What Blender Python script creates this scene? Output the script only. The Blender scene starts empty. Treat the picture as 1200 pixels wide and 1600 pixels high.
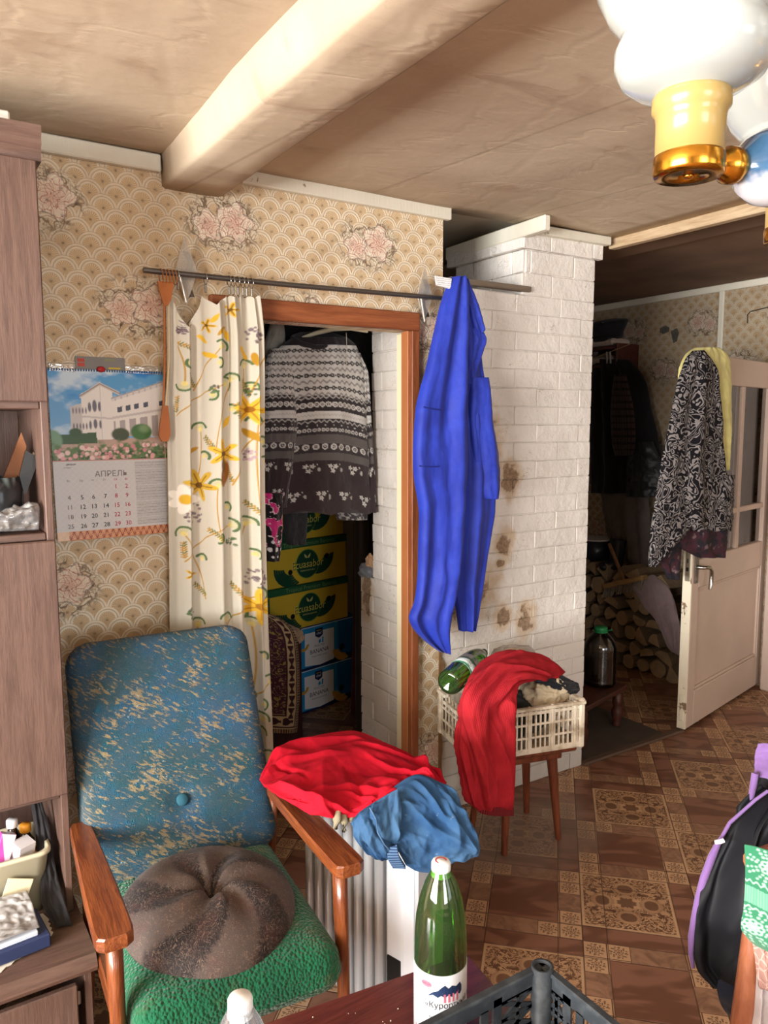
import bpy, math, random
import numpy as np
from mathutils import Vector, Matrix

random.seed(7)
S = bpy.context.scene
COL = S.collection
PI = math.pi

# ------------------------------------------------------------------ camera
F, YAW, PITCH, ROLL, CAMH = 1205.0, math.radians(32.6), math.radians(6.5), math.radians(0.15), 1.6
cy, sy, cp, sp = math.cos(YAW), math.sin(YAW), math.cos(PITCH), math.sin(PITCH)
fw = np.array([sy*cp, cy*cp, -sp]); rt = np.array([cy, -sy, 0.0]); dn = np.cross(fw, rt)
rt, dn = rt*math.cos(ROLL)+dn*math.sin(ROLL), dn*math.cos(ROLL)-rt*math.sin(ROLL)
CM = np.array([rt, dn, fw])
CPOS = np.array([0.0, 0.0, CAMH])
cam_d = bpy.data.cameras.new('camera'); cam = bpy.data.objects.new('camera', cam_d); COL.objects.link(cam)
cam_d.sensor_fit = 'HORIZONTAL'; cam_d.sensor_width = 36.0; cam_d.lens = F/1200*36.0
cam_d.clip_start = 0.05
m = Matrix.Identity(4)
for i in range(3):
    m[i][0], m[i][1], m[i][2], m[i][3] = rt[i], -dn[i], -fw[i], CPOS[i]
cam.matrix_world = m
S.camera = cam

# ------------------------------------------------------------------ world, window light, exposure
S.view_settings.view_transform = 'Standard'; S.view_settings.look = 'None'
S.view_settings.gamma = 1.0; S.view_settings.use_curve_mapping = False
S.view_settings.exposure = -0.14
S.cycles.use_denoising = True
S.cycles.max_bounces = 8; S.cycles.diffuse_bounces = 5; S.cycles.transparent_max_bounces = 24
S.cycles.sample_clamp_indirect = 6.0
W = bpy.data.worlds.new('overcast_sky'); S.world = W; W.use_nodes = True
W.node_tree.nodes['Background'].inputs[0].default_value = (0.80, 0.90, 1.0, 1)
W.node_tree.nodes['Background'].inputs[1].default_value = 1.6

def area(name, loc, rot, sx, sy_, power, color):
    d = bpy.data.lights.new(name, 'AREA'); d.shape = 'RECTANGLE'; d.size = sx; d.size_y = sy_
    d.energy = power; d.color = color
    o = bpy.data.objects.new(name, d); COL.objects.link(o); o.location = loc; o.rotation_euler = rot
    return o
# daylight entering by the window of the left wall and the two windows behind the camera
area('daylight_left_window', (-3.12, 0.10, 1.45), (0, -PI/2, 0), 1.3, 2.8, 440, (1.0, 0.985, 0.97))
area('ground_glow_left_window', (-3.10, 0.10, 1.15), (0, -PI/2-math.radians(42), 0), .8, 2.8, 230, (1.0, 0.97, 0.91))
area('daylight_rear_window', (0.05, -3.52, 1.45), (PI/2, 0, 0), 1.5, 1.3, 88, (0.93, 0.96, 1.0))
area('daylight_rear_window_far', (2.4, -3.52, 1.45), (PI/2, 0, 0), 1.5, 1.3, 14, (0.93, 0.96, 1.0))

# ------------------------------------------------------------------ helpers: geometry
def ray(px, py):
    return CM.T @ np.array([(px-600)/F, (py-800)/F, 1.0])
def ony(px, py, y):
    d = ray(px, py); return CPOS + d*(y/d[1])
def onx(px, py, x):
    d = ray(px, py); return CPOS + d*(x/d[0])
def onz(px, py, z):
    d = ray(px, py); return CPOS + d*((z-CAMH)/d[2])
def ond(px, py, dep):
    return CPOS + ray(px, py)*dep

def srgb(*c):
    if len(c) == 1:
        h = c[0].lstrip('#'); c = [int(h[i:i+2], 16) for i in (0, 2, 4)]
    o = []
    for x in c:
        x /= 255.0
        o.append(x/12.92 if x <= .04045 else ((x+.055)/1.055)**2.4)
    return tuple(o)

def vnoise(x, y, seed=0):
    x = np.asarray(x, float); y = np.asarray(y, float)
    xi = np.floor(x).astype(np.int64); yi = np.floor(y).astype(np.int64)
    fx = x-xi; fy = y-yi
    fx = fx*fx*(3-2*fx); fy = fy*fy*(3-2*fy)
    def h(a, b):
        n = (a*374761393 + b*668265263 + seed*974634721) & 0x7fffffff
        n = ((n ^ (n >> 13))*1274126177) & 0x7fffffff
        return ((n ^ (n >> 16)) & 0xffff)/65535.0
    return (h(xi, yi)*(1-fx)+h(xi+1, yi)*fx)*(1-fy)+(h(xi, yi+1)*(1-fx)+h(xi+1, yi+1)*fx)*fy
def fbm(x, y, seed=0, oct=4):
    s = 0; a = .5; t = 0
    for o in range(oct):
        s = s+a*vnoise(np.asarray(x)*2**o+o*17.3, np.asarray(y)*2**o-o*9.1, seed+o); t += a; a *= .5
    return s/t*2-1

class MB:
    def __init__(s):
        s.v = []; s.f = []; s.m = []; s.sm = []; s.c = []
    def add(s, vs, fs, mi=0, smooth=False, cols=None):
        b = len(s.v)
        s.v.extend([tuple(map(float, q)) for q in vs])
        s.f.extend([tuple(i+b for i in q) for q in fs])
        s.m.extend([mi]*len(fs)); s.sm.extend([smooth]*len(fs))
        if cols is not None:
            s.c.extend([tuple(q) for q in cols])
        elif s.c:
            s.c.extend([(1, 1, 1)]*len(vs))
        return s
    def box(s, c, d, b=0.0, rot=None, mi=0, taper=None):
        hx, hy, hz = d[0]/2, d[1]/2, d[2]/2
        b = min(b, hx*.98, hy*.98, hz*.98)
        vs = []; idx = {}
        for sx in (-1, 1):
            for sy_ in (-1, 1):
                for sz in (-1, 1):
                    if b <= 0:
                        idx[(sx, sy_, sz)] = [len(vs)]*3; vs.append([sx*hx, sy_*hy, sz*hz])
                    else:
                        idx[(sx, sy_, sz)] = [len(vs), len(vs)+1, len(vs)+2]
                        vs += [[sx*hx, sy_*(hy-b), sz*(hz-b)], [sx*(hx-b), sy_*hy, sz*(hz-b)], [sx*(hx-b), sy_*(hy-b), sz*hz]]
        fs = []
        for ax in range(3):
            o1, o2 = [(1, 2), (2, 0), (0, 1)][ax]
            for sg in (-1, 1):
                q = []
                for a, bb in ((-1, -1), (1, -1), (1, 1), (-1, 1)):
                    k = [0, 0, 0]; k[ax] = sg; k[o1] = a; k[o2] = bb
                    q.append(idx[tuple(k)][ax])
                fs.append(q if sg > 0 else q[::-1])
        if b > 0:
            for ax in range(3):
                o1, o2 = [(1, 2), (2, 0), (0, 1)][ax]
                for a in (-1, 1):
                    for bb in (-1, 1):
                        k0 = [0, 0, 0]; k0[o1] = a; k0[o2] = bb
                        k1 = list(k0); k0[ax] = -1; k1[ax] = 1
                        q = [idx[tuple(k0)][o1], idx[tuple(k1)][o1], idx[tuple(k1)][o2], idx[tuple(k0)][o2]]
                        fs.append(q[::-1] if a*bb > 0 else q)
            for k, q in idx.items():
                fs.append(q if k[0]*k[1]*k[2] > 0 else q[::-1])
        vs = np.array(vs)
        if taper is not None:   # scale of the top relative to the bottom
            t = (vs[:, 2]+hz)/(2*hz); vs[:, 0] *= 1+(taper-1)*t; vs[:, 1] *= 1+(taper-1)*t
        if rot is not None:
            vs = vs @ np.array(rot).T
        return s.add(vs+np.array(c), fs, mi)
    def tube(s, pts, r, n=8, cap=True, mi=0, smooth=True):
        pts = [np.array(p, float) for p in pts]; k = len(pts)
        rs = r if hasattr(r, '__len__') else [r]*k
        vs = []; up = np.array([0.137, .27, 1.0])
        for i, p in enumerate(pts):
            t = pts[min(i+1, k-1)]-pts[max(i-1, 0)]; t = t/(np.linalg.norm(t)+1e-9)
            a = np.cross(t, up); 
            if np.linalg.norm(a) < 1e-3: a = np.cross(t, [1, 0, 0])
            a /= np.linalg.norm(a); bb = np.cross(t, a); up = np.cross(a, t) if False else up
            for j in range(n):
                w = 2*PI*j/n; vs.append(p+rs[i]*(a*math.cos(w)+bb*math.sin(w)))
        fs = [(i*n+j, i*n+(j+1) % n, (i+1)*n+(j+1) % n, (i+1)*n+j) for i in range(k-1) for j in range(n)]
        s.add(vs, fs, mi, smooth)
        if cap:
            s.add(vs[:n], [tuple(range(n))[::-1]], mi); s.add(vs[-n:], [tuple(range(n))], mi)
        return s
    def lathe(s, prof, n=24, M=None, mi=0, smooth=True, close=True, sx=1.0, sy_=1.0):
        vs = []
        for r, z in prof:
            for j in range(n):
                w = 2*PI*j/n; vs.append((r*math.cos(w)*sx, r*math.sin(w)*sy_, z))
        k = len(prof)
        fs = [(i*n+j, i*n+(j+1) % n, (i+1)*n+(j+1) % n, (i+1)*n+j) for i in range(k-1) for j in range(n)]
        if close:
            if prof[0][0] > 1e-5: fs.append(tuple(range(n))[::-1])
            if prof[-1][0] > 1e-5: fs.append(tuple(range((k-1)*n, k*n)))
        if M is not None:
            vs = [tuple(M @ Vector(q)) for q in vs]
        return s.add(vs, fs, mi, smooth)
    def prism(s, poly, d0, d1, o=(0, 0, 0), u=(1, 0, 0), v=(0, 0, 1), w=(0, 1, 0), mi=0):
        o, u, v, w = [np.array(q, float) for q in (o, u, v, w)]
        n = len(poly)
        a = [o+u*p[0]+v*p[1]+w*d0 for p in poly]; b = [o+u*p[0]+v*p[1]+w*d1 for p in poly]
        fs = [tuple(range(n)), tuple(range(2*n-1, n-1, -1))]+[((i+1) % n, i, n+i, n+(i+1) % n) for i in range(n)]
        return s.add(a+b, fs, mi)
    def sheet(s, P, cols=None, t=0.003, cols_back=None, mi=0, smooth=True):
        """an open cloth given by a grid of points, made solid by the thickness t"""
        P = np.asarray(P, float); nu, nv = P.shape[:2]
        du = np.gradient(P, axis=0); dv = np.gradient(P, axis=1)
        N = np.cross(du, dv); N /= (np.linalg.norm(N, axis=2, keepdims=True)+1e-9)
        Q = P-N*t
        I = np.arange(nu*nv).reshape(nu, nv); K = nu*nv
        a, b, c, d = I[:-1, :-1].ravel(), I[1:, :-1].ravel(), I[1:, 1:].ravel(), I[:-1, 1:].ravel()
        fs = np.stack([a, b, c, d], 1).tolist()+np.stack([d+K, c+K, b+K, a+K], 1).tolist()
        ring = np.concatenate([I[:-1, 0], I[-1, :-1], I[:0:-1, -1], I[0, :0:-1]])
        nx = np.roll(ring, -1)
        fs += np.stack([nx, ring, ring+K, nx+K], 1).tolist()
        vs = np.concatenate([P.reshape(-1, 3), Q.reshape(-1, 3)]).tolist()
        cc = None
        if cols is not None:
            cb = cols if cols_back is None else cols_back
            cc = np.concatenate([np.asarray(cols).reshape(-1, 3), np.broadcast_to(np.asarray(cb), P.shape).reshape(-1, 3)]).tolist()
        return s.add(vs, fs, mi, smooth, cc)
    def ringgrid(s, P, cols=None, mi=0, smooth=True, cap=True):
        """closed in u: P[u, v]"""
        P = np.asarray(P, float); nu, nv = P.shape[:2]
        I = np.arange(nu*nv).reshape(nu, nv); J = np.roll(I, -1, axis=0)
        a, b, c, d = I[:, :-1].ravel(), J[:, :-1].ravel(), J[:, 1:].ravel(), I[:, 1:].ravel()
        fs = np.stack([a, b, c, d], 1).tolist()
        if cap:
            fs.append(I[:, 0].tolist()[::-1]); fs.append(I[:, -1].tolist())
        return s.add(P.reshape(-1, 3).tolist(), fs, mi, smooth, None if cols is None else np.asarray(cols).reshape(-1, 3).tolist())

MWD = {}
def _mesh(name, mb, mats, inv=None):
    me = bpy.data.meshes.new(name)
    v = np.array(mb.v, float)
    if inv is not None:
        I = np.array(inv); v = v @ I[:3, :3].T+I[:3, 3]
    me.from_pydata(v.tolist(), [], mb.f)
    mats = mats if isinstance(mats, (list, tuple)) else [mats]
    for q in mats: me.materials.append(q)
    if any(mb.m): me.polygons.foreach_set('material_index', mb.m)
    me.polygons.foreach_set('use_smooth', mb.sm)
    if mb.c:
        at = me.color_attributes.new('col', 'FLOAT_COLOR', 'POINT')
        c = np.ones((len(v), 4), np.float32); c[:, :3] = np.array(mb.c, np.float32)
        at.data.foreach_set('color', c.ravel())
    me.validate(); me.update()
    return me
def mat4(loc=(0, 0, 0), rz=0.0, rx=0.0, ry=0.0):
    return Matrix.Translation(loc) @ Matrix.Rotation(rz, 4, 'Z') @ Matrix.Rotation(ry, 4, 'Y') @ Matrix.Rotation(rx, 4, 'X')
def tag(o, label=None, cat=None, group=None, kind=None):
    if label: o['label'] = label
    if cat: o['category'] = cat
    if group: o['group'] = group
    if kind: o['kind'] = kind
    return o
def thing(name, label, cat, loc=(0, 0, 0), rz=0.0, group=None, M=None):
    """an Empty at the base of a thing; its parts become its children"""
    o = bpy.data.objects.new(name, None); COL.objects.link(o); o.empty_display_size = .05
    M = M if M is not None else mat4(loc, rz)
    o.matrix_world = M; MWD[o.name] = M
    return tag(o, label, cat, group)
def part(name, mb, mats, parent=None, world=False, label=None):
    """one mesh object; with world=True its vertices are given in world coordinates"""
    inv = MWD[parent.name].inverted() if (world and parent is not None) else None
    o = bpy.data.objects.new(name, _mesh(name, mb, mats, inv)); COL.objects.link(o)
    if parent is not None:
        o.parent = parent; MWD[o.name] = MWD[parent.name]
    else:
        MWD[o.name] = Matrix.Identity(4)
    if label: o['label'] = label
    return o
def solo(name, mb, mats, label, cat, group=None, kind=None):
    """a thing that is one mesh; world coordinates, origin moved to its base centre"""
    v = np.array(mb.v); c = (v.min(0)+v.max(0))/2; c[2] = v[:, 2].min()
    M = Matrix.Translation(c)
    o = bpy.data.objects.new(name, _mesh(name, mb, mats, M.inverted())); COL.objects.link(o); o.matrix_world = M
    MWD[o.name] = M
    return tag(o, label, cat, group, kind)
def struct(name, mb, mats, parent=None):
    o = part(name, mb, mats, parent, world=parent is not None)
    if parent is None: o['kind'] = 'structure'
    return o
def dup(o, M, label=None, group=None):
    r = o.copy(); COL.objects.link(r); r.matrix_world = M; MWD[r.name] = M
    if label: r['label'] = label
    if group: r['group'] = group
    for ch in o.children:
        c = ch.copy(); COL.objects.link(c); c.parent = r
        for g in ch.children:
            d = g.copy(); COL.objects.link(d); d.parent = c
    return r

def text_mb(txt, size, o, u, v, align='LEFT', depth=0.0006, xs=1.0, bend=None, shear=0.0):
    """flat lettering as a mesh: baseline origin o, direction u, up v; bend(p2d) may map it on a curved surface"""
    c = bpy.data.curves.new('lettering_curve', 'FONT'); c.body = txt; c.size = size; c.align_x = align; c.shear = shear
    c.resolution_u = 2
    ob = bpy.data.objects.new('lettering_tmp', c); COL.objects.link(ob)
    dg = bpy.context.evaluated_depsgraph_get(); dg.update()
    me = bpy.data.meshes.new_from_object(ob.evaluated_get(dg))
    vs = [(q.co.x*xs, q.co.y) for q in me.vertices]; fs = [tuple(p.vertices) for p in me.polygons]
    bpy.data.objects.remove(ob); bpy.data.curves.remove(c); bpy.data.meshes.remove(me)
    o, u, v = [np.array(q, float) for q in (o, u, v)]
    mb = MB()
    if bend is not None: mb.add([bend(a, b) for a, b in vs], fs)
    else: mb.add([o+u*a+v*b for a, b in vs], fs)
    return mb
def merge(*mbs):
    r = MB()
    for q in mbs:
        b = len(r.v); r.v += q.v; r.f += [tuple(i+b for i in f) for f in q.f]; r.m += q.m; r.sm += q.sm
        r.c += q.c
    return r

def spline(keys, n):
    """Catmull-Rom through rows of numbers, n samples; keys: array (k, d) with the first column as parameter"""
    K = np.array(keys, float); t = np.linspace(K[0, 0], K[-1, 0], n); out = []
    x = K[:, 0]
    for j in range(1, K.shape[1]):
        y = K[:, j]; d = np.gradient(y, x)
        i = np.clip(np.searchsorted(x, t)-1, 0, len(x)-2); h = x[i+1]-x[i]; s = (t-x[i])/h
        dy = (y[1:]-y[:-1])/(x[1:]-x[:-1])
        m0 = d[i]; m1 = d[i+1]
        mx = 3*np.abs(dy[i]); m0 = np.clip(m0, -mx, mx); m1 = np.clip(m1, -mx, mx)
        out.append((2*s**3-3*s**2+1)*y[i]+(s**3-2*s**2+s)*h*m0+(-2*s**3+3*s**2)*y[i+1]+(s**3-s**2)*h*m1)
    return t, np.array(out).T

def hang(rows, Y, nu=80, nv=140, depth=.035, folds=(), wrinkle=.004, seed=1, colf=None, lean=0.0, back=.6, axis='y', wf=(9, 5), hem=0):
    """a hanging garment as a closed flattened tube. rows: (py, px_left, px_right) outline; Y: distance of its plane.
    folds: (frequency across, amplitude, drift, phase)"""
    t, xr = spline(rows, nv); MBo = MB()
    fn = ony if axis == 'y' else onx
    L = np.array([fn(a, p, Y) for p, (a, b) in zip(t, xr)]); R_ = np.array([fn(b, p, Y) for p, (a, b) in zip(t, xr)])
    V = np.linspace(0, 1, nv)
    nb = nu//2
    s = np.concatenate([(1-np.cos(np.linspace(0, PI, nu, endpoint=False)))/2, (1+np.cos(np.linspace(0, PI, nb, endpoint=False)))/2])
    front = np.concatenate([np.ones(nu), np.zeros(nb)])[:, None]
    SS, VV = np.meshgrid(s, V, indexing='ij')
    wid = np.linalg.norm(R_-L, axis=1); wid = wid/wid.max()
    P = L[None]*(1-SS[..., None])+R_[None]*SS[..., None]
    bul = np.sqrt(np.clip(1-(2*SS-1)**2, 0, 1))*depth*(.45+.55*wid[None])
    f = np.zeros_like(SS)
    for fr, am, dr, ph in folds:
        f += am*np.sin(2*PI*(fr*SS+dr*VV+ph+.12*fbm(SS*3, VV*3, seed+int(fr*7))))
    f *= np.clip(4*SS*(1-SS), 0, 1)**.5*(.35+.65*np.clip(VV*3, 0, 1))
    w = wrinkle*fbm(SS*wf[0], VV*wf[1]*2, seed, 4)*2
    off = np.where(front > 0, -(bul+f+w), bul*back+.4*f)
    nrm = np.array([0, 1.0, 0]) if axis == 'y' else np.array([1.0, 0, 0])
    P = P+off[..., None]*nrm
    if hem: P[..., 2] += hem*np.sin(2*PI*(2.5*SS+.1*seed))*np.clip((VV-.9)*10, 0, 1)
    c = None
    if colf is not None: c = colf(SS, VV, P)
    return MBo.ringgrid(P, c)

def patch(net, nu=80, nv=80, thick=.012, fold=.012, wr=.004, seed=3, dirn=(1, 0), freq=5, colf=None, world=False, creases=None):
    """a lying or draped cloth: net[row][col] = (px, py, y-distance), interpolated to a dense solid sheet with folds"""
    G = np.array([[q if world else ony(q[0], q[1], q[2]) for q in r] for r in net], float)
    a = np.array([spline(np.c_[np.arange(len(r)), r], nv)[1] for r in G])
    b = np.stack([spline(np.c_[np.arange(len(G)), a[:, j]], nu)[1] for j in range(nv)], 1)
    U, V = np.meshgrid(np.linspace(0, 1, nu), np.linspace(0, 1, nv), indexing='ij')
    du = np.gradient(b, axis=0); dv = np.gradient(b, axis=1); N = np.cross(du, dv); N /= np.linalg.norm(N, axis=2, keepdims=True)+1e-9
    # turn the normals to the camera side (its own upper side)
    if np.mean(np.einsum('ijk,ijk->ij', N, CPOS-b)) < 0: N = -N; flip = True
    else: flip = False
    d = dirn[0]*U+dirn[1]*V
    wp = .35*fbm(U*2.2, V*2.2, seed)+.12*fbm(U*6, V*6, seed+5)
    r1 = np.sin(2*PI*(d*freq+wp*2)); r2 = 1-2*np.abs(fbm(U*3.3+V*1.1, V*3.3, seed+9, 3))
    h = fold*(.55*r1*np.clip(.5+fbm(U*2, V*2, seed+2), 0, 1)+.6*r2)+wr*fbm(U*14, V*14, seed+3, 3)
    if creases:          # sharp pulled folds: (count, height, width, angle, spread)
        cr = random.Random(seed)
        for _ in range(creases[0]):
            cu, cv, L_, a_ = cr.random(), cr.random(), cr.uniform(.18, .5), creases[3]+cr.gauss(0, creases[4])
            ca, sa = math.cos(a_), math.sin(a_); x_ = (U-cu)*ca+(V-cv)*sa; y_ = -(U-cu)*sa+(V-cv)*ca+.25*x_*x_*cr.uniform(-2, 2)
            w_ = creases[2]*cr.uniform(.5, 1.5); h += creases[1]*cr.uniform(-.55, 1)*np.clip(1-np.abs(y_)/w_, 0, 1)**1.3*np.clip(1-(x_/L_)**2, 0, 1)
    e = np.clip(np.minimum(np.minimum(U, 1-U), np.minimum(V, 1-V))*14, 0, 1)
    b = b+N*(h*e)[..., None]
    if flip: b = b[:, ::-1]; U = U[:, ::-1]; V = V[:, ::-1]
    c = colf(U, V, b) if colf is not None else None
    # normals of sheet() point to du x dv; make thickness go inward
    return MB().sheet(b, c, thick)

# ------------------------------------------------------------------ helpers: node materials
class NT:
    def __init__(s, nt): s.nt = nt; s.n = nt.nodes; s.l = nt.links
    def node(s, t, **k):
        n = s.n.new(t)
        for a, b in k.items(): setattr(n, a, b)
        return n
    def put(s, sock, val):
        if isinstance(val, X): s.l.new(val.s, sock)
        elif val is not None:
            if isinstance(val, tuple) and len(val) == 3 and sock.type == 'RGBA': val = (*val, 1)
            sock.default_value = val
    def math(s, op, *a):
        n = s.node('ShaderNodeMath', operation=op)
        for i, q in enumerate(a): s.put(n.inputs[i], q)
        return X(s, n.outputs[0])
    def pos(s, kind='Object'):
        n = s.node('ShaderNodeTexCoord'); return X(s, n.outputs[kind])
    def sep(s, v):
        n = s.node('ShaderNodeSeparateXYZ'); s.put(n.inputs[0], v); return [X(s, q) for q in n.outputs]
    def comb(s, x, y, z=0.0):
        n = s.node('ShaderNodeCombineXYZ')
        for i, q in enumerate((x, y, z)): s.put(n.inputs[i], q)
        return X(s, n.outputs[0])
    def noise(s, v, sc=5.0, det=4.0, rough=.55, dist=0.0, col=False):
        n = s.node('ShaderNodeTexNoise'); s.put(n.inputs['Vector'], v)
        n.inputs['Scale'].default_value = sc; n.inputs['Detail'].default_value = det
        n.inputs['Roughness'].default_value = rough; n.inputs['Distortion'].default_value = dist
        return X(s, n.outputs['Color' if col else 'Fac'])
    def voro(s, v, sc=5.0, feat='F1', out='Distance', rnd=1.0):
        n = s.node('ShaderNodeTexVoronoi', feature=feat); s.put(n.inputs['Vector'], v)
        n.inputs['Scale'].default_value = sc; n.inputs['Randomness'].default_value = rnd
        return X(s, n.outputs[out])
    def ramp(s, v, a, b):      # smooth step between a and b
        n = s.node('ShaderNodeMapRange', interpolation_type='SMOOTHSTEP')
        s.put(n.inputs['Value'], v); n.inputs['From Min'].default_value = a; n.inputs['From Max'].default_value = b
        return X(s, n.outputs[0])
    def mix(s, f, a, b, mode='MIX'):
        n = s.node('ShaderNodeMix', data_type='RGBA', blend_type=mode)
        s.put(n.inputs[0], f); s.put(n.inputs[6], a); s.put(n.inputs[7], b)
        return X(s, n.outputs[2])
    def vmath(s, op, a, b=None, sc=None):
        n = s.node('ShaderNodeVectorMath', operation=op); s.put(n.inputs[0], a)
        if b is not None: s.put(n.inputs[1], b)
        if sc is not None: n.inputs['Scale'].default_value = sc
        return X(s, n.outputs[0])
    def attr(s, name='col'):
        n = s.node('ShaderNodeAttribute', attribute_name=name); return X(s, n.outputs['Color'])
    def geo(s, out='Position'):
        return X(s, s.node('ShaderNodeNewGeometry').outputs[out])
class X:
    def __init__(s, t, sock): s.t = t; s.s = sock
    def __add__(s, o): return s.t.math('ADD', s, o)
    __radd__ = __add__
    def __sub__(s, o): return s.t.math('SUBTRACT', s, o)
    def __rsub__(s, o): return s.t.math('SUBTRACT', o, s)
    def __mul__(s, o): return s.t.math('MULTIPLY', s, o)
    __rmul__ = __mul__
    def __truediv__(s, o): return s.t.math('DIVIDE', s, o)
    def __neg__(s): return s.t.math('MULTIPLY', s, -1.0)
    def lt(s, o): return s.t.math('LESS_THAN', s, o)
    def gt(s, o): return s.t.math('GREATER_THAN', s, o)
    def min(s, o): return s.t.math('MINIMUM', s, o)
    def max(s, o): return s.t.math('MAXIMUM', s, o)
    def mod(s, o): return s.t.math('FLOORED_MODULO', s, o)
    def floor(s): return s.t.math('FLOOR', s)
    def abs(s): return s.t.math('ABSOLUTE', s)
    def sin(s): return s.t.math('SINE', s)
    def cos(s): return s.t.math('COSINE', s)
    def sqrt(s): return s.t.math('SQRT', s)
    def pow(s, o): return s.t.math('POWER', s, o)
    def atan2(s, o): return s.t.math('ARCTAN2', s, o)

def mat(name, color=(.5, .5, .5), rough=.7, metal=0.0, spec=.4, build=None, coat=0.0, sheen=0.0, trans=0.0, alpha=1.0, emit=None, ior=1.45):
    M = bpy.data.materials.new(name); M.use_nodes = True
    t = NT(M.node_tree); bs = M.node_tree.nodes['Principled BSDF']
    bs.inputs['Roughness'].default_value = rough; bs.inputs['Metallic'].default_value = metal
    bs.inputs['Specular IOR Level'].default_value = spec; bs.inputs['IOR'].default_value = ior
    bs.inputs['Coat Weight'].default_value = coat; bs.inputs['Coat Roughness'].default_value = .12
    bs.inputs['Sheen Weight'].default_value = sheen; bs.inputs['Transmission Weight'].default_value = trans
    bs.inputs['Alpha'].default_value = alpha
    bs.inputs['Base Color'].default_value = (*color, 1)
    if build is not None:
        r = build(t)
        if isinstance(r, X): r = dict(color=r)
        if 'color' in r: t.put(bs.inputs['Base Color'], r['color'])
        if 'rough' in r: t.put(bs.inputs['Roughness'], r['rough'])
        if 'metal' in r: t.put(bs.inputs['Metallic'], r['metal'])
        if 'bump' in r:
            b = t.node('ShaderNodeBump'); b.inputs['Distance'].default_value = r.get('dist', .01)
            b.inputs['Strength'].default_value = r.get('strength', 1.0)
            t.put(b.inputs['Height'], r['bump']); t.l.new(b.outputs[0], bs.inputs['Normal'])
    return M

def thin(name, color, gloss=.12, rough=.08, haze=0.0):
    """thin clear plastic or glass: tinted see-through wall with a glossy skin"""
    M = bpy.data.materials.new(name); M.use_nodes = True; nt = M.node_tree; nt.nodes.clear(); t = NT(nt)
    out = t.node('ShaderNodeOutputMaterial'); tr = t.node('ShaderNodeBsdfTransparent'); tr.inputs[0].default_value = (*color, 1)
    gl = t.node('ShaderNodeBsdfGlossy'); gl.inputs['Roughness'].default_value = rough; gl.inputs[0].default_value = (1, 1, 1, 1)
    lw = t.node('ShaderNodeFresnel'); lw.inputs[0].default_value = 1.45
    f = X(t, lw.outputs[0])*1.0+gloss*.5
    mx = t.node('ShaderNodeMixShader'); t.put(mx.inputs[0], f.min(1.0)); t.l.new(tr.outputs[0], mx.inputs[1]); t.l.new(gl.outputs[0], mx.inputs[2])
    last = mx
    if haze > 0:
        df = t.node('ShaderNodeBsdfDiffuse'); df.inputs[0].default_value = (*[c**.5 for c in color], 1)
        m2 = t.node('ShaderNodeMixShader'); m2.inputs[0].default_value = haze
        t.l.new(mx.outputs[0], m2.inputs[1]); t.l.new(df.outputs[0], m2.inputs[2]); last = m2
    t.l.new(last.outputs[0], out.inputs[0])
    return M

def printed(name, rough=.8, sheen=0.0, weave=0.0, wsc=900, spec=.2, coat=0.0):
    """cloth or paper whose printed pattern is carried by the mesh"""
    def b(t):
        r = dict(color=t.attr())
        if weave:
            p = t.pos(); r['bump'] = t.noise(p, wsc, 2); r['dist'] = weave
        return r
    return mat(name, rough=rough, sheen=sheen, spec=spec, build=b, coat=coat)

def cloth(name, c, rough=.85, sheen=.15, var=.12, sc=18, weave=.0006):
    def b(t):
        p = t.pos(); n = t.noise(p, sc, 5)
        return dict(color=t.mix(t.ramp(n, .25, .75), tuple(q*(1-var) for q in c), tuple(min(1, q*(1+var)) for q in c)),
                    bump=t.noise(p, 700, 2), dist=weave)
    return mat(name, c, rough, sheen=sheen, spec=.2, build=b)

def wood(name, c1, c2, axis='z', rough=.45, coat=0.0, sc=1.0, dist=.0006):
    def b(t):
        p = t.pos(); x, y, z = t.sep(p)
        k = {'x': (x*2.0*sc, y*22*sc, z*22*sc), 'y': (x*22*sc, y*2.0*sc, z*22*sc), 'z': (x*22*sc, y*22*sc, z*2.0*sc)}[axis]
        v = t.comb(*k); n = t.noise(v, 2.0, 6, .6, .6); f = t.noise(v, 9.0, 3)
        g = t.ramp(n*.75+f*.25, .32, .68)
        return dict(color=t.mix(g, c1, c2), bump=g+f*.5, dist=dist)
    return mat(name, c1, rough, coat=coat, build=b)

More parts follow.
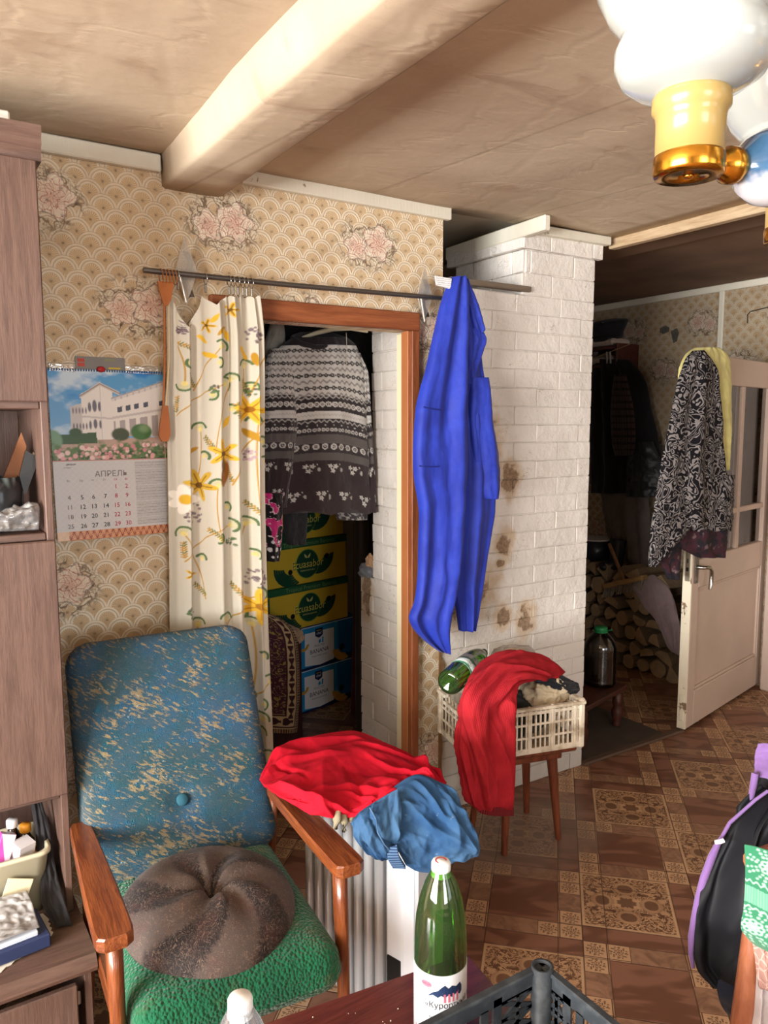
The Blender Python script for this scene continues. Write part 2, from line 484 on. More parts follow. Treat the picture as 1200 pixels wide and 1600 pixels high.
# ---------- the wallpaper: overlapping fans and peony sprays
def wallpaper_nodes(t, hx, pal=1.0):
    """hx: the horizontal coordinate of the wall (0 = x, 1 = y)"""
    p = t.geo(); c = t.sep(p); x = c[hx]; z = c[2]
    wob = t.noise(p, 3.0, 2)-.5
    x = x+wob*.012; z = z+wob*.008
    PX, H, Rr = .0765, .0372, .0402
    row = (z/H).floor()
    def dist(k):
        r = row+float(k); off = (r.mod(2.0))*(PX/2)
        dx = (x-off).mod(PX)-PX/2; dz = z-r*H
        return dx, dz, (dx*dx+dz*dz).sqrt()/Rr
    a, b, cc = dist(-1), dist(0), dist(1)
    ina = a[2].lt(1.0); inb = b[2].lt(1.0)
    def sel(i): return ina*a[i]+(1-ina)*(inb*b[i]+(1-inb)*cc[i])
    dx, dz, d = sel(0), sel(1), sel(2)
    ang = dx.atan2(dz)
    rays = (ang*22.0).sin()*.5+.5
    fan = 1-t.ramp(d, .55, .60)
    band1 = t.ramp(d, .58, .64)*(1-t.ramp(d, .74, .78))
    band2 = t.ramp(d, .80, .84)*(1-t.ramp(d, .96, 1.0))
    white = band1.max(band2*.9)
    stain = t.noise(p, 2.2, 5)
    base = t.mix(t.ramp(stain, .3, .7), srgb(214, 196, 168), srgb(200, 178, 146))
    tan = t.mix(rays*.85, srgb(190, 160, 122), srgb(224, 204, 170))
    colr = t.mix(fan, base, tan)
    colr = t.mix(white*(.34+.5*(1-t.ramp(z, .5, 2.3))), colr, srgb(238, 229, 210))
    # peony sprays on a staggered lattice
    LX, LZ = .545, .56
    zz = z-2.235; rw = (zz/(LZ/2)+.5).floor(); ox = rw.mod(2.0)*(LX/2)
    fx = (x-.94+LX/2-ox).mod(LX)-LX/2; fz = zz-rw*(LZ/2)
    nv = t.noise(p, 38.0, 3)
    nw = (nv-.5)
    def bloom(cx, cz, R0, seed):
        bx = fx-cx; bz = fz-cz; r = (bx*bx+bz*bz).sqrt()/R0; an = bx.atan2(bz)
        edge = r-(.82+.13*(an*5.0+seed).sin()+nw*.5)
        inside = 1-t.ramp(edge, -.02, .02)
        lines = ((an*5.0+seed+r*5.5+nw*3.0).sin().abs())
        ringl = ((r*9.5+(an*4.0).sin()*1.2+nw*5.0).sin().abs())
        ln = (1-t.ramp(lines, .0, .22)).max(1-t.ramp(ringl, .0, .30))
        rim = t.ramp(edge, -.10, -.02)*inside
        return r, inside, ln, rim
    r1, i1, l1, e1 = bloom(.038, .008, .072, 0.3)
    r2, i2, l2, e2 = bloom(-.050, -.012, .056, 1.9)
    leafd = ((fx*fx)/1.9+fz*fz).sqrt()
    leafn = t.noise(t.comb(x*1.0, z*1.0, rw), 17.0, 2)
    leaf = (1-t.ramp(leafd, .075, .11))*t.ramp(leafn, .42, .50)
    leafl = leaf*(1-t.ramp((leafn-.5).abs(), .008, .03)).max((1-t.ramp((t.noise(p, 60, 2)-.5).abs(), .01, .05))*.8)
    colr = t.mix(leaf*.75, colr, srgb(214, 202, 178))
    colr = t.mix(leafl*.85, colr, srgb(112, 88, 68))
    def paint(cl, r, i, l, e):
        body = t.mix(t.ramp(r, .05, .85), srgb(222, 188, 168), srgb(234, 222, 202))
        cl = t.mix(i*.9, cl, body)
        cl = t.mix(i*l*.92, cl, t.mix(t.ramp(r, .1, .9), srgb(150, 58, 56), srgb(196, 140, 124)))
        return t.mix(e*.75, cl, srgb(110, 84, 70))
    colr = paint(colr, r2, i2, l2, e2); colr = paint(colr, r1, i1, l1, e1)
    dirt = t.noise(p, 6.0, 6)
    colr = t.mix(t.ramp(dirt, .52, .80)*.45, colr, srgb(150, 120, 88))
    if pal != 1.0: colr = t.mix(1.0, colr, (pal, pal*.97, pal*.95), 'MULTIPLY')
    hgt = white*.6+fan*rays*.25+t.noise(p, 5.0, 3)*1.2
    return dict(color=colr, bump=hgt, dist=.0025)

def ceiling_nodes(t):
    p = t.geo(); x, y, z = t.sep(p)
    n1 = t.noise(p, 1.6, 5); n2 = t.noise(t.comb(x*1.8, y*5.0, z*3.0), 1.6, 5, .5, .5)
    v = t.voro(t.comb(x*3.2+n2*.9, y*1.5+n2*.9, z), 1.7, 'DISTANCE_TO_EDGE')
    crk = t.voro(t.vmath('ADD', p, t.noise(p, 7, 4, col=True)), 9.0, 'DISTANCE_TO_EDGE')
    c = t.mix(t.ramp(n1, .3, .72), srgb(198, 182, 158), srgb(174, 154, 132))
    c = t.mix(t.ramp(n2, .56, .75)*.45, c, srgb(150, 122, 100))
    c = t.mix((1-t.ramp(crk, 0, .018))*.12, c, srgb(120, 98, 76))
    seam = (((x*.92+y*.12)-.10).mod(.62)-.31).abs()
    c = t.mix((1-t.ramp(seam, .002, .008))*.30, c, srgb(120, 98, 78))
    return dict(color=c, bump=n2*.6+t.ramp(v, 0, .12)*.10+n1*1.5, dist=.006)

def whitewash_nodes(t):
    p = t.geo(); x, y, z = t.sep(p)
    n = t.noise(p, 9, 6); n2 = t.noise(p, 2.2, 4); fine = t.noise(p, 70, 4)
    c = t.mix(t.ramp(n2, .3, .75), srgb(226, 221, 214), srgb(206, 200, 192))
    c = t.mix(t.ramp(n, .62, .80)*.4, c, srgb(176, 166, 154))
    # patches where the wash came off the front; wash greyer towards the floor
    spots = [(2.04, 1.575, .075, .085), (2.07, 1.455, .055, .12), (2.185, 1.375, .055, .075), (2.15, 1.10, .05, .065), (1.985, .92, .12, .10),
             (2.155, .79, .045, .06), (2.28, .76, .05, .075), (1.90, .86, .03, .09), (2.13, 1.02, .03, .02), (1.84, .98, .03, .05)]
    bare = None
    nn = (t.noise(p, 16, 6)-.5)*2.3
    for sx, sz, rx, rz_ in spots:
        d = ((((x-sx)/rx)*((x-sx)/rx)+((z-sz)/rz_)*((z-sz)/rz_)).sqrt()+nn)
        bare = d if bare is None else bare.min(d)
    # bare patches on the cheek of the stove inside the doorway
    for sy_, sz, ry, rz_ in [(2.82, .885, .05, .11), (2.50, .345, .035, .05), (2.49, 1.30, .012, .05)]:
        d = ((((y-sy_)/ry)*((y-sy_)/ry)+((z-sz)/rz_)*((z-sz)/rz_)).sqrt()+nn+(x-1.72).gt(0.0)*20.0)
        bare = bare.min(d)
    side = (1-t.ramp(bare, .70, 1.65))
    core = (1-t.ramp(bare, .52, .78))
    c = t.mix(side*.75, c, srgb(190, 164, 130))
    c = t.mix(core, c, t.mix(t.ramp(fine, .3, .7), srgb(158, 134, 110), srgb(128, 106, 86)))
    crack = t.voro(t.vmath('ADD', p, t.noise(p, 5, 4, col=True)), 3.6, 'DISTANCE_TO_EDGE')
    c = t.mix((1-t.ramp(crack, 0, .010))*t.ramp(n, .45, .6)*.6, c, srgb(140, 116, 96))
    low = (1-t.ramp(z+n*.25, .02, .42))*.55
    c = t.mix(low, c, srgb(168, 160, 150))
    return dict(color=c, bump=n*1.0+fine*.35+t.noise(p, 26, 4)*.8-core*.6, dist=.006)

def floor_nodes(t):
    """printed linoleum laid diagonally: ornamental squares, small flower squares and veined strips"""
    p = t.geo(); gx, gy, gz = t.sep(p)
    az = math.radians(135.0); U = .0752
    x = (gx-1.990)*math.sin(az)/U+(gy-1.818)*math.cos(az)/U
    y = (gx-1.990)*(-math.cos(az))/U+(gy-1.818)*math.sin(az)/U
    bi = (x/5.0).floor(); bj = (y/5.0).floor(); lx = x-bi*5.0; ly = y-bj*5.0
    isA = (bi+bj).mod(2.0)
    jm = bj.mod(4.0); flip = (jm.gt(.5))*(jm.lt(2.5))
    # ornamental square: 0..4 x 1..5, or mirrored
    ax = lx-flip; ay = (ly-1.0)+flip
    inA = ax.gt(0.0)*ax.lt(4.0)*ay.gt(0.0)*ay.lt(4.0)*isA
    inA2 = ax.gt(0.13)*ax.lt(3.87)*ay.gt(0.13)*ay.lt(3.87)
    mx_ = (ax-2.0).abs(); my_ = (ay-2.0).abs()
    w1 = t.noise(t.comb(mx_, my_, 0.3), 1.3, 2, .5)
    an = t.noise(t.comb(mx_*1.0+3.1, my_*1.0, 1.0), 1.9, 3, .6, 1.6)
    curl = ((an*34.0+mx_*1.5).sin())
    rad = (mx_*mx_+my_*my_).sqrt()
    rose = ((rad*7.0+((mx_.atan2(my_))*8.0).sin()*.8).sin())
    rd1 = ((mx_-1.05)*(mx_-1.05)+(my_-.05)*(my_-.05)).sqrt(); rd2 = ((mx_-.05)*(mx_-.05)+(my_-1.05)*(my_-1.05)).sqrt()
    rr = rd1.min(rd2)
    flo = (1-t.ramp(rr, .26, .34)).max(1-t.ramp(rad+((mx_.atan2(my_))*8.0).sin()*.06, .34, .42))
    ringr = t.ramp(rr, .36, .40)*(1-t.ramp(rr, .46, .50))
    dark = t.ramp(curl, -.05, .35)*t.ramp(rr, .40, .52)*t.ramp(rad, .5, .62)
    dark = dark.max(flo*.85).max(ringr*.2)*inA2
    tan = t.mix(t.ramp(w1, .3, .7), srgb(196, 160, 122), srgb(172, 136, 102))
    cA = t.mix(dark*.88, tan, srgb(84, 52, 38))
    lineA = (1-inA2)*inA
    cA = t.mix(lineA*.35, cA, srgb(214, 182, 146))
    # veined plain squares and strips
    vn = t.noise(t.comb(x*.30+y*.10, y*.9-x*.15, 0.0), .55, 3, .45, .5)
    vein = ((vn*30.0).sin())
    cP = t.mix(t.ramp(vein, -.6, .95), srgb(140, 100, 80), srgb(112, 76, 58))
    vn2 = t.noise(t.comb(x*.6, y*.6, 4.0), 1.6, 5, .6, 2.0)
    cL = t.mix(t.ramp(vn2, .35, .66), srgb(160, 124, 98), srgb(126, 94, 74))
    # ring of the plain blocks
    core = lx.gt(1.0)*lx.lt(4.0)*ly.gt(1.0)*ly.lt(4.0)
    cx_ = lx.floor(); cyy = ly.floor()
    colside = lx.lt(1.0).max(lx.gt(4.0)); rowtop = ly.gt(4.0); rowbot = ly.lt(1.0)
    smallc = colside*(ly.lt(1.85).max(ly.gt(3.15)))
    smallr = (rowtop*lx.lt(1.85)).max(rowbot*lx.gt(3.15))
    small = smallc.max(smallr).min(1.0)
    # the small square's own coordinates
    sv = (ly.lt(.93))*(ly/.93)+(ly.gt(.93)*ly.lt(1.85))*((ly-.93)/.92)+(ly.gt(3.15)*ly.lt(4.07))*((ly-3.15)/.92)+(ly.gt(4.07))*((ly-4.07)/.93)
    su = (lx.lt(.93))*(lx/.93)+(lx.gt(.93)*lx.lt(1.85))*((lx-.93)/.92)+(lx.gt(3.15)*lx.lt(4.07))*((lx-3.15)/.92)+(lx.gt(4.07))*((lx-4.07)/.93)
    qx = su-.5; qy = sv-.5; qr = (qx*qx+qy*qy).sqrt(); qa = qx.atan2(qy)
    border = t.ramp(qx.abs().max(qy.abs()), .40, .43)
    edge = t.ramp(qx.abs().max(qy.abs()), .468, .485)
    pet = ((qa*4.0).cos().abs()*.32+.08)-qr
    det = ((qr*46.0+(qa*8.0).sin()*1.6).sin())
    darkS = (t.ramp(pet, -.01, .03)*t.ramp(det, -.5, .2)).max(t.ramp((qr-.36).abs(), .07, .02)*t.ramp((qa*12.0).sin(), .0, .5)*.8)
    darkS = darkS*(1-border)
    cS = t.mix(darkS*.85, t.mix(w1, srgb(206, 170, 132), srgb(184, 148, 114)), srgb(80, 50, 36))
    cS = t.mix(edge, cS, srgb(88, 56, 42))
    colB = t.mix(core, t.mix(small, cL, cS), cP)
    colAblk = t.mix(inA, cP, cA)
    c = t.mix(isA, colB, colAblk)
    # joints of the print
    fl = t.math('MINIMUM', (lx-1.0).abs(), (lx-4.0).abs()).min((ly-1.0).abs()).min((ly-4.0).abs())
    fl5 = lx.min(5.0-lx).min(ly).min(5.0-ly)
    joint = (1-t.ramp(fl.min(fl5), .012, .035))
    c = t.mix(joint*.6, c, srgb(74, 46, 34))
    # worn grey by the stove, dull walked areas
    d = (((gx-2.02)*(gx-2.02))/.20+((gy-2.12)*(gy-2.12))/.07).sqrt()+(t.noise(p, 5, 5)-.5)*.9
    worn = 1-t.ramp(d, .55, 1.15)
    c = t.mix(worn*.62, c, srgb(128, 112, 100))
    dull = t.noise(p, 1.7, 5)
    c = t.mix(t.ramp(dull, .45, .8)*.30, c, srgb(98, 72, 58))
    c = t.mix(1.0, c, (.98, .94, .92), 'MULTIPLY')
    return dict(color=c, rough=t.ramp(dull, .2, .9)*.25+.30, bump=joint*-1.0+t.noise(p, 3, 3)*.8, dist=.002)

def paint_nodes(c1, chip, amount=.62, seed=0.0):
    def b(t):
        p = t.geo(); n = t.noise(t.vmath('ADD', p, (seed, seed, seed)), 12, 6, .65); n2 = t.noise(p, 2.0, 4)
        x, y, z = t.sep(p)
        c = t.mix(t.ramp(n2, .3, .75), c1, tuple(q*.86 for q in c1))
        k = t.ramp(n, amount, amount+.035)
        c = t.mix(k, c, chip)
        br = t.noise(t.comb(x*60, y*60, z*3), 2.0, 4)
        return dict(color=c, bump=br*.4-k*.8+n*.3, dist=.002)
    return b

M_wallx = mat('fan_and_peony_wallpaper', rough=.75, spec=.25, build=lambda t: wallpaper_nodes(t, 0))
M_wally = mat('darker_fan_wallpaper', rough=.8, spec=.2, build=lambda t: wallpaper_nodes(t, 1, .62))  # same wallpaper with its whole colour multiplied darker
M_ceil = mat('papered_ceiling', rough=.85, spec=.2, build=ceiling_nodes)
M_hallceil = mat('brown_hall_ceiling', rough=.85, build=lambda t: t.mix(t.ramp(t.noise(t.geo(), 2.2, 5), .3, .7), srgb(122, 96, 78), srgb(98, 76, 62)))  # two browns mixed at random
M_wash = mat('whitewashed_brick', rough=.8, spec=.25, build=whitewash_nodes)
M_floor = mat('printed_linoleum', rough=.4, spec=.35, build=floor_nodes)
M_plain = mat('plain_old_plaster', rough=.9, build=lambda t: t.mix(t.noise(t.geo(), 3, 4), srgb(196, 186, 168), srgb(176, 164, 146)))
M_dim = mat('brown_closet_plaster', rough=.9, build=lambda t: t.mix(t.noise(t.geo(), 3, 4), srgb(206, 196, 180), srgb(186, 172, 154)))
M_trim = mat('chipped_white_trim_paint', rough=.55, build=paint_nodes(srgb(222, 217, 200), srgb(120, 100, 80), .68))
M_casing = wood('reddish_brown_casing_wood', srgb(150, 88, 52), srgb(118, 62, 34), 'z', .5)
M_casingx = wood('reddish_brown_casing_wood_across', srgb(150, 88, 52), srgb(118, 62, 34), 'x', .5)
M_cream = mat('cream_door_stop_paint', srgb(238, 226, 190), .6)
M_rawedge = mat('torn_paper_edge', rough=.95, build=lambda t: t.mix(t.noise(t.geo(), 40, 4), srgb(150, 116, 78), srgb(110, 80, 52)))
M_win = mat('white_window_paint', srgb(235, 235, 230), .5)
M_glass = thin('clear_window_glass', (.97, .98, .98), .06, .02)

# ------------------------------------------------------------------ the room
WY = 2.42          # face of the papered wall
CZ = 2.41          # ceiling
XL, XR, YB, YF = -3.2, 4.40, -3.6, 4.25
struct('floor', MB().box(((XL+XR)/2, (YB+YF)/2, -.05), (XR-XL+.6, YF-YB+.4, .10)), M_floor)

# ceiling of the main room with a slightly sagging papered surface
n1, n2 = 60, 60
gx = np.linspace(XL-.1, 2.74, n1); gy = np.linspace(YB-.1, 2.45, n2)
GX, GY = np.meshgrid(gx, gy, indexing='ij')
GZ = CZ+.006*fbm(GX*1.3, GY*1.3, 4)-.004
struct('ceiling', MB().sheet(np.stack([GX, GY, GZ], 2)[:, ::-1], None, .06), M_ceil)
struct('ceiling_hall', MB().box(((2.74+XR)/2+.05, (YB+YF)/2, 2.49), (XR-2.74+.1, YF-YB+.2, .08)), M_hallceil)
struct('ceiling_closet', MB().box((1.70, 3.47, 2.50), (2.16, 1.9, .08)), M_plain)

# the papered ceiling beam: rounded section swept along Y
sec = [(.695, 2.416), (.708, 2.410), (.719, 2.400), (.728, 2.386), (.735, 2.364), (.742, 2.340), (.750, 2.321), (.760, 2.315), (.80, 2.314), (.88, 2.314), (.930, 2.316), (.942, 2.322), (.946, 2.35), (.947, 2.416)]
ys = np.linspace(YB, WY, 46)
P = np.array([[(a, y, z) for y in ys] for a, z in sec])
kf = np.clip((WY-P[..., 1])/.7, .10, 1); P[..., 0] = np.where(P[..., 0] < .75, .75-(.75-P[..., 0])*kf, P[..., 0])
P[..., 0] += .006*fbm(P[..., 1]*1.6, P[..., 2]*4, 8); P[..., 2] += .003*fbm(P[..., 1]*2.2+5, P[..., 0]*6, 9)*(P[..., 2] < 2.40)
bm_ = MB().ringgrid(P)
struct('trim_ceiling_beam', bm_, M_ceil)

# back wall (papered) with the doorway to the closet
OX0, OX1, OZ = .93, 1.664, 1.945
w = MB()
w.box(((XL+OX0)/2, WY+.04, 1.225), (OX0-XL, .08, 2.45))
w.box(((OX0+OX1)/2, WY+.04, (OZ+2.45)/2), (OX1-OX0, .08, 2.45-OZ))
w.box(((OX1+1.694)/2, WY+.02, 1.225), (1.694-OX1, .04, 2.45))
# the free end of the wall skinned over the stove
w.box(((1.694+1.816)/2, WY+.004, 1.225), (1.816-1.694, .008, 2.45))
struct('wall_back', w, M_wallx)
# torn lower edge of the paper by the stove
pts = [(1.816+.006*math.sin(k*2.3)+(.012 if k % 3 else .0), .02+k*.036) for k in range(20)]
struct('trim_torn_paper_edge', MB().prism([(1.806, .02)]+pts+[(1.806, .70)], -.004, .006, (0, WY, 0)), M_rawedge)

# door casing
c = MB(); c.box(((.885+1.694)/2, WY-.012, OZ+.032), (1.694-.885, .03, .066), .004)
struct('trim_door_casing_head', c, M_casingx)
c = MB(); c.box((1.674, WY-.012, .972), (.034, .030, 1.944), .003)
struct('trim_door_casing_right', c, M_casing)
c = MB(); c.box((1.668, WY+.026, .975), (.022, .046, 1.95), .003)
struct('trim_door_jamb_right', c, mat('lit_toned_jamb_wood', rough=.5, build=lambda t: t.mix(t.noise(t.geo(), 6, 4), srgb(182, 118, 72), srgb(160, 96, 56))))  # casing wood in a lighter tone, with the daylight put into its colour
c = MB(); c.box((.908, WY-.012, .972), (.046, .030, 1.944), .004); c.box((.938, WY+.032, .975), (.018, .104, 1.95), .003)
struct('trim_door_casing_left', c, M_casing)
c = MB(); c.box((1.692, WY+.078, .972), (.034, .058, 1.945), .003)
struct('trim_door_stop', c, M_cream)

# white crown boards
def board(name, p0, p1, h, th, bev=.004, m_=None):
    p0 = np.array(p0, float); p1 = np.array(p1, float); d = p1-p0; L = np.linalg.norm(d); d /= L
    up = np.array([0, 0, 1.0]); up = up-d*(up@d); up /= np.linalg.norm(up); nn = np.cross(d, up)
    R_ = np.stack([d, nn, up], 1)
    return struct(name, MB().box((p0+p1)/2, (L, th, h), bev, R_), m_ or M_trim)
board('trim_crown_left', (-3.1, WY-.014, 2.383), (.742, WY-.014, 2.380), .050, .026)
board('trim_crown_right', (1.00, WY-.014, 2.388), (1.838, WY-.014, 2.386), .046, .026)
board('trim_stove_left', (2.228, 2.93, 2.375), (2.210, 2.27, 2.378), .058, .030)
board('trim_stove_front', (2.21, WY-.022, 2.383), (2.70, WY-.022, 2.388), .036, .036)
struct('trim_partition_beam', MB().box((2.755, (YB+2.43)/2, 2.392), (.042, 2.43-YB, .052), .004),
       wood('weathered_beam_wood', srgb(196, 174, 142), srgb(164, 136, 104), 'y', .7))
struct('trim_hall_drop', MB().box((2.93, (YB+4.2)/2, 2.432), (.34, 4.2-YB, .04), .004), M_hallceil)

# other walls
struct('wall_rear', MB().box(((XL-.65)/2, YB-.05, 1.225), (-.65-XL, .1, 2.45)).box((1.25, YB-.05, 1.225), (.8, .1, 2.45))
       .box((3.80, YB-.05, 1.225), (1.3, .1, 2.45)).box((1.25, YB-.05, .40), (3.9, .1, .8)).box((1.25, YB-.05, 2.28), (3.9, .1, .34)), M_plain)
struct('wall_left', MB().box((XL-.05, (YB-1.30)/2, 1.225), (.1, -1.30-YB, 2.45)).box((XL-.05, (1.50+2.5)/2, 1.225), (.1, 1.0, 2.45))
       .box((XL-.05, .1, .40), (.1, 2.8, .8)).box((XL-.05, .1, 2.28), (.1, 2.8, .34)), M_plain)
for k, (x0, x1) in enumerate(((-.65, .85), (1.65, 3.15))):
    f = MB()
    for xx in (x0+.03, (x0+x1)/2, x1-.03): f.box((xx, YB-.05, 1.455), (.06, .06, 1.31))
    for zz in (.83, 1.75, 2.08): f.box(((x0+x1)/2, YB-.05, zz), (x1-x0, .058, .06))
    wn = struct('window_%d' % (k+1), f, M_win)
    part('pane', MB().box(((x0+x1)/2, YB-.05, 1.455), (x1-x0-.08, .004, 1.26)), M_glass, wn)
f = MB()
for yy in (-1.27, -.36, .56, 1.47): f.box((XL-.05, yy, 1.455), (.06, .06, 1.31))
for zz in (.83, 1.75, 2.08): f.box((XL-.05, .10, zz), (.058, 2.8, .06))
wn = struct('window_3', f, M_win); part('pane', MB().box((XL-.05, .1, 1.455), (.004, 2.7, 1.26)), M_glass, wn)
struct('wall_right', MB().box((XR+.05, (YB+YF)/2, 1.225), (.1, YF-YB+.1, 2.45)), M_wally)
struct('wall_hall_end', MB().box((3.55, YF+.05, 1.225), (1.9, .1, 2.45)), M_dim)
struct('wall_closet_left', MB().box((.60, 3.4, 1.225), (.08, 1.8, 2.45)), M_dim)
struct('wall_closet_end', MB().box((1.65, YF+.05, 1.225), (2.1, .1, 2.45)), M_dim)
struct('wall_closet_right', MB().box((2.62, (2.90+YF)/2, 1.225), (.08, YF-2.90, 2.45)), M_dim)
board('trim_hall_crown', (XR-.012, 2.0, 2.428), (XR-.012, 4.2, 2.428), .042, .022)
struct('trim_wallpaper_batten', MB().box((XR-.009, 2.985, 1.98), (.018, .034, .86), .004), M_trim)
struct('trim_door_post', MB().box((XR-.03, 2.50, 1.0), (.06, .16, 2.0), .006), mat('rubbed_post_paint', rough=.6, build=paint_nodes(srgb(206, 188, 176), srgb(150, 126, 108), .66)))
struct('trim_threshold', MB().box((3.03, 2.43, .006), (.74, .035, .014), .004), wood('worn_threshold_wood', srgb(104, 84, 70), srgb(78, 60, 50), 'x', .7))
struct('floor_hall_mat', MB().box((2.98, 2.86, .003), (.62, .80, .008), .003), mat('dark_hall_lino', rough=.6, build=lambda t: t.mix(t.noise(t.geo(), 9, 5), srgb(92, 82, 74), srgb(66, 58, 52))))

# ------------------------------------------------------------------ the whitewashed brick stove
SX0, SX1, SY = 1.712, 2.655, 2.432
st = MB()
st.box(((SX0+SX1)/2, (SY+2.765)/2, 1.06), (SX1-SX0-.006, 2.765-SY-.006, 2.12))
st.box(((SX0+SX1)/2, (2.70+2.865)/2, .47), (SX1-SX0-.006, 2.865-2.70-.006, .94))
st.box(((2.245+SX1)/2, (SY+2.88)/2, 2.26), (SX1-2.245-.006, 2.88-SY-.006, .30))
stove = struct('wall_stove', st, M_wash)
BL, BH, JT = .253, .0755, .0022
def brick_mesh(l, h, seed):
    r = random.Random(seed)
    b = MB().box((0, 0, 0), (l, .03, h), .0035)
    b.v = [(x+r.uniform(-.0015, .0015), y+r.uniform(-.0012, .0012), z+r.uniform(-.0015, .0015)) for x, y, z in b.v]
    return _mesh('brick', b, M_wash)
BM = {}
def put_brick(cx, cyy, cz, l, h, rz):
    k = (round(l, 3), round(h, 3), random.randrange(3))
    if k not in BM: BM[k] = brick_mesh(l, h, hash(k) & 999)
    o = bpy.data.objects.new('brick', BM[k]); COL.objects.link(o); o.parent = stove
    o.location = (cx, cyy, cz); o.rotation_euler = (0, random.uniform(-.006, .006), rz+random.uniform(-.006, .006))
def brick_face(a0, a1, z0, z1, place, phase=0.0):
    rows = max(1, int((z1-z0)/BH)); z = z0
    hh = (z1-z0)/rows
    for r in range(rows):
        a = a0; first = BL*(.5 if (r % 2) else 1.0)-phase
        while a < a1-.01:
            l = min(first, a1-a); first = BL
            if a1-(a+l) < .05: l = a1-a
            place(a+l/2, z0+hh*(r+.5), l-JT, hh-JT, random.uniform(-.0022, .0018)); a += l
brick_face(1.818, SX1, .0, 2.128, lambda a, z, l, h, o: put_brick(a, SY+.012+o, z, l, h, 0), .0)
brick_face(2.245, SX1, 2.128, 2.31, lambda a, z, l, h, o: put_brick(a, SY+.012+o, z, l, h, 0), .1)
brick_face(2.215, SX1+.03, 2.31, 2.375, lambda a, z, l, h, o: put_brick(a, SY-.008+o, z, l, h, 0), .1)
brick_face(SY, 2.88, 2.128, 2.31, lambda a, z, l, h, o: put_brick(2.247+o, a, z, l, h, PI/2), .06)
brick_face(SY-.02, 2.92, 2.31, 2.375, lambda a, z, l, h, o: put_brick(2.226+o, a, z, l, h, PI/2), .06)
brick_face(2.53, 2.765, .945, 2.05, lambda a, z, l, h, o: put_brick(SX0+.012+o, a, z, l, h, PI/2), .10)
brick_face(2.53, 2.865, .0, .945, lambda a, z, l, h, o: put_brick(SX0+.012+o, a, z, l, h, PI/2), .02)

# ------------------------------------------------------------------ wall unit at the left
M_unit = wood('walnut_laminate', srgb(108, 84, 74), srgb(86, 66, 58), 'z', .45, 0, 1.6, .0003)
M_unitx = wood('walnut_laminate_across', srgb(108, 84, 74), srgb(86, 66, 58), 'x', .45, 0, 1.6, .0003)
M_dark = mat('matte_black', srgb(26, 24, 24), .8)  # one even black for vent, casters, visor and other dark parts
M_metal = mat('dull_steel', srgb(150, 150, 150), .35, 1.0)
UX0, UX1, UY, UB = -.62, .332, 2.03, 2.40
unit = thing('wall_unit', 'tall walnut laminate wall unit with open niches standing beside the blue armchair', 'cabinet', ((UX0+UX1)/2, 2.1, 0))
def up(name, *boxes, m_=None, parent=None, label=None):
    b = MB()
    for c_, d_, *r in boxes: b.box(c_, d_, r[0] if r else .002)
    return part(name, b, m_ or M_unit, parent or unit, True, label)
zt = 2.295
up('side_panel', ((UX1-.009, (UY+UB)/2, (.335+2.23)/2), (.018, UB-UY-.004, 2.23-.335)))
up('side_panel', ((UX0+.009, (UY+UB)/2, (.335+2.23)/2), (.018, UB-UY-.004, 2.23-.335)))
up('back_panel', (((UX0+UX1)/2, UB-.004, (.335+2.23)/2), (UX1-UX0-.04, .006, 1.89)))
# moulded crown of the unit
prof = [(0, 0), (-.004, .012), (-.003, .026), (-.014, .036), (-.014, .050), (-.020, .058), (-.020, .076), (.36, .076), (.36, 0)]
cr = MB().prism([(a, b) for a, b in prof], UX0-.006, UX1+.012, (0, UY, 2.215), (0, 1, 0), (0, 0, 1), (1, 0, 0))
part('crown', cr, M_unitx, unit, True)
xm = -.14
for a, b in ((UX0, xm), (xm, UX1)):
    d = up('door', (((a+b)/2, UY-.009, (1.655+2.212)/2), (b-a-.004, .018, 2.212-1.655), .003))
    part('knob', MB().lathe([(.0, .02), (.009, .018), (.011, .010), (.005, .004), (.006, 0)], 12, Matrix.Translation((xm-.03 if a == UX0 else xm+.03, UY-.038, 1.72)) @ Matrix.Rotation(-PI/2, 4, 'X')), M_metal, d, True)
    d = up('door', (((a+b)/2, UY-.009, (.665+1.318)/2), (b-a-.004, .018, 1.318-.665), .003))
    part('knob', MB().lathe([(.0, .02), (.009, .018), (.011, .010), (.005, .004), (.006, 0)], 12, Matrix.Translation((xm-.03 if a == UX0 else xm+.03, UY-.038, 1.0)) @ Matrix.Rotation(-PI/2, 4, 'X')), M_metal, d, True)
for z_ in (1.648, 1.326, .656):
    up('shelf', (((UX0+UX1)/2, (UY+UB)/2, z_), (UX1-UX0-.038, UB-UY-.02, .018)), m_=M_unitx)
up('partition', ((xm, (UY+UB)/2, 1.48), (.016, UB-UY-.03, .30)))
# base cabinet with a thick profiled top
BY = 1.835
prof = [(0, 0), (-.010, .006), (-.016, .018), (-.014, .030), (-.006, .038), (.0, .046), (UB-BY, .046), (UB-BY, 0)]
part('countertop', MB().prism(prof, UX0-.01, UX1+.012, (0, BY, .289), (0, 1, 0), (0, 0, 1), (1, 0, 0)), M_unitx, unit, True)
up('base_side', ((UX1-.004, (BY+.02+UB)/2, .146), (.018, UB-BY-.03, .284)))
up('base_side', ((UX0+.009, (BY+.02+UB)/2, .146), (.018, UB-BY-.03, .284)))
up('plinth', (((UX0+UX1)/2, BY+.06, .03), (UX1-UX0-.04, .02, .06)), m_=M_unitx)
for a, b, o in ((UX0+.01, xm, 0.0), (xm, UX1-.03, .012)):
    d = up('door', (((a+b)/2, BY+.016, .158), (b-a-.004, .018, .205), .003))
    for zz in (.10, .22):
        part('hinge', MB().box((b-.0 if o else a, BY+.022, zz), (.012, .012, .035), .002), M_metal, d, True)

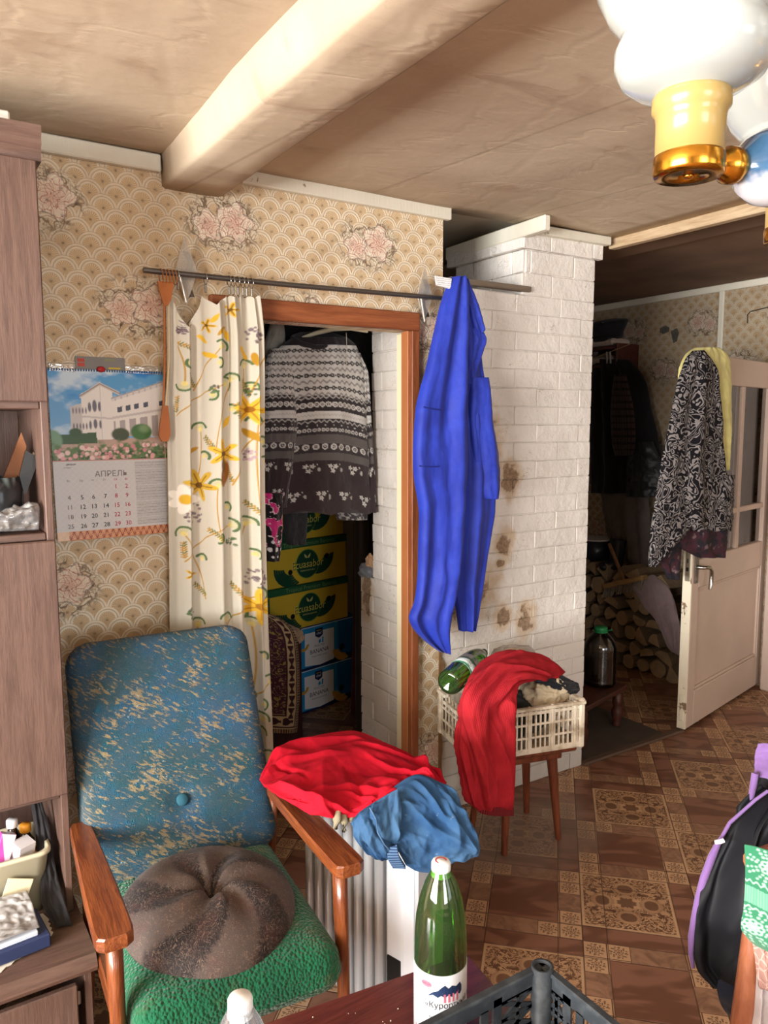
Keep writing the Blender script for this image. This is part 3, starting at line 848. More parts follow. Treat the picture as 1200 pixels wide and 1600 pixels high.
# things in and on the unit
solo('cardboard_carton', MB().box((.18, 2.17, zt+.022), (.22, .16, .042), .004), mat('white_carton', srgb(226, 222, 212), .7),
     'flat white carton lying on top of the walnut wall unit', 'carton')
NZ = 1.336   # floor of the upper niche
vs_ = thing('glass_pot', 'dark glittery glass pot holding papers in the upper niche of the wall unit', 'pot', (.215, 2.15, NZ))
pot = MB().lathe([(.046, 0), (.058, .01), (.066, .05), (.067, .10), (.060, .135), (.058, .135), (.063, .10), (.060, .02), (.0, .012)], 28)
def potm(t):
    p = t.pos(); x, y, z = t.sep(p); a = x.atan2(y)
    k = ((a*14.0).sin()*.5+.5)*t.ramp((z*40.0+(a*3.0).sin()*2.0).sin(), -.2, .8)
    return t.mix(k, srgb(34, 36, 40), t.mix(t.noise(p, 60, 2), srgb(70, 110, 92), srgb(150, 158, 165)))
part('pot_body', pot, mat('etched_dark_glass', rough=.15, spec=.6, build=potm), vs_)
pk = thing('paper_packet', 'striped white and coral paper packet sticking out of the glittery pot', 'packet', (.192, 2.13, NZ+.12))
b = MB()
for k in range(9): b.box((-.015, .0, .012+k*.0105), (.085, .045, .0085), .002, Matrix.Rotation(.18, 3, 'Y'), mi=k % 3)
part('sheets', b, [mat('packet_white', srgb(236, 232, 228)), mat('packet_coral', srgb(222, 150, 130)), mat('packet_mint', srgb(188, 214, 214))], pk)
bk = thing('notebook', 'thin brown covered notebook leaning upright in the glittery pot', 'notebook', (.252, 2.17, NZ+.09))
part('cover', MB().prism([(-.03, 0), (.02, 0), (.045, .12), (.035, .155), (.012, .10)], -.004, .004), mat('tan_cover', srgb(150, 100, 66), .6), bk)
part('pages', MB().prism([(-.005, .0), (.030, .0), (.066, .095), (.060, .105)], -.012, -.004), mat('yellowed_pages', srgb(208, 186, 156), .8), bk)
part('dark_sleeve', MB().prism([(.01, .0), (.036, .0), (.072, .09), (.040, .11)], -.022, -.012), mat('black_sleeve', srgb(40, 38, 36), .3), bk)
M_clear = thin('crinkled_clear_plastic', (.90, .91, .92), .10, .12, .12)
bag = patch([[(.075, 2.055, NZ+.012), (.15, 2.05, NZ+.010), (.22, 2.05, NZ+.008), (.300, 2.055, NZ+.006)],
             [(.08, 2.07, NZ+.042), (.15, 2.06, NZ+.040), (.22, 2.06, NZ+.044), (.305, 2.06, NZ+.062)],
             [(.09, 2.10, NZ+.060), (.15, 2.10, NZ+.045), (.23, 2.10, NZ+.048), (.298, 2.09, NZ+.070)],
             [(.10, 2.13, NZ+.020), (.16, 2.13, NZ+.012), (.23, 2.13, NZ+.012), (.295, 2.12, NZ+.030)]], 46, 60, .001, .012, .012, 5, (1, .4), 4, world=True)
solo('plastic_bag', bag, M_clear, 'crumpled clear plastic bag lying in front of the glittery pot', 'bag')

LZ = .336
bin_ = thing('plastic_container', 'cream translucent plastic container of medicines in the lower niche', 'container', (.155, 2.15, LZ))
def rbox(w, d, r, n=6):
    o = []
    for cx, cyy, a0 in ((w/2-r, d/2-r, 0), (-w/2+r, d/2-r, 90), (-w/2+r, -d/2+r, 180), (w/2-r, -d/2+r, 270)):
        for k in range(n+1):
            a = math.radians(a0+90*k/n); o.append((cx+r*math.cos(a), cyy+r*math.sin(a)))
    return o
def tub(w0, d0, w1, d1, h, th=.004, r=.03, lip=.006):
    rings = [(w0, d0, 0), (w1, d1, h-.012), (w1+2*lip, d1+2*lip, h-.010), (w1+2*lip, d1+2*lip, h), (w1-2*th, d1-2*th, h), (w0-2*th, d0-2*th, th)]
    P = np.array([[(x, y, z) for x, y in rbox(w, d, r)] for w, d, z in rings]); P = P.transpose(1, 0, 2)
    return MB().ringgrid(P)
part('tub', tub(.22, .15, .26, .18, .17), mat('cream_plastic', srgb(206, 198, 170), .35, trans=.0), bin_)
def pill_bottle(x, y, z, capc, name, lab):
    o = thing(name, lab, 'bottle', (x, y, z))
    part('glass_body', MB().lathe([(.019, 0), (.021, .003), (.021, .075), (.011, .092), (.011, .10), (0, .10)], 16), mat('dark_brown_glass', srgb(40, 24, 16), .1, spec=.6), o)
    part('cap', MB().lathe([(.013, .098), (.0145, .10), (.0145, .118), (.012, .121), (0, .121)], 16), mat('cap_'+capc, srgb(capc), .4), o)
pill_bottle(.214, 2.19, LZ+.095, '#E8E8EA', 'medicine_bottle', 'brown medicine bottle with a white cap in the cream container')
pill_bottle(.243, 2.165, LZ+.085, '#E0962C', 'medicine_bottle', 'brown medicine bottle with an orange cap in the cream container')
b = MB().box((0, 0, 0), (.035, .03, .12), .001, (Matrix.Rotation(.35, 3, 'Y') @ Matrix.Rotation(-.2, 3, 'X')))
b.v = [(x+.178, y+2.115, z+LZ+.155) for x, y, z in b.v]
solo('medicine_box', b, mat('magenta_box', rough=.4, build=lambda t: t.mix(t.ramp(t.sep(t.pos())[0], .004, .006), srgb(204, 78, 172), srgb(236, 214, 232))), 'magenta and white medicine box leaning in the cream container', 'box')
b = MB().box((0, 0, 0), (.045, .04, .11), .001, (Matrix.Rotation(.45, 3, 'Z') @ Matrix.Rotation(.25, 3, 'X')))
b.v = [(x+.224, y+2.115, z+LZ+.135) for x, y, z in b.v]
solo('medicine_box', b, mat('white_box', srgb(232, 228, 230), .5), 'plain white medicine box standing in the cream container', 'box')
b = MB()
for k in range(6): b.box((.252+k*.001, 2.125, LZ+.11+k*.008), (.045, .05, .003), .001, Matrix.Rotation(.3+k*.12, 3, 'Y'))
solo('blister_pack', b, mat('copper_foil', srgb(190, 140, 110), .35, .6), 'fan of copper coloured blister strips in the cream container', 'medicine')
b = MB().box((0, 0, 0), (.062, .004, .05), .001, Matrix.Rotation(.35, 3, 'Y')); b.v = [(x+.205, y+2.052, z+LZ+.095) for x, y, z in b.v]
solo('price_tag', b, mat('pale_yellow_tag', srgb(226, 214, 178), .7), 'pale yellow paper tag stuck on the front of the cream container', 'tag')
b = patch([[(.255, 2.20, LZ+.32), (.275, 2.20, LZ+.32)], [(.262, 2.14, LZ+.20), (.295, 2.13, LZ+.20)], [(.262, 2.08, LZ+.10), (.300, 2.07, LZ+.10)],
           [(.255, 2.02, LZ+.05), (.305, 2.0, LZ+.06)], [(.275, 1.97, LZ+.012), (.315, 1.96, LZ+.006)]], 50, 18, .006, .006, .004, 8, (0, 1), 2, world=True)
solo('dark_stocking', b, cloth('black_nylon', srgb(34, 32, 34), .6), 'black nylon stocking hanging out of the lower niche beside the container', 'stocking')
dl = MB()
poly = [(.02, 1.862), (.12, 1.862)]+[(.12+k*.0115, 1.866+k*.0075+(.003 if k % 2 else -.002)) for k in range(1, 12)]+[(.268+(.002 if k % 2 else -.003), 1.955+k*.01) for k in range(8)]+[(.26, 2.06), (.02, 2.06)]
solo('lace_doily', dl.prism(poly, 0, .002, (0, 0, LZ), (1, 0, 0), (0, 1, 0), (0, 0, 1)), mat('lace_white', srgb(218, 212, 200), .9), 'scalloped white doily under the blue folder', 'doily')
fo = thing('folder', 'navy blue folder box lying on the lace doily under a grey plastic bag', 'folder', (.13, 1.96, LZ+.004), .10)
part('folder_body', MB().box((0, 0, .017), (.24, .13, .034), .003), mat('navy_board', srgb(46, 56, 92), .5), fo)
part('papers', MB().box((-.01, .0, .040), (.21, .11, .012), .002), mat('pale_blue_paper', srgb(206, 214, 228), .7), fo)
b = patch([[(.02, 1.90, LZ+.050), (.10, 1.905, LZ+.054), (.17, 1.91, LZ+.060), (.235, 1.925, LZ+.052)],
           [(.02, 1.94, LZ+.064), (.10, 1.945, LZ+.066), (.17, 1.95, LZ+.064), (.232, 1.955, LZ+.062)],
           [(.02, 1.99, LZ+.088), (.10, 1.99, LZ+.088), (.17, 1.99, LZ+.086), (.228, 1.985, LZ+.085)],
           [(.02, 2.03, LZ+.098), (.10, 2.03, LZ+.098), (.17, 2.03, LZ+.098), (.222, 2.02, LZ+.10)]], 50, 60, .001, .007, .006, 11, (1, .2), 3, world=True)
solo('plastic_sheet', b, thin('grey_plastic_film', (.72, .72, .73), .14, .15, .30), 'crinkled grey plastic bag spread over the navy folder', 'bag')

# ------------------------------------------------------------------ armchair
def upholstery(t):
    p = t.pos(); x, y, z = t.sep(p)
    n = t.noise(p, 7, 3); sw = t.noise(t.vmath('ADD', p, t.noise(p, 9, 2, col=True)), 26, 4)
    c = t.mix(t.ramp(n, .35, .68), srgb(38, 94, 128), srgb(32, 86, 98))
    c = t.mix(t.ramp(((sw*44.0).sin()), .4, .95)*.35, c, srgb(26, 64, 96))
    u = x*.50+z*.86; v = -x*.86+z*.50     # gold flecks woven on the slant
    fl = t.noise(t.comb(v*46.0+n*2.0, u*150.0, y*20.0), 1.0, 5, .68, .35)
    ms = t.noise(p, 10, 4)
    k = t.ramp(fl+(ms-.5)*.50, .555, .60)
    c = t.mix(k*.78, c, t.mix(t.noise(p, 90, 2), srgb(192, 166, 114), srgb(160, 140, 100)))
    dots = t.voro(p, 70, 'F1'); c = t.mix((1-t.ramp(dots, .10, .20))*t.ramp(ms, .52, .6)*.8, c, srgb(170, 190, 200))
    return dict(color=c, bump=(sw*44.0).sin()*.5+t.noise(p, 220, 3)*.6+k*.5, dist=.0028)
def terry(t):
    p = t.pos(); n = t.noise(p, 5, 3); v = t.voro(p, 130, 'F1')
    c = t.mix(t.ramp(n, .3, .7), srgb(30, 108, 74), srgb(22, 88, 60))
    d = t.noise(t.vmath('ADD', p, (3, 3, 3)), 9, 5); c = t.mix(t.ramp(d, .55, .72)*.5, c, srgb(92, 84, 50))
    return dict(color=c, bump=(1-v)*1.0+t.noise(p, 40, 3)*.8, dist=.005)
M_arm = wood('polished_red_brown_wood', srgb(146, 82, 44), srgb(98, 46, 24), 'y', .28, .35, 1.4)
M_armz = wood('polished_red_brown_wood_upright', srgb(146, 82, 44), srgb(98, 46, 24), 'z', .28, .35, 1.4)
chair = thing('armchair', 'wooden armchair with tall blue gold flecked backrest and green terry seat', 'armchair', (.60, 1.76, 0), -math.radians(4))
def cushion(w, h, th, n=46, rc=.06, pw=6.0, dome=.35, topw=1.0, tuft=None):
    """upholstered slab in its own xz plane, face towards -y, thickness th; rounded corners"""
    us = np.linspace(-1, 1, n); U, V = np.meshgrid(us, us, indexing='ij')
    # square to rounded-rectangle map
    ex = np.sign(U)*np.abs(U)**.85; ez = np.sign(V)*np.abs(V)**.85
    X_ = ex*w/2; Z_ = ez*h/2
    ax = np.abs(X_)-(w/2-rc); az = np.abs(Z_)-(h/2-rc); cn = (ax > 0) & (az > 0)
    r = np.maximum(np.maximum(ax, az), 1e-6); l = np.sqrt(ax**2+az**2)
    f = np.where(cn, r/np.maximum(l, 1e-6), 1.0)
    X_ = np.where(cn, np.sign(X_)*((w/2-rc)+ax*f), X_); Z_ = np.where(cn, np.sign(Z_)*((h/2-rc)+az*f), Z_)
    X_ = X_*(1+(topw-1)*(Z_/h+.5))
    e = np.maximum(np.abs(U), np.abs(V))
    prof = (1-e**pw)**(1/2.4)
    Y_ = -th*(.62*prof+dome*.38*(1-U**2)*(1-V**2))
    if tuft:
        for tx, tz in tuft: Y_ += .018*np.exp(-((X_-tx)**2+(Z_-tz)**2)/.0016)
    fr = np.stack([X_, Y_, Z_+h/2], 2); bk = np.stack([X_, th*.35*prof, Z_+h/2], 2)
    mb = MB(); I = np.arange(n*n).reshape(n, n)
    a, b, c, d = I[:-1, :-1].ravel(), I[1:, :-1].ravel(), I[1:, 1:].ravel(), I[:-1, 1:].ravel()
    mb.add(fr.reshape(-1, 3), np.stack([a, b, c, d], 1).tolist(), 0, True)
    mb.add(bk.reshape(-1, 3), np.stack([d, c, b, a], 1).tolist(), 0, True)
    return mb
def xf(mb, M):
    mb.v = [tuple(M @ Vector(q)) for q in mb.v]; return mb
BA = math.radians(-24)
bc = xf(cushion(.520, .66, .12, 60, .07, 9, .30, 1.0, [(-.005, -.14)]), Matrix.Translation((.0, .205, .385)) @ Matrix.Rotation(BA, 4, 'X'))
part('backrest', bc, mat('blue_gold_jacquard', rough=.85, sheen=.2, spec=.2, build=upholstery), chair)
bt = MB().lathe([(.0, .004), (.012, .003), (.017, -.002), (.016, -.008)], 16, Matrix.Translation((.0, .205, .385)) @ Matrix.Rotation(BA, 4, 'X') @ Matrix.Translation((-.005, -.081, .19)) @ Matrix.Rotation(PI/2, 4, 'X'))
part('button', bt, mat('teal_button_cloth', srgb(40, 88, 104), .9), chair, label='cloth covered button')
sc = xf(cushion(.48, .56, .115, 56, .06, 8, .3), Matrix.Translation((0, -.315, .335)) @ Matrix.Rotation(math.radians(-87), 4, 'X'))
M_terry = mat('green_terry_cloth', rough=.95, sheen=.3, spec=.1, build=terry)
part('seat', sc, M_terry, chair, label='green terry covered seat')
for s in (-1, 1):
    # arm: a plank narrowing to the back, rounded nose
    a0 = []
    n = 12
    prof = [(-.285, .022), (-.275, .036), (-.255, .0385), (-.10, .037), (.08, .032), (.24, .026), (.255, .020)]
    top = [(p, w_) for p, w_ in prof]
    poly = [(s*.262+w_, y_) for y_, w_ in prof]+[(s*.262-w_, y_) for y_, w_ in prof[::-1]]
    if s > 0: pass
    mb = MB()
    rings = []
    for dz, k in ((-.015, .90), (-.011, 1.0), (.010, 1.0), (.015, .88)):
        rings.append([(s*.262+(x_-s*.262)*k, y_*(.985+.015*k), .572+dz-.03*(y_+.27)) for x_, y_ in poly])
    P = np.array(rings).transpose(1, 0, 2)
    mb.ringgrid(P, smooth=False)
    part('armrest', mb, M_arm, chair)
    lg = MB()
    for (y0, y1, z1, r0, r1) in ((-.255, -.225, .566, .013, .024),):
        q = [(0, .0), (.33, .45), (.75, .9), (1.0, 1.0)]
        rr = []
        for f_, g_ in q:
            r_ = r0+(r1-r0)*g_; cyy = y0+(y1-y0)*f_; z = z1*f_
            rr.append([(s*.258+r_*.75*math.cos(a), cyy+r_*math.sin(a), z) for a in np.linspace(0, 2*PI, 10, endpoint=False)])
        lg.ringgrid(np.array(rr).transpose(1, 0, 2))
    part('leg', lg, M_armz, chair)
    rl = MB(); rr = []
    for f_, r_ in ((0, .012), (.4, .020), (.8, .022), (1, .020)):
        rr.append([(s*.252+r_*.7*math.cos(a), .30-.09*f_+r_*math.sin(a), .545*f_) for a in np.linspace(0, 2*PI, 10, endpoint=False)])
    rl.ringgrid(np.array(rr).transpose(1, 0, 2)); part('leg', rl, M_armz, chair)
    part('side_rail', MB().box((s*.246, .02, .30), (.022, .53, .05), .004, Matrix.Rotation(math.radians(-3), 3, 'X')), M_arm, chair)
part('front_rail', MB().box((0, -.235, .305), (.47, .022, .05), .004), M_arm, chair)

# the round velvet cushion on the seat
pc = thing('round_cushion', 'round brown velvet cushion with a gathered centre lying on the green seat', 'cushion', (.592, 1.70, .43), 0, None, mat4((.585, 1.70, .425), .3, math.radians(9), 0))
nu_, nr = 120, 34
A_, R_ = np.meshgrid(np.linspace(0, 2*PI, nu_, endpoint=False), np.linspace(0, 1, nr), indexing='ij')
def cush_top(R, A):
    pleat = .010*np.sin(A*6+R*1.5)*np.exp(-((R-.35)/.3)**2)
    z = .088*(1-R**3.2)**.55 - .050*np.exp(-(R/.14)**2)+pleat
    return z
Zt = cush_top(R_, A_); rad = .212*R_*(1+.02*np.sin(A_*3+1))
topP = np.stack([rad*np.cos(A_), rad*np.sin(A_), Zt], 2)
botP = np.stack([rad*np.cos(A_), rad*np.sin(A_), -.045*(1-R_**3)**.5], 2)
Pc = np.concatenate([topP[:, 1:], botP[:, ::-1][:, 1:-1]], 1)
sw = (A_/(2*PI)*5+R_*.8+.1) % 1.0
swf = np.concatenate([sw[:, 1:], np.full((nu_, nr-2), .7)], 1)
cA, cB = np.array(srgb(82, 70, 65)), np.array(srgb(34, 27, 28))
kk = np.where(swf < .5, 1.0, 0.0)[..., None]
cc = cA*kk+cB*(1-kk)
def velvet(t):
    p = t.pos(); n = t.noise(p, 20, 3); w = t.noise(t.vmath('ADD', p, t.noise(p, 14, 2, col=True)), 22, 3)
    ln = 1-t.ramp((w-.5).abs(), .010, .026)
    c = t.mix(t.ramp(n, .45, .75)*.4, t.attr(), srgb(96, 58, 50))
    return dict(color=t.mix(ln*.75, c, srgb(150, 126, 110)), bump=ln*.6+n*.5, dist=.002)
mb = MB().ringgrid(Pc, cc); part('cover', mb, mat('brown_velvet', rough=.75, sheen=.12, build=velvet), pc)
part('centre_knot', MB().lathe([(0, .012), (.012, .008), (.014, 0)], 14, Matrix.Translation((0, 0, .034))), mat('dark_velvet_knot', srgb(40, 32, 32), .8), pc)

# ------------------------------------------------------------------ printed patterns worked out as colour grids
class Ras:
    """a small painter: colours on a grid of mesh points, addressed in its own units"""
    def __init__(s, w, h, nx, ny, base):
        s.x, s.y = np.meshgrid(np.linspace(0, w, nx), np.linspace(0, h, ny), indexing='ij')
        s.c = np.ones((nx, ny, 3))*np.array(base)
    def put(s, m_, c):
        m_ = np.clip(m_, 0, 1)[..., None]; s.c = s.c*(1-m_)+np.array(c)*m_
    def disc(s, cx, cy_, r, c, soft=.7, ry=None, a=0.0, al=1.0):
        ry = ry or r; dx = s.x-cx; dy = s.y-cy_; ca, sa = math.cos(a), math.sin(a)
        d = np.sqrt(((dx*ca+dy*sa)/r)**2+((-dx*sa+dy*ca)/ry)**2)
        s.put((1-(d-1)*min(r, ry)/soft)*(d < 1+soft/min(r, ry))*al if False else np.clip((1-d)*min(r, ry)/soft+.5, 0, 1)*al, c)
    def line(s, pts, w, c, al=1.0, soft=.8):
        dm = np.full(s.x.shape, 1e9)
        for (x0, y0), (x1, y1) in zip(pts[:-1], pts[1:]):
            dx, dy = x1-x0, y1-y0; L = dx*dx+dy*dy+1e-9
            t = np.clip(((s.x-x0)*dx+(s.y-y0)*dy)/L, 0, 1)
            dm = np.minimum(dm, np.hypot(s.x-x0-t*dx, s.y-y0-t*dy))
        s.put(np.clip((w/2-dm)/soft+.5, 0, 1)*al, c)
    def poly(s, pts, c, al=1.0):
        ins = np.zeros(s.x.shape, bool); n = len(pts)
        for i in range(n):
            x0, y0 = pts[i]; x1, y1 = pts[(i+1) % n]
            cond = ((y0 > s.y) != (y1 > s.y)) & (s.x < (x1-x0)*(s.y-y0)/(y1-y0+1e-12)+x0)
            ins ^= cond
        s.put(ins*al, c)

# curtain: its print in the frame of the hanging cloth (about 150 x 740 units)
GOLD, OLIVE, GREEN, VIOL, YEL, BRN = srgb(182, 138, 44), srgb(120, 118, 60), srgb(88, 112, 74), srgb(120, 104, 112), srgb(222, 178, 58), srgb(112, 78, 34)
def curtain_print(nx, ny):
    R = Ras(150, 745, nx, ny, srgb(204, 198, 182)); r = random.Random(5)
    def curve(x, y, a, L, k, w=1.6, c=GOLD, n=9):
        p = [(x, y)]
        for i in range(n):
            a += k; x += math.cos(a)*L/n; y += math.sin(a)*L/n; p.append((x, y))
        R.line(p, w, c); return p[-1], a
    def umbel(x, y, a, s):
        for k in range(9):
            b = a+(k-4)*.26; R.line([(x, y), (x+math.cos(b)*s, y+math.sin(b)*s)], .9, srgb(196, 190, 120), .8)
        for k in range(12):
            b = a+(k-5.5)*.24; R.disc(x+math.cos(b)*s, y+math.sin(b)*s, 1.8, GREEN)
        R.disc(x, y, s*.34, srgb(226, 208, 130), al=.8)
    def fern(x, y, a, L):
        e, a2 = curve(x, y, a, L, .06, 1.2, GOLD)
        for k in range(7):
            f = k/7; q = (x+(e[0]-x)*f, y+(e[1]-y)*f)
            for sg in (-1, 1):
                b = a+sg*.9; R.line([q, (q[0]+math.cos(b)*L*.16, q[1]+math.sin(b)*L*.16)], 1.6, r.choice([GOLD, OLIVE]))
    def lily(x, y, s, c1=YEL, c2=BRN, n=6, a0=0.0):
        for k in range(n):
            a = a0+k*2*PI/n; R.disc(x+math.cos(a)*s*.55, y+math.sin(a)*s*.55, s*.58, c1, .9, s*.20, a)
            R.line([(x, y), (x+math.cos(a)*s*.8, y+math.sin(a)*s*.8)], 1.6, c2, .8)
        R.disc(x, y, s*.2, c2)
    def cluster(x, y, s, n=26, c=VIOL):
        for k in range(n):
            a = r.uniform(0, 6.28); d = s*math.sqrt(r.random()); R.disc(x+d*math.cos(a), y+d*math.sin(a)*1.2, r.uniform(1.2, 2.6), c if r.random() < .8 else srgb(84, 68, 72), al=.85)
    def leaf(x, y, a, L, c):
        R.disc(x+math.cos(a)*L/2, y+math.sin(a)*L/2, L/2, c, .8, L*.17, a)
    # sprigs, stems, then blossoms
    for (x, y, a, L, k) in [(12, 190, -.9, 90, .06), (35, 320, -1.2, 110, -.05), (20, 420, -1.0, 95, .07), (70, 250, -1.5, 120, .03), (100, 300, -1.3, 130, .04),
                            (60, 560, -1.1, 120, .05), (25, 620, -1.2, 100, -.04), (110, 480, -1.6, 120, .03), (125, 640, -1.4, 120, -.03), (90, 700, -1.2, 110, .04), (140, 350, -1.7, 150, .02), (55, 480, -1.7, 110, -.04), (80, 390, -1.9, 90, .05), (110, 200, -1.2, 90, -.05), (45, 700, -1.0, 100, .05), (100, 600, -2.0, 90, .05), (40, 150, -1.3, 80, .05), (15, 80, 1.2, 60, .05), (128, 160, -1.4, 100, .05)]:
        e, a2 = curve(x, y, a, L, k)
        umbel(e[0], e[1], a2, 11)
        m_ = (x+(e[0]-x)*.55+3, y+(e[1]-y)*.55); umbel(m_[0]+10, m_[1]-6, a2+.8, 8)
        fern(x, y-6, a-.9, 26)
    for (x, y, a, L) in [(66, 40, -1.0, 22), (74, 62, -.8, 20), (60, 75, -2.4, 22), (84, 52, 1.1, 24), (50, 90, .3, 24), (110, 80, .9, 26), (120, 210, .8, 28), (96, 190, 2.2, 24), (30, 250, -.6, 18), (132, 90, 1.4, 22)]:
        leaf(x, y, a, L, r.choice([GOLD, YEL, OLIVE]))
    cluster(28, 30, 12); cluster(20, 50, 8); cluster(136, 62, 12); cluster(34, 345, 15, 34); cluster(134, 445, 14, 34); cluster(20, 330, 9); cluster(70, 150, 8, 14, GREEN); cluster(130, 150, 8, 14, GREEN); cluster(126, 250, 9, 20, srgb(176, 150, 160)); cluster(30, 500, 8, 14, GREEN); cluster(95, 390, 8, 14, GREEN); cluster(100, 560, 7, 12, GREEN)
    lily(84, 250, 22, YEL, BRN, 6, .4); lily(46, 300, 24, srgb(206, 168, 60), BRN, 6, .2); lily(128, 180, 24, YEL, srgb(150, 100, 30), 6, .1); lily(136, 490, 26, YEL, srgb(160, 110, 30), 6, .5); lily(60, 46, 12, YEL, BRN, 5); lily(100, 22, 12, YEL, BRN, 5); lily(30, 440, 10, YEL, BRN, 5)
    for k in range(7): R.disc(22+math.cos(k*.9)*13, 322+math.sin(k*.9)*13, 11, srgb(240, 234, 220), 1.2, 7, k*.9)
    R.disc(22, 322, 8, YEL, 2.5)
    R.disc(86, 282, 7, srgb(150, 96, 40), 2, 20, .2); R.disc(84, 268, 4, BRN, 2, 12)
    for k in range(3): umbel(128+k*6, 690+k*18-(k == 1)*40, -1.2, 11)
    return R.c

rod_m = mat('grey_steel_rod', srgb(112, 108, 104), .35, .85)
rodp = [ony(224, 422, 2.345), ony(450, 445, 2.35), ony(690, 466, 2.352), ony(728, 470, 2.352)]
rod = thing('curtain_rod', 'thin grey metal curtain rod hung across the doorway below the ceiling', 'curtain rod', tuple(rodp[0]))
part('pole', MB().tube(rodp, .0085, 12), rod_m, rod, True)
M_clip = mat('bright_clip_steel', srgb(180, 178, 172), .25, 1.0)
def ring_mb(c, R0, r, n=18, ax=(1, 0, .1)):
    ax = np.array(ax, float); ax /= np.linalg.norm(ax); a = np.cross(ax, [0, 0, 1]); a /= np.linalg.norm(a); b = np.cross(ax, a)
    P = []
    for i in range(n):
        w = 2*PI*i/n; d = a*math.cos(w)+b*math.sin(w)
        P.append([np.array(c)+d*(R0+r*math.cos(q))+ax*r*math.sin(q) for q in np.linspace(0, 2*PI, 6, endpoint=False)])
    P = np.array(P); I = np.arange(n*6).reshape(n, 6); J = np.roll(I, -1, 0); K = np.roll(I, -1, 1); L_ = np.roll(J, -1, 1)
    return MB().add(P.reshape(-1, 3), np.stack([I.ravel(), J.ravel(), L_.ravel(), K.ravel()], 1).tolist(), 0, True)
def rod_at(px):
    xs = [224, 450, 690, 728]; i = 0 if px < 450 else 1 if px < 690 else 2
    f = (px-xs[i])/(xs[i+1]-xs[i]); return rodp[i]*(1-f)+rodp[i+1]*f
for px, dz in ((273, .046), (315, .052), (352, .048), (358, .05), (366, .049), (374, .05), (380, .048), (388, .05)):
    p_ = rod_at(px); h = thing('curtain_ring', {273: 'steel clip ring at the left corner of the curtain beside the brown strap', 315: 'lone steel clip ring between the drooping curtain edge and the bunched rings'}.get(px, 'steel clip ring in the tight bunch at the right of the floral curtain'), 'curtain ring', tuple(p_), 0, 'clip rings on the curtain rod')
    part('ring', ring_mb(p_+np.array([0, 0, -.007]), .0165, .0014), M_clip, h, True)
    part('clip', MB().box(p_+np.array([0, 0, -.036]), (.006, .009, .026), .002), M_clip, h, True)

# curtain cloth
NV, NU = 620, 190
rows = [(462, 262, 405), (480, 262, 407), (520, 263, 411), (600, 264, 412), (700, 264, 411), (800, 266, 412), (900, 267, 414), (1000, 268, 417), (1100, 272, 421), (1198, 290, 425)]
t_, xr_ = spline(rows, NV)
Yc = 2.352
L = np.array([ony(a, p, Yc) for p, (a, b) in zip(t_, xr_)]); R_ = np.array([ony(b, p, Yc) for p, (a, b) in zip(t_, xr_)])
s_ = np.linspace(0, 1, NU); V_ = np.linspace(0, 1, NV); SS, VV = np.meshgrid(s_, V_, indexing='ij')
sx = SS+.010*np.sin(2*PI*(7*SS+.15*VV))*.8
P = L[None]*(1-sx[..., None])+R_[None]*sx[..., None]
wS = SS+.055*np.sin(2*PI*(1.15*SS+.13))+.020*np.sin(2*PI*(2.6*SS+.4)); fd = .021*np.sin(2*PI*(3.6*wS+.22*fbm(SS*1.5, VV*.9, 3)+.05))*(.5+.5*VV)+.007*np.sin(2*PI*(8.3*wS+.25*fbm(SS*2, VV*1.2, 6)))*np.clip(1.1-.8*VV, .25, 1)
fd += .024*np.exp(-((SS-.80)/.035)**2)*np.clip(VV*4, 0, 1)-.022*np.exp(-((SS-.90)/.05)**2)*np.clip(VV*4, 0, 1)
fd += .003*fbm(SS*2.2, VV*9, 12)
P[..., 1] += fd
# the top edge droops between the clips
clips = np.array([.03, .37, .63, .67, .73, .78, .83, .88, .985])
dr = np.min(np.abs(SS[..., None]-clips), axis=2); droop = np.where(SS < .37, .26*np.clip(dr/.17, 0, 1), .07*np.clip(dr/.13, 0, 1))
P[..., 2] -= droop*np.clip(1-VV*9, 0, 1)**2*.42
crt = MB().sheet(P[:, ::-1], curtain_print(NU, NV)[:, ::-1], .0016, srgb(214, 206, 186))
solo('curtain', crt, printed('floral_cotton', .9, .1, .0005, 900), 'cream curtain with yellow flowers and green sprigs hanging beside the doorway', 'curtain')

# clear plastic ornaments on the rod
M_acr = thin('smoky_clear_acrylic', (.74, .70, .62), .22, .06, .22)
M_acr2 = mat('grey_film_backing', srgb(112, 104, 92), .3, .2)
for (px, py, lab) in ((292, 424, 'clear pointed plastic bracket holding the rod above the floral curtain'), (664, 462, 'clear pointed plastic bracket holding the rod beside the blue robe')):
    c0 = ony(px, py, 2.375); b_ = thing('rod_bracket', lab, 'bracket', tuple(c0), 0, None)
    pl = [(-.004, .105), (.012, .055), (.032, -.0), (.012, -.055), (-.004, -.090), (-.022, -.045), (-.036, .0), (-.020, .055)]
    part('plate', MB().prism(pl, -.004, .0), M_acr, b_)
    wv = [(.0+.010*math.sin(z*60), z) for z in np.linspace(.06, -.075, 14)]
    mb = MB(); P_ = np.array([[(x-.006, .006, z), (x+.014, .004, z)] for x, z in wv]); mb.sheet(P_, None, .001); part('film_strip', mb, M_acr2, b_)
    part('pin', MB().tube([(-.030, -.016, -.01), (-.008, -.010, -.095)], .0032, 8), mat('clear_pin', srgb(205, 200, 190), .2, .3), b_)
    part('screw', MB().lathe([(0, .004), (.004, .003), (.005, 0)], 10, Matrix.Translation((.0, -.006, -.012)) @ Matrix.Rotation(PI/2, 4, 'X')), M_clip, b_)

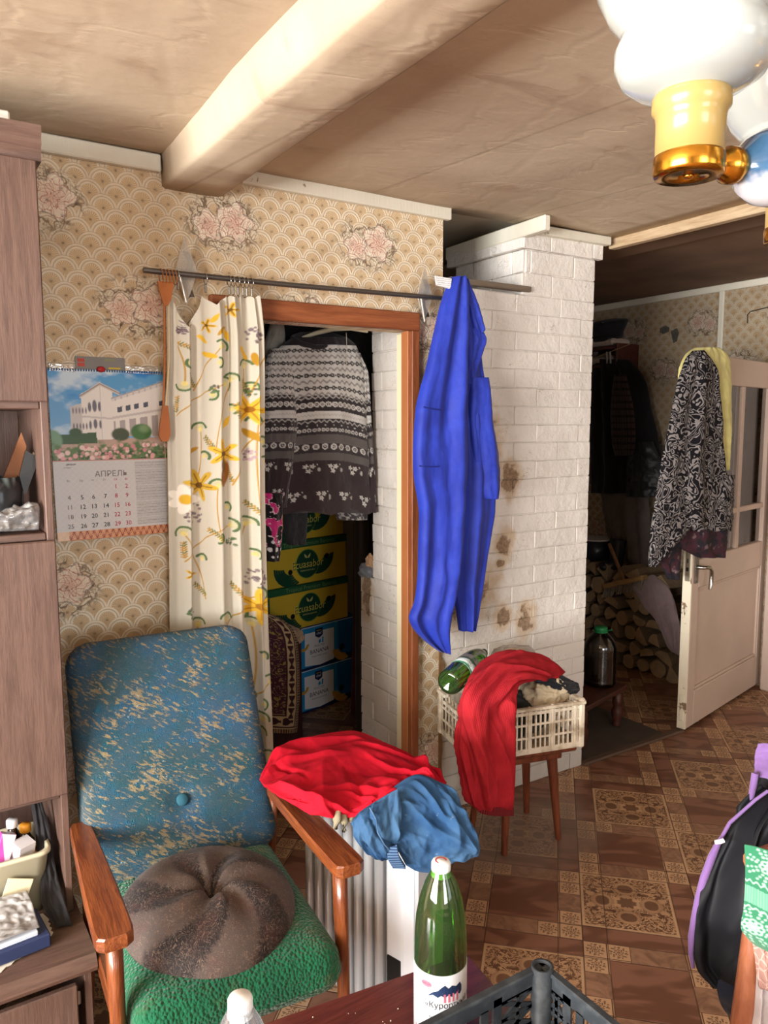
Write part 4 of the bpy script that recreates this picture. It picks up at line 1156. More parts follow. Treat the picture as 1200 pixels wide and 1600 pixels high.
# brown strap with a paddle end hanging from the left end of the rod
p_ = rod_at(258); sp_ = thing('hanging_strap', 'orange brown strap with paddle end hanging from the left end of the rod', 'strap', tuple(p_))
M_lea = mat('tan_leather', rough=.45, build=lambda t: t.mix(t.noise(t.pos(), 20, 4), srgb(176, 106, 48), srgb(146, 80, 36)))
q = [ony(a, b, 2.345) for a, b in ((245, 440), (271, 441), (266, 470), (261, 478), (256, 478), (252, 468))]
part('top_tab', MB().prism([(v[0], v[2]) for v in q], 2.338, 2.346), M_lea, sp_, True)
for xa, xb in ((257, 255), (264, 259)):
    part('cord', MB().tube([ony(xa, 474, 2.344), ony(xa+.5, 560, 2.344), ony(xb, 642, 2.344)], .0034, 8), M_lea if xa < 260 else mat('pale_cord', srgb(196, 176, 140), .6), sp_, True)
q = [ony(a, b, 2.345) for a, b in ((253, 634), (261, 634), (264, 660), (265, 680), (261, 690), (252, 690), (247, 681), (249, 662))]
part('paddle', MB().prism([(v[0], v[2]) for v in q], 2.334, 2.345), M_lea, sp_, True)
part('tail_string', MB().tube([ony(257, 690, 2.34), ony(258, 706, 2.342), ony(259, 733, 2.342)], .0009, 6), mat('thin_string', srgb(170, 150, 120)), sp_, True)
for k in range(5):
    part('loop', ring_mb(rod_at(249+k*5)+np.array([0, 0, -.012]), .021, .0014), M_lea, sp_, True)

# ------------------------------------------------------------------ wall calendar
CX0, CX1 = .396, .737
CT, CM_, CB = 1.762, 1.497, 1.262
cal = thing('calendar', 'wall calendar with a photo of a white palace and the month of April', 'calendar', (CX0, WY, CB))
def calendar_photo(nx, ny):
    R = Ras(190, 150, nx, ny, srgb(88, 160, 214)); x, y = R.x, R.y
    n = fbm(x/34, y/20, 3, 5); R.put(np.clip((n+.05)*2.2, 0, 1), srgb(206, 224, 238)); R.put(np.clip((y-20)/90, 0, 1)*.35, srgb(160, 200, 230))
    R.put(np.clip((fbm(x/50+4, y/30, 8)-.1)*3, 0, 1)*(y < 50), srgb(40, 130, 206))
    Wt, Ws, Wd = srgb(236, 232, 226), srgb(206, 200, 198), srgb(176, 168, 168)
    R.poly([(32, 62), (32, 112), (60, 118), (60, 52)], Ws); R.poly([(50, 40), (50, 120), (100, 125), (100, 30), (80, 22)], Wt)
    R.poly([(48, 42), (80, 20), (112, 36), (112, 42), (80, 26), (48, 48)], srgb(216, 208, 200)); R.line([(48, 44), (80, 23), (112, 39)], 2, srgb(150, 140, 138))
    R.poly([(98, 48), (190, 16), (190, 112), (98, 112)], Wt)
    R.poly([(98, 46), (190, 14), (190, 22), (98, 52)], srgb(222, 216, 212)); R.line([(98, 47), (190, 15)], 1.5, srgb(150, 146, 150))
    for k in range(9): R.line([(104+k*10, 45-k*3.4), (104+k*10, 50-k*3.4)], 2.5, srgb(190, 190, 196))
    for k, xx in enumerate((111, 125, 139, 155, 182)): R.poly([(xx-4, 62-k*2.8), (xx+4, 60-k*2.8), (xx+4, 69-k*3), (xx-4, 71-k*3)], srgb(84, 88, 104))
    R.poly([(98, 78), (190, 62), (190, 66), (98, 82)], Ws)
    R.poly([(100, 86), (190, 72), (190, 112), (100, 112)], Wd)
    for k, xx in enumerate((106, 122, 140, 160, 178)): R.poly([(xx-3.4, 84-k*2.4), (xx+3.4, 83-k*2.4), (xx+3.4, 112), (xx-3.4, 112)], Wt)
    for xx, yy, ww, hh in ((62, 62, 2.6, 8), (70, 60, 3.5, 10), (78, 61, 2.6, 8), (62, 92, 2, 7), (70, 90, 3, 8), (78, 91, 2, 7)): R.disc(xx, yy, ww, srgb(110, 108, 120), 1, hh)
    for xx in range(36, 58, 5): R.disc(xx, 68, 1.4, srgb(130, 126, 136), 1, 5); R.disc(xx, 94, 1.3, srgb(110, 104, 112), 1, 5)
    R.poly([(50, 76), (100, 80), (100, 83), (50, 79)], Ws); R.line([(80, 26), (80, 122)], 1, Ws)
    R.poly([(0, 120), (190, 112), (190, 150), (0, 150)], srgb(192, 164, 150))
    R.poly([(14, 108), (70, 104), (72, 122), (14, 124)], srgb(62, 92, 58)); R.disc(38, 104, 10, srgb(58, 88, 52), 2, 7); R.disc(3, 118, 14, srgb(120, 160, 130), 3, 18)
    R.disc(110, 108, 15, srgb(74, 84, 60), 2.5, 11); R.disc(145, 104, 18, srgb(74, 116, 62), 2.5, 14); R.disc(150, 98, 9, srgb(150, 180, 130), 6, 7, 0, .6)
    g = fbm(x/9, y/7, 21, 4); R.put(np.clip((y-120)/8+g*1.4, 0, 1)*np.clip((g+.35)*3, 0, 1), srgb(92, 124, 74)); R.put(np.clip((y-130)/8, 0, 1)*np.clip((fbm(x/6+9, y/5, 5, 3)-.05)*5, 0, 1), srgb(58, 84, 50))
    r = random.Random(3)
    for k in range(70):
        xx = r.uniform(4, 188); yy = r.uniform(126, 148); R.disc(xx, yy, r.uniform(1.5, 4.2), r.choice([srgb(226, 170, 168), srgb(236, 206, 200), srgb(206, 140, 146)]), 1.2)
    return R.c
def curl(x, z):       # the sheet bulges off the wall towards its lower left corner
    a = np.clip((CT-z)/(CT-CB), 0, 1); b = np.clip((x-CX0)/(CX1-CX0), 0, 1)
    return WY-.006-.018*a*np.sin(PI*(.25+.6*b))-.020*a**2*(1-b)
NXc, NYc = 191, 151
gx_, gz_ = np.meshgrid(np.linspace(CX0, CX1, NXc), np.linspace(CT, CM_, NYc), indexing='ij')
P = np.stack([gx_, curl(gx_, gz_), gz_], 2)
M_print = printed('glossy_print', .35, 0, 0, spec=.4)
part('photo_page', MB().sheet(P[:, ::-1], calendar_photo(NXc, NYc)[:, ::-1], .0012, srgb(230, 230, 230)), M_print, cal, True)
gx_, gz_ = np.meshgrid(np.linspace(CX0, CX1, 150), np.linspace(CM_, CB, 130), indexing='ij')
P = np.stack([gx_, curl(gx_, gz_), gz_-.012*(gx_ < 0)], 2)
R = Ras(190, 134, 150, 130, srgb(206, 206, 206))
R.put(((np.abs(((R.x+R.y)/5) % 2-1) < .12) | (np.abs(((R.x-R.y)/5) % 2-1) < .12))*.16, srgb(236, 236, 238))
lz = (R.y-6)/2.55
R.put((R.x > 131)*(R.x < 186)*(R.y > 5)*(R.y < 116)*((lz % 1) < .55)*(.30+.5*vnoise(R.x*.9, np.floor(lz)*7.7, 3))*.75, srgb(96, 96, 102))
R.put((R.y > 119)*1.0, srgb(206, 140, 104)); zig = np.abs(((R.x/5.2) % 2)-1)*13+119.5
R.put((R.y > 119)*(np.abs(R.y-zig) < 1.6)*1.0, srgb(120, 44, 30)); R.put((R.y > 119)*(np.abs(R.y-(252-zig)) < 1.0)*.8, srgb(226, 190, 150)); R.put((R.y > 119)*(R.x < 18)*.8, srgb(230, 206, 176))
R.put((np.abs(R.y-1) < .9)*1.0, srgb(196, 90, 70))
part('month_page', MB().sheet(P[:, ::-1], R.c[:, ::-1], .0012, srgb(230, 230, 230)), M_print, cal, True)
M_ink, M_red, M_gri = mat('black_ink', srgb(44, 44, 50), .6), mat('red_ink', srgb(190, 44, 78), .6), mat('grey_ink', srgb(128, 122, 122), .6)
def caltext(txt, px, pz, size, m_, align='CENTER', sub=None):
    def bend(a, b):
        x = px+a; z = pz+b+.02*0; return (x, float(curl(x, z))-.0016, z)
    part('lettering', text_mb(txt, size, None if False else (0, 0, 0), (1, 0, 0), (0, 0, 1), align, bend=bend), m_, cal, True)
ux = lambda u: CX0+(CX1-CX0)*u/190.0
uz = lambda v: CM_-(CM_-CB)*v/134.0
caltext('АПРЕЛЬ', ux(91), uz(29), .024, M_gri)
for k, d in enumerate(('Вт', 'Ср', 'Чт', 'Пт', 'Сб', 'Вс')): caltext(d, ux((22, 42, 60, 79, 97, 115)[k]), uz(36), .008, M_red if k > 3 else M_gri)
grid = [['', '', '', '', '1', '2'], ['4', '5', '6', '7', '8', '9'], ['11', '12', '13', '14', '15', '16'], ['18', '19', '20', '21', '22', '23'], ['25', '26', '27', '28', '29', '30']]
for r_, row_ in enumerate(grid):
    for k, d in enumerate(row_):
        if d: caltext(d, ux((22, 42, 60, 79, 97, 115)[k]), uz(50+r_*16.0), .0185, M_red if k > 3 else (M_gri if k == 0 else M_ink))
caltext('дворцы', ux(28), uz(8), .0075, M_ink)
caltext('27 вторник', ux(22), uz(13), .004, M_gri)
mb = MB()
for k in range(46): mb.box((CX0+.004+k*(CX1-CX0-.008)/45, WY-.008, CT-.002), (.0035, .004, .007), .001)
part('spiral_binding', mb, mat('blue_white_wire', srgb(60, 90, 130), .4), cal, True)['kind'] = 'stuff'
part('hanging_tab', MB().lathe([(0, .004), (.010, .003), (.013, 0)], 16, Matrix.Translation((.545, WY-.010, CT+.002)) @ Matrix.Rotation(PI/2, 4, 'X') @ Matrix.Diagonal((1, .7, 1, 1))), mat('red_tab', srgb(178, 40, 40), .4), cal, True)
gc = thing('wall_card', 'grey printed card tucked behind the top edge of the calendar', 'card', (.475, WY-.004, CT))
part('card_sheet', MB().box((.545, WY-.005, CT+.016), (.142, .0016, .044)), mat('grey_card', srgb(128, 126, 122), .5), gc, True)
for dx, dz in ((-.058, .024), (-.050, .024), (-.058, .014), (-.050, .014)):
    pass
mb = MB()
for i in range(2):
    mb.box((.545-.055, WY-.0062, CT+.027-i*.013), (.020, .0008, .010))
part('red_mark', mb, mat('red_print', srgb(186, 66, 48), .5), gc, True)
part('lettering', text_mb('дворцы', .009, (.545+.028, WY-.0064, CT+.028), (1, 0, 0), (0, 0, 1), 'CENTER'), mat('olive_print', srgb(150, 160, 60), .5), gc, True)
part('yellow_mark', MB().box((.585, WY-.0062, CT+.006), (.035, .0008, .005)), mat('yellow_print', srgb(206, 180, 50), .5), gc, True)
for zz, xx in ((CT+.005, (.40, .475)), (CT+.005, (.615, .735))):
    tp = patch([[(xx[0], WY-.004, zz+.012), (xx[1], WY-.004, zz+.012)], [(xx[0], WY-.006, zz-.014), (xx[1], WY-.006, zz-.014)]], 10, 30, .0006, .003, .002, 4, world=True)
    part('tape', tp, thin('clear_tape', (.96, .96, .95), .35, .12, .08), cal, True)

# ------------------------------------------------------------------ blue work robe over the end of the rod
def robe_cloth(t):
    p = t.pos(); n = t.noise(p, 9, 4)
    return dict(color=t.mix(t.ramp(n, .3, .7), srgb(34, 56, 168), srgb(26, 44, 146)), bump=t.noise(p, 30, 4)+t.noise(p, 500, 2)*.15, dist=.002)
M_robe = mat('cobalt_cotton', rough=.62, sheen=.1, spec=.35, build=robe_cloth)
robe = thing('work_robe', 'cobalt blue work robe hanging from the rod end against the white stove', 'robe', tuple(ony(700, 1000, 2.30)))
A = hang([(433, 705, 724), (450, 697, 728), (470, 690, 730), (520, 678, 731), (570, 667, 731), (640, 650, 730), (740, 647, 729), (800, 655, 727), (850, 654, 724), (900, 653, 717), (940, 648, 710), (968, 640, 706), (990, 652, 702), (1008, 672, 700), (1019, 688, 697)],
         2.285, 90, 190, .045, ((1.35, .019, .25, .1), (2.6, .009, -.3, .4)), .005, 3, wf=(1.6, 5))
part('front_panel', A, M_robe, robe, True)
B = hang([(436, 706, 730), (455, 704, 736), (520, 702, 748), (570, 700, 752), (640, 700, 763), (740, 704, 771), (800, 704, 771), (860, 704, 761), (920, 705, 752), (950, 712, 747), (985, 717, 741)],
         2.315, 90, 170, .040, ((2.2, .010, .15, .0), (4.1, .004, -.1, .3)), .004, 5, wf=(1.6, 5))
part('back_panel', B, M_robe, robe, True)
C_ = hang([(590, 733, 762), (640, 732, 768), (700, 737, 776), (740, 742, 780), (765, 744, 780), (779, 748, 778)], 2.285, 60, 90, .034, ((1.4, .009, .3, .2), (2.6, .003, .4, .1)), .004, 7, wf=(1.5, 4))
part('sleeve', C_, M_robe, robe, True)
D_ = hang([(436, 716, 731), (450, 722, 736), (480, 730, 748), (505, 738, 755), (517, 743, 757), (521, 747, 752)], 2.28, 40, 60, .016, ((1.5, .005, .2, .0),), .002, 8)
part('collar', D_, M_robe, robe, True)
D_ = hang([(512, 734, 750), (528, 738, 759), (550, 735, 754), (575, 728, 746), (600, 724, 738)], 2.288, 40, 60, .018, ((1.5, .005, .2, .0),), .002, 9)
part('lapel', D_, M_robe, robe, True)
D_ = hang([(690, 706, 728), (780, 703, 728), (850, 702, 726), (922, 703, 723)], 2.305, 40, 60, .012, ((2.5, .004, .1, .0),), .002, 10)
part('lining', D_, M_robe, robe, True)
seam = MB()
for (a, b) in (((662, 636), (690, 641)), ((655, 728), (686, 729))):
    pa, pb = ony(*a, 2.255), ony(*b, 2.245); seam.tube([pa, (pa+pb)/2+np.array([0, -.002, -.002]), pb], .0022, 6)
part('pocket_welt', seam, mat('dark_blue_seam', srgb(22, 34, 112), .7), robe, True)
tg = [ony(a, b, 2.275) for a, b in ((678, 431), (704, 436), (702, 452), (680, 446))]
mb = MB().prism([(v[0], v[2]) for v in tg], 2.268, 2.271)
part('label_tag', mb, mat('white_label', rough=.7, build=lambda t: t.mix(t.ramp((t.sep(t.pos())[2]*900.0+t.noise(t.pos(), 160, 2)*6.0).sin(), .5, .9)*.6, srgb(232, 232, 232), srgb(120, 120, 126))), robe, True)

# batten lying on the ledge of the stove
solo('wooden_batten', MB().box((2.06, WY+.010, 2.150), (.42, .03, .022), .003), wood('grey_batten', srgb(128, 114, 98), srgb(104, 92, 80), 'x', .7), 'grey wooden batten lying along the ledge of the white stove', 'batten')

# ------------------------------------------------------------------ inside the closet
def sweater_col(SS, VV, P):
    py = 528+270*VV; s = SS; py = py-13*(2*s-1)**2*np.clip((py-560)/60, 0, 1)
    xx = s*150.0
    W_, G_, K_, B_ = [np.array(srgb(*q)) for q in ((204, 202, 198), (120, 114, 112), (40, 36, 38), (56, 46, 48))]
    c = np.ones(SS.shape+(3,))*B_
    def put(m_, q): 
        nonlocal c
        m_ = np.clip(m_, 0, 1)[..., None]; c = c*(1-m_)+q*m_
    put(((py > 540) & (py < 656))*1.0, W_); put((py < 541)*1.0, K_)
    for k in range(8):      # rows of small motifs on the white yoke
        y0 = 549+k*9.6; d = (py-y0)
        if k % 2: put((np.abs(d-1.8*np.sin(xx*.62+k)) < 1.5)*.75, G_)
        else:
            ph = (xx+k*5) % 10-5; put(((ph/3.4)**2+(d/3.2)**2 < 1)*(1-.7*((ph/1.2)**2+(d/1.2)**2 < 1))*.95, K_); put(((((xx+k*5+5) % 10)-5)**2+d**2 < 2.4)*.9, K_)
    put(((py > 618) & (py < 642))*1.0, K_*1.6); put((np.abs(py-621-1.5*np.sin(xx*.7)) < 1.2)*.7, W_)
    ph = (xx % 9)-4.5; rr = np.sqrt(ph**2+(py-632)**2); put((np.abs(rr-3.3) < 1.1)*.95, W_); put((rr < 1.2)*.9, W_)
    put(((py > 642) & (py < 654))*1.0, W_); put((np.abs(py-648-1.2*np.sin(xx*1.3)) < .8)*.4, G_)
    put(((py > 654) & (py < 706))*1.0, K_*1.9); put((np.abs(py-658-1.5*np.sin(xx*.7)) < 1.2)*.6, W_)
    ph = (xx % 13)-6.5; rr = np.sqrt((np.abs(ph)-3)**2+(py-671)**2); put((np.abs(rr-2) < .9)*.85, W_); put((ph**2+(py-664)**2 < 1.6)*.8, W_)
    put(((py > 678) & (py < 690))*1.0, G_*.62)
    rr = np.sqrt(ph**2+(py-697)**2); put((np.abs(rr-3.6) < 1.1)*.9, W_); put((rr < 1.3)*.7, W_); put((np.abs(py-691) < 1)*.6, G_)
    put(((py > 706) & (py < 718))*1.0, G_*.58)
    for y0, o in ((730, 0), (772, 17)):
        ph = ((xx+o) % 34)-17
        for (dx, dy) in ((-4, -3), (4, -3), (0, 4)):
            r_ = np.sqrt((ph-dx)**2+(py-y0-dy)**2); a = np.arctan2(py-y0-dy, ph-dx); put((r_ < 3.0+.9*np.cos(5*a))*.95, W_); put((r_ < .9)*.8, G_)
        put((((ph-13)/1.8)**2+((py-y0-2)/3.5)**2 < 1)*.6, W_); put((np.abs(ph-10) < .8)*(np.abs(py-y0+6) < 1)*.9, W_)
    return c*.92
sw_ = thing('patterned_sweater', 'grey and white patterned knitted sweater hanging on a hanger in the closet doorway', 'sweater', tuple(ony(495, 798, 2.74)))
M_knit = printed('jacquard_knit', .95, .2, .0012, 420)
part('torso', hang([(528, 455, 542), (536, 444, 552), (550, 430, 560), (575, 426, 566), (620, 426, 571), (700, 422, 574), (760, 413, 577), (798, 412, 579)], 2.72, 170, 250, .055, ((1.6, .010, .2, .3), (3.4, .005, -.1, .1)), .004, 4, sweater_col, hem=.012), M_knit, sw_, True)
part('sleeve', hang([(545, 424, 440), (560, 418, 450), (600, 412, 458), (680, 410, 462), (740, 409, 454), (792, 408, 447)], 2.70, 70, 200, .040, ((1.2, .006, .2, .2),), .004, 6, lambda S_, V_, P: sweater_col(S_*.36+.3, V_*.93+.06, P)), M_knit, sw_, True)
part('sleeve', hang([(552, 552, 560), (580, 556, 572), (640, 561, 577), (720, 566, 582), (800, 562, 586)], 2.735, 60, 160, .035, ((1.2, .006, .2, .2),), .004, 7, lambda S_, V_, P: sweater_col(S_*.3+.2, V_*.93+.06, P)), M_knit, sw_, True)
part('collar', MB().tube([ony(a, b, c) for a, b, c in ((456, 528, 2.72), (470, 537, 2.685), (495, 543, 2.675), (525, 540, 2.685), (540, 530, 2.72), (520, 524, 2.755), (495, 522, 2.76), (470, 523, 2.75), (456, 528, 2.72))], .010, 10), cloth('dark_rib_knit', srgb(44, 40, 42)), sw_, True)
hg = thing('clothes_hanger', 'ivory plastic hanger showing above the neck of the patterned sweater', 'hanger', tuple(ony(520, 520, 2.73)))
M_ivory = mat('ivory_plastic', srgb(216, 204, 174), .35)
part('bar', MB().tube([ony(a, b, 2.735) for a, b in ((472, 528), (492, 521), (520, 514), (548, 513), (574, 518))], [.006, .009, .010, .009, .006], 10), M_ivory, hg, True)
part('hook', MB().tube([ony(a, b, 2.735) for a, b in ((537, 512), (537, 500), (533, 492), (538, 486), (545, 490))], .0022, 8), mat('steel_hook', srgb(150, 145, 138), .3, .9), hg, True)
part('size_cord', MB().tube([ony(a, b, 2.66) for a, b in ((541, 520), (542, 545), (541, 572))], .0012, 6), mat('hemp_cord', srgb(176, 164, 142)), hg, True)
solo('closet_rail', MB().tube([(.64, 2.74, 2.035), (1.708, 2.74, 2.035)], .012, 10), rod_m, 'steel clothes rail above the patterned sweater in the closet', 'rail')
solo('closet_rail', MB().tube([(.64, 3.03, 2.05), (2.58, 3.03, 2.05)], .012, 10), rod_m, 'steel clothes rail behind holding the near black coat in the closet', 'rail')

def blouse_col(SS, VV, P):
    n = fbm(SS*14, VV*30, 5, 4); return np.where((n > .05)[..., None], np.array(srgb(170, 164, 160)), np.array(srgb(72, 66, 68)))
solo('lace_blouse', hang([(700, 522, 560), (780, 524, 572), (800, 523, 573), (812, 527, 574)], 2.80, 50, 70, .03, ((2, .006, 0, 0),), .003, 4, blouse_col), M_knit, 'grey patterned blouse hem showing under the right side of the sweater', 'blouse')
def pink_col(SS, VV, P):
    c = np.ones(SS.shape+(3,))*np.array(srgb(28, 26, 28)); x = SS*34; y = VV*100
    n = fbm(x/9, y/11, 15, 3); a = n > .12
    c[a & (y < 78)] = srgb(196, 50, 120); c[(np.abs(n-.12) < .03) & (y < 78)] = srgb(226, 200, 206)
    d = np.hypot((x+4*(np.floor(y/11) % 2)) % 11-5.5, y % 11-5.5) < 2.6+.8*np.sin(np.floor(y/11)*3)
    c[d & (y > 62)] = srgb(226, 224, 224); return c
solo('floral_dress', hang([(770, 404, 441), (840, 404, 440), (876, 406, 436)], 2.66, 50, 110, .03, ((1.8, .006, .1, .2),), .003, 6, pink_col), M_knit, 'black dress hem with pink flowers and white dots beside the curtain edge', 'dress')
solo('dark_trousers', hang([(770, 442, 482), (800, 442, 480), (835, 444, 478), (851, 448, 476)], 2.78, 40, 60, .03, ((1.2, .006, .1, .0),), .003, 7), cloth('charcoal_cloth', srgb(44, 44, 46)), 'charcoal trousers hanging below the patterned sweater', 'trousers')
solo('pale_jacket', hang([(500, 424, 440), (520, 418, 444), (560, 408, 440), (620, 404, 430)], 2.80, 40, 70, .04, ((1.2, .006, .1, .0),), .004, 9), cloth('pale_grey_cloth', srgb(146, 140, 130)), 'pale grey jacket shoulder behind the left sleeve of the sweater', 'jacket')
solo('dark_coat', hang([(486, 430, 560), (510, 412, 575), (600, 404, 590), (760, 404, 596)], 3.02, 70, 90, .07, ((3, .012, .1, .0),), .005, 12), cloth('near_black_wool', srgb(30, 28, 30)), 'near black coat hanging behind the patterned sweater', 'coat')
pp = thing('drain_pipe', 'grey capped pipe standing behind the sweater shoulder', 'pipe', tuple(onz(560, 1085, 0)))
p0 = ony(563, 530, 3.2)
part('pipe_body', MB().tube([(p0[0], 3.2, .0), (p0[0], 3.2, p0[2]-.02)], .035, 16), mat('dark_pipe', srgb(60, 56, 54), .4), pp, True)
part('cap', MB().tube([(p0[0], 3.2, p0[2]-.02), (p0[0], 3.2, p0[2]+.03)], .045, 16), mat('grey_cap', srgb(120, 116, 112), .4), pp, True)

# banana cartons, stacked
BU = np.array([.9744, .2250, 0]); BN = np.array([.2250, -.9744, 0]); BZ = np.array([0, 0, 1.0])
def flat(polys, O, lift, m_, parent, name):
    mb = MB()
    for pl in polys: mb.prism(pl, lift, lift+.0008, O, BU, BZ, BN)
    return part(name, mb, m_, parent, True)
def circ(cx, cz, r, n=28): return [(cx+r*math.cos(-2*PI*k/n), cz+r*math.sin(-2*PI*k/n)) for k in range(n)]
def boxbody(O, w, h, d, th=.0):
    c = O+BU*w/2-BN*d/2+BZ*h/2
    return MB().box(c, (w, d, h), .004, np.stack([BU, -BN, BZ], 1))
M_card_y = mat('yellow_print_board', rough=.6, build=lambda t: t.mix(t.noise(t.pos(), 4, 3), srgb(222, 188, 56), srgb(206, 174, 50)))
M_green = mat('green_print', srgb(34, 92, 58), .6); M_dgreen = mat('dark_green_print', srgb(24, 70, 50), .6); M_pale = mat('pale_print', srgb(206, 200, 120), .6)
M_hole = mat('hand_hole_dark', srgb(20, 18, 18), .9); M_lime = mat('lime_outline_print', srgb(150, 170, 60), .6)
def fingers(a, b, s, flipx=1, n=5):
    """a hand of bananas: crescents side by side"""
    out = []
    for k in range(n):
        o = []
        r0, r1 = s*(.42+.155*k), s*(.42+.155*k+.175)
        t0, t1 = 1.02*PI-.03*k, 1.62*PI+.05*k
        for q in range(9): w = t0+(t1-t0)*q/8; o.append((a+flipx*r1*math.cos(w), b+s*.75+r1*math.sin(w)*.92))
        for q in range(9): w = t1-(t1-t0)*q/8; f = 1-.25*abs(q-4)/4; o.append((a+flipx*(r0+(r1-r0)*(1-f))*math.cos(w), b+s*.75+(r0+(r1-r0)*(1-f))*math.sin(w)*.92))
        out.append(o if flipx < 0 else o[::-1])
    return out
for k, (ox, z0, lab) in enumerate(((0, .49, 'yellow and green banana carton directly on the two blue cartons'), (-.012, .735, 'yellow and green banana carton in the middle of its stack'), (-.03, .98, 'yellow and green banana carton on top of the stack under the sweater'))):
    O = np.array([1.622, 3.672, z0])+BU*ox; w, h, d = .575, .240, .38
    bx = thing('banana_carton', lab, 'carton', tuple(O), 0, 'banana cartons in the closet')
    part('box_body', boxbody(O, w, h, d), M_card_y, bx, True)
    lid = MB().box(O+BU*w/2-BN*d/2+BZ*(h-.018), (w+.008, d+.008, .040), .003, np.stack([BU, -BN, BZ], 1)); part('lid', lid, M_green, bx, True)
    flat([[(.0, .0), (.0, h-.04), (.012, h-.04), (.012, .0)]], O, .0005, M_green, bx, 'corner_stripe')
    flat([circ(.285, .108, .083)], O, .0008, M_lime, bx, 'emblem_ring'); flat([circ(.285, .108, .078)], O, .0014, M_dgreen, bx, 'emblem')
    for s_, a_ in ((1, .165), (-1, .395)):
        for f_ in fingers(a_ if s_ > 0 else a_-.03, .028 if s_ > 0 else .075, .092, s_): flat([f_], O, .0008, M_dgreen, bx, 'printed_banana')
    for a_, b_ in ((.165, .075), (.425, .135)): flat([circ(a_, b_, .015, 14)], O, .0018, M_hole, bx, 'hand_hole')
    lf = lambda sx: [(.285, .140), (.285+sx*.006, .152), (.285+sx*.022, .166), (.285+sx*.020, .150), (.285+sx*.012, .140)]
    for sx in (-1, 1): flat([lf(sx) if sx < 0 else lf(sx)[::-1]], O, .0021, M_pale, bx, 'leaf_mark')
    part('lettering', text_mb('Ecuasabor', .060, O+BN*.0030+BU*.285+BZ*.088, BU, BZ+BU*.08, 'CENTER', xs=.92), mat('yellow_lettering', srgb(216, 204, 96), .6), bx, True)
    part('lettering_shadow', text_mb('Ecuasabor', .060, O+BN*.0026+BU*.289+BZ*.084, BU, BZ+BU*.08, 'CENTER', xs=.92), M_dgreen, bx, True)
    part('lettering', text_mb('PREMIUM BANANA', .012, O+BN*.0030+BU*.285+BZ*.068, BU, BZ, 'CENTER'), M_pale, bx, True)
    part('lettering', text_mb('Tropical Premium Bananas', .034, O+BN*.0060+BU*.30+BZ*(h-.028), BU, BZ, 'CENTER'), mat('pale_green_lettering', srgb(120, 150, 100), .6), bx, True)
M_blue = mat('blue_print_board', rough=.5, build=lambda t: t.mix(t.noise(t.pos(), 3, 3), srgb(26, 112, 176), srgb(20, 98, 160)))
M_navy = mat('navy_print', srgb(26, 44, 86), .5); M_cyan = mat('cyan_print', srgb(40, 146, 206), .5); M_whitep = mat('white_print', srgb(238, 240, 244), .5); M_ban = mat('banana_yellow_print', srgb(206, 160, 62), .5); M_ban2 = mat('banana_shade_print', srgb(150, 108, 44), .5)
for k, (ox, z0, lab) in enumerate(((0, .002, 'blue banana carton standing on the closet floor'), (.006, .246, 'blue banana carton stacked on another blue one'))):
    O = np.array([1.744, 3.700, z0])+BU*ox; w, h, d = .535, .240, .38
    bx = thing('banana_carton', lab, 'carton', tuple(O), 0, 'banana cartons in the closet')
    part('box_body', boxbody(O, w, h, d), M_blue, bx, True)
    flat([[(.0, .004), (.0, h-.006), (.36, h-.006), (.36, .03), (.25, .004)]], O, .0006, M_cyan, bx, 'cyan_panel')
    flat([[(.0, .0), (.0, .012), (.25, .012), (.40, .035), (.535, .035), (.535, .0)]], O, .0009, M_navy, bx, 'navy_band')
    flat([[(.0, h-.005), (.0, h-.001), (.53, h-.001), (.53, h-.005)]], O, .0009, M_whitep, bx, 'white_edge')
    a0 = .115
    flat([[(a0, .022), (a0, .205), (a0+.215, .205), (a0+.215, .022), (a0+.11, .010)][::1]], O, .0014, M_whitep, bx, 'white_panel')
    flat([[(a0+.075, .180), (a0+.075, .222), (a0+.130, .222), (a0+.130, .180), (a0+.1025, .165)]], O, .0020, M_navy, bx, 'shield')
    part('lettering', text_mb('chef', .022, O+BN*.0030+BU*(a0+.1025)+BZ*.186, BU, BZ, 'CENTER'), M_whitep, bx, True)
    flat([[(a0+.085, .207), (a0+.085, .211), (a0+.12, .211), (a0+.12, .207)]], O, .0030, M_ban, bx, 'shield_bar')
    part('lettering', text_mb('SELECTED', .017, O+BN*.0024+BU*(a0+.105)+BZ*.118, BU, BZ, 'CENTER'), mat('pale_blue_lettering', srgb(130, 150, 180), .5), bx, True)
    part('lettering', text_mb('BANANA', .034, O+BN*.0024+BU*(a0+.105)+BZ*.082, BU, BZ, 'CENTER'), M_navy, bx, True)
    part('lettering', text_mb('HAND PICKED FINEST', .0115, O+BN*.0024+BU*(a0+.105)+BZ*.062, BU, BZ, 'CENTER'), mat('grey_blue_lettering', srgb(120, 130, 150), .5), bx, True)
    flat([[(a0+.10, .135), (a0+.10, .150), (a0+.112, .160), (a0+.118, .140)], [(a0+.124, .135), (a0+.126, .165), (a0+.136, .168), (a0+.134, .138)]], O, .0022, M_cyan, bx, 'leaf_mark')
    for f_ in fingers(a0+.285, .016, .075, 1, 4): flat([f_], O, .0024, M_ban, bx, 'printed_banana')
    flat([circ(a0+.275, .078, .020, 16)], O, .0024, M_hole, bx, 'hand_hole')
    for f_ in fingers(a0-.012, .105, .055, -1, 2): flat([f_], O, .0024, M_ban, bx, 'printed_banana')

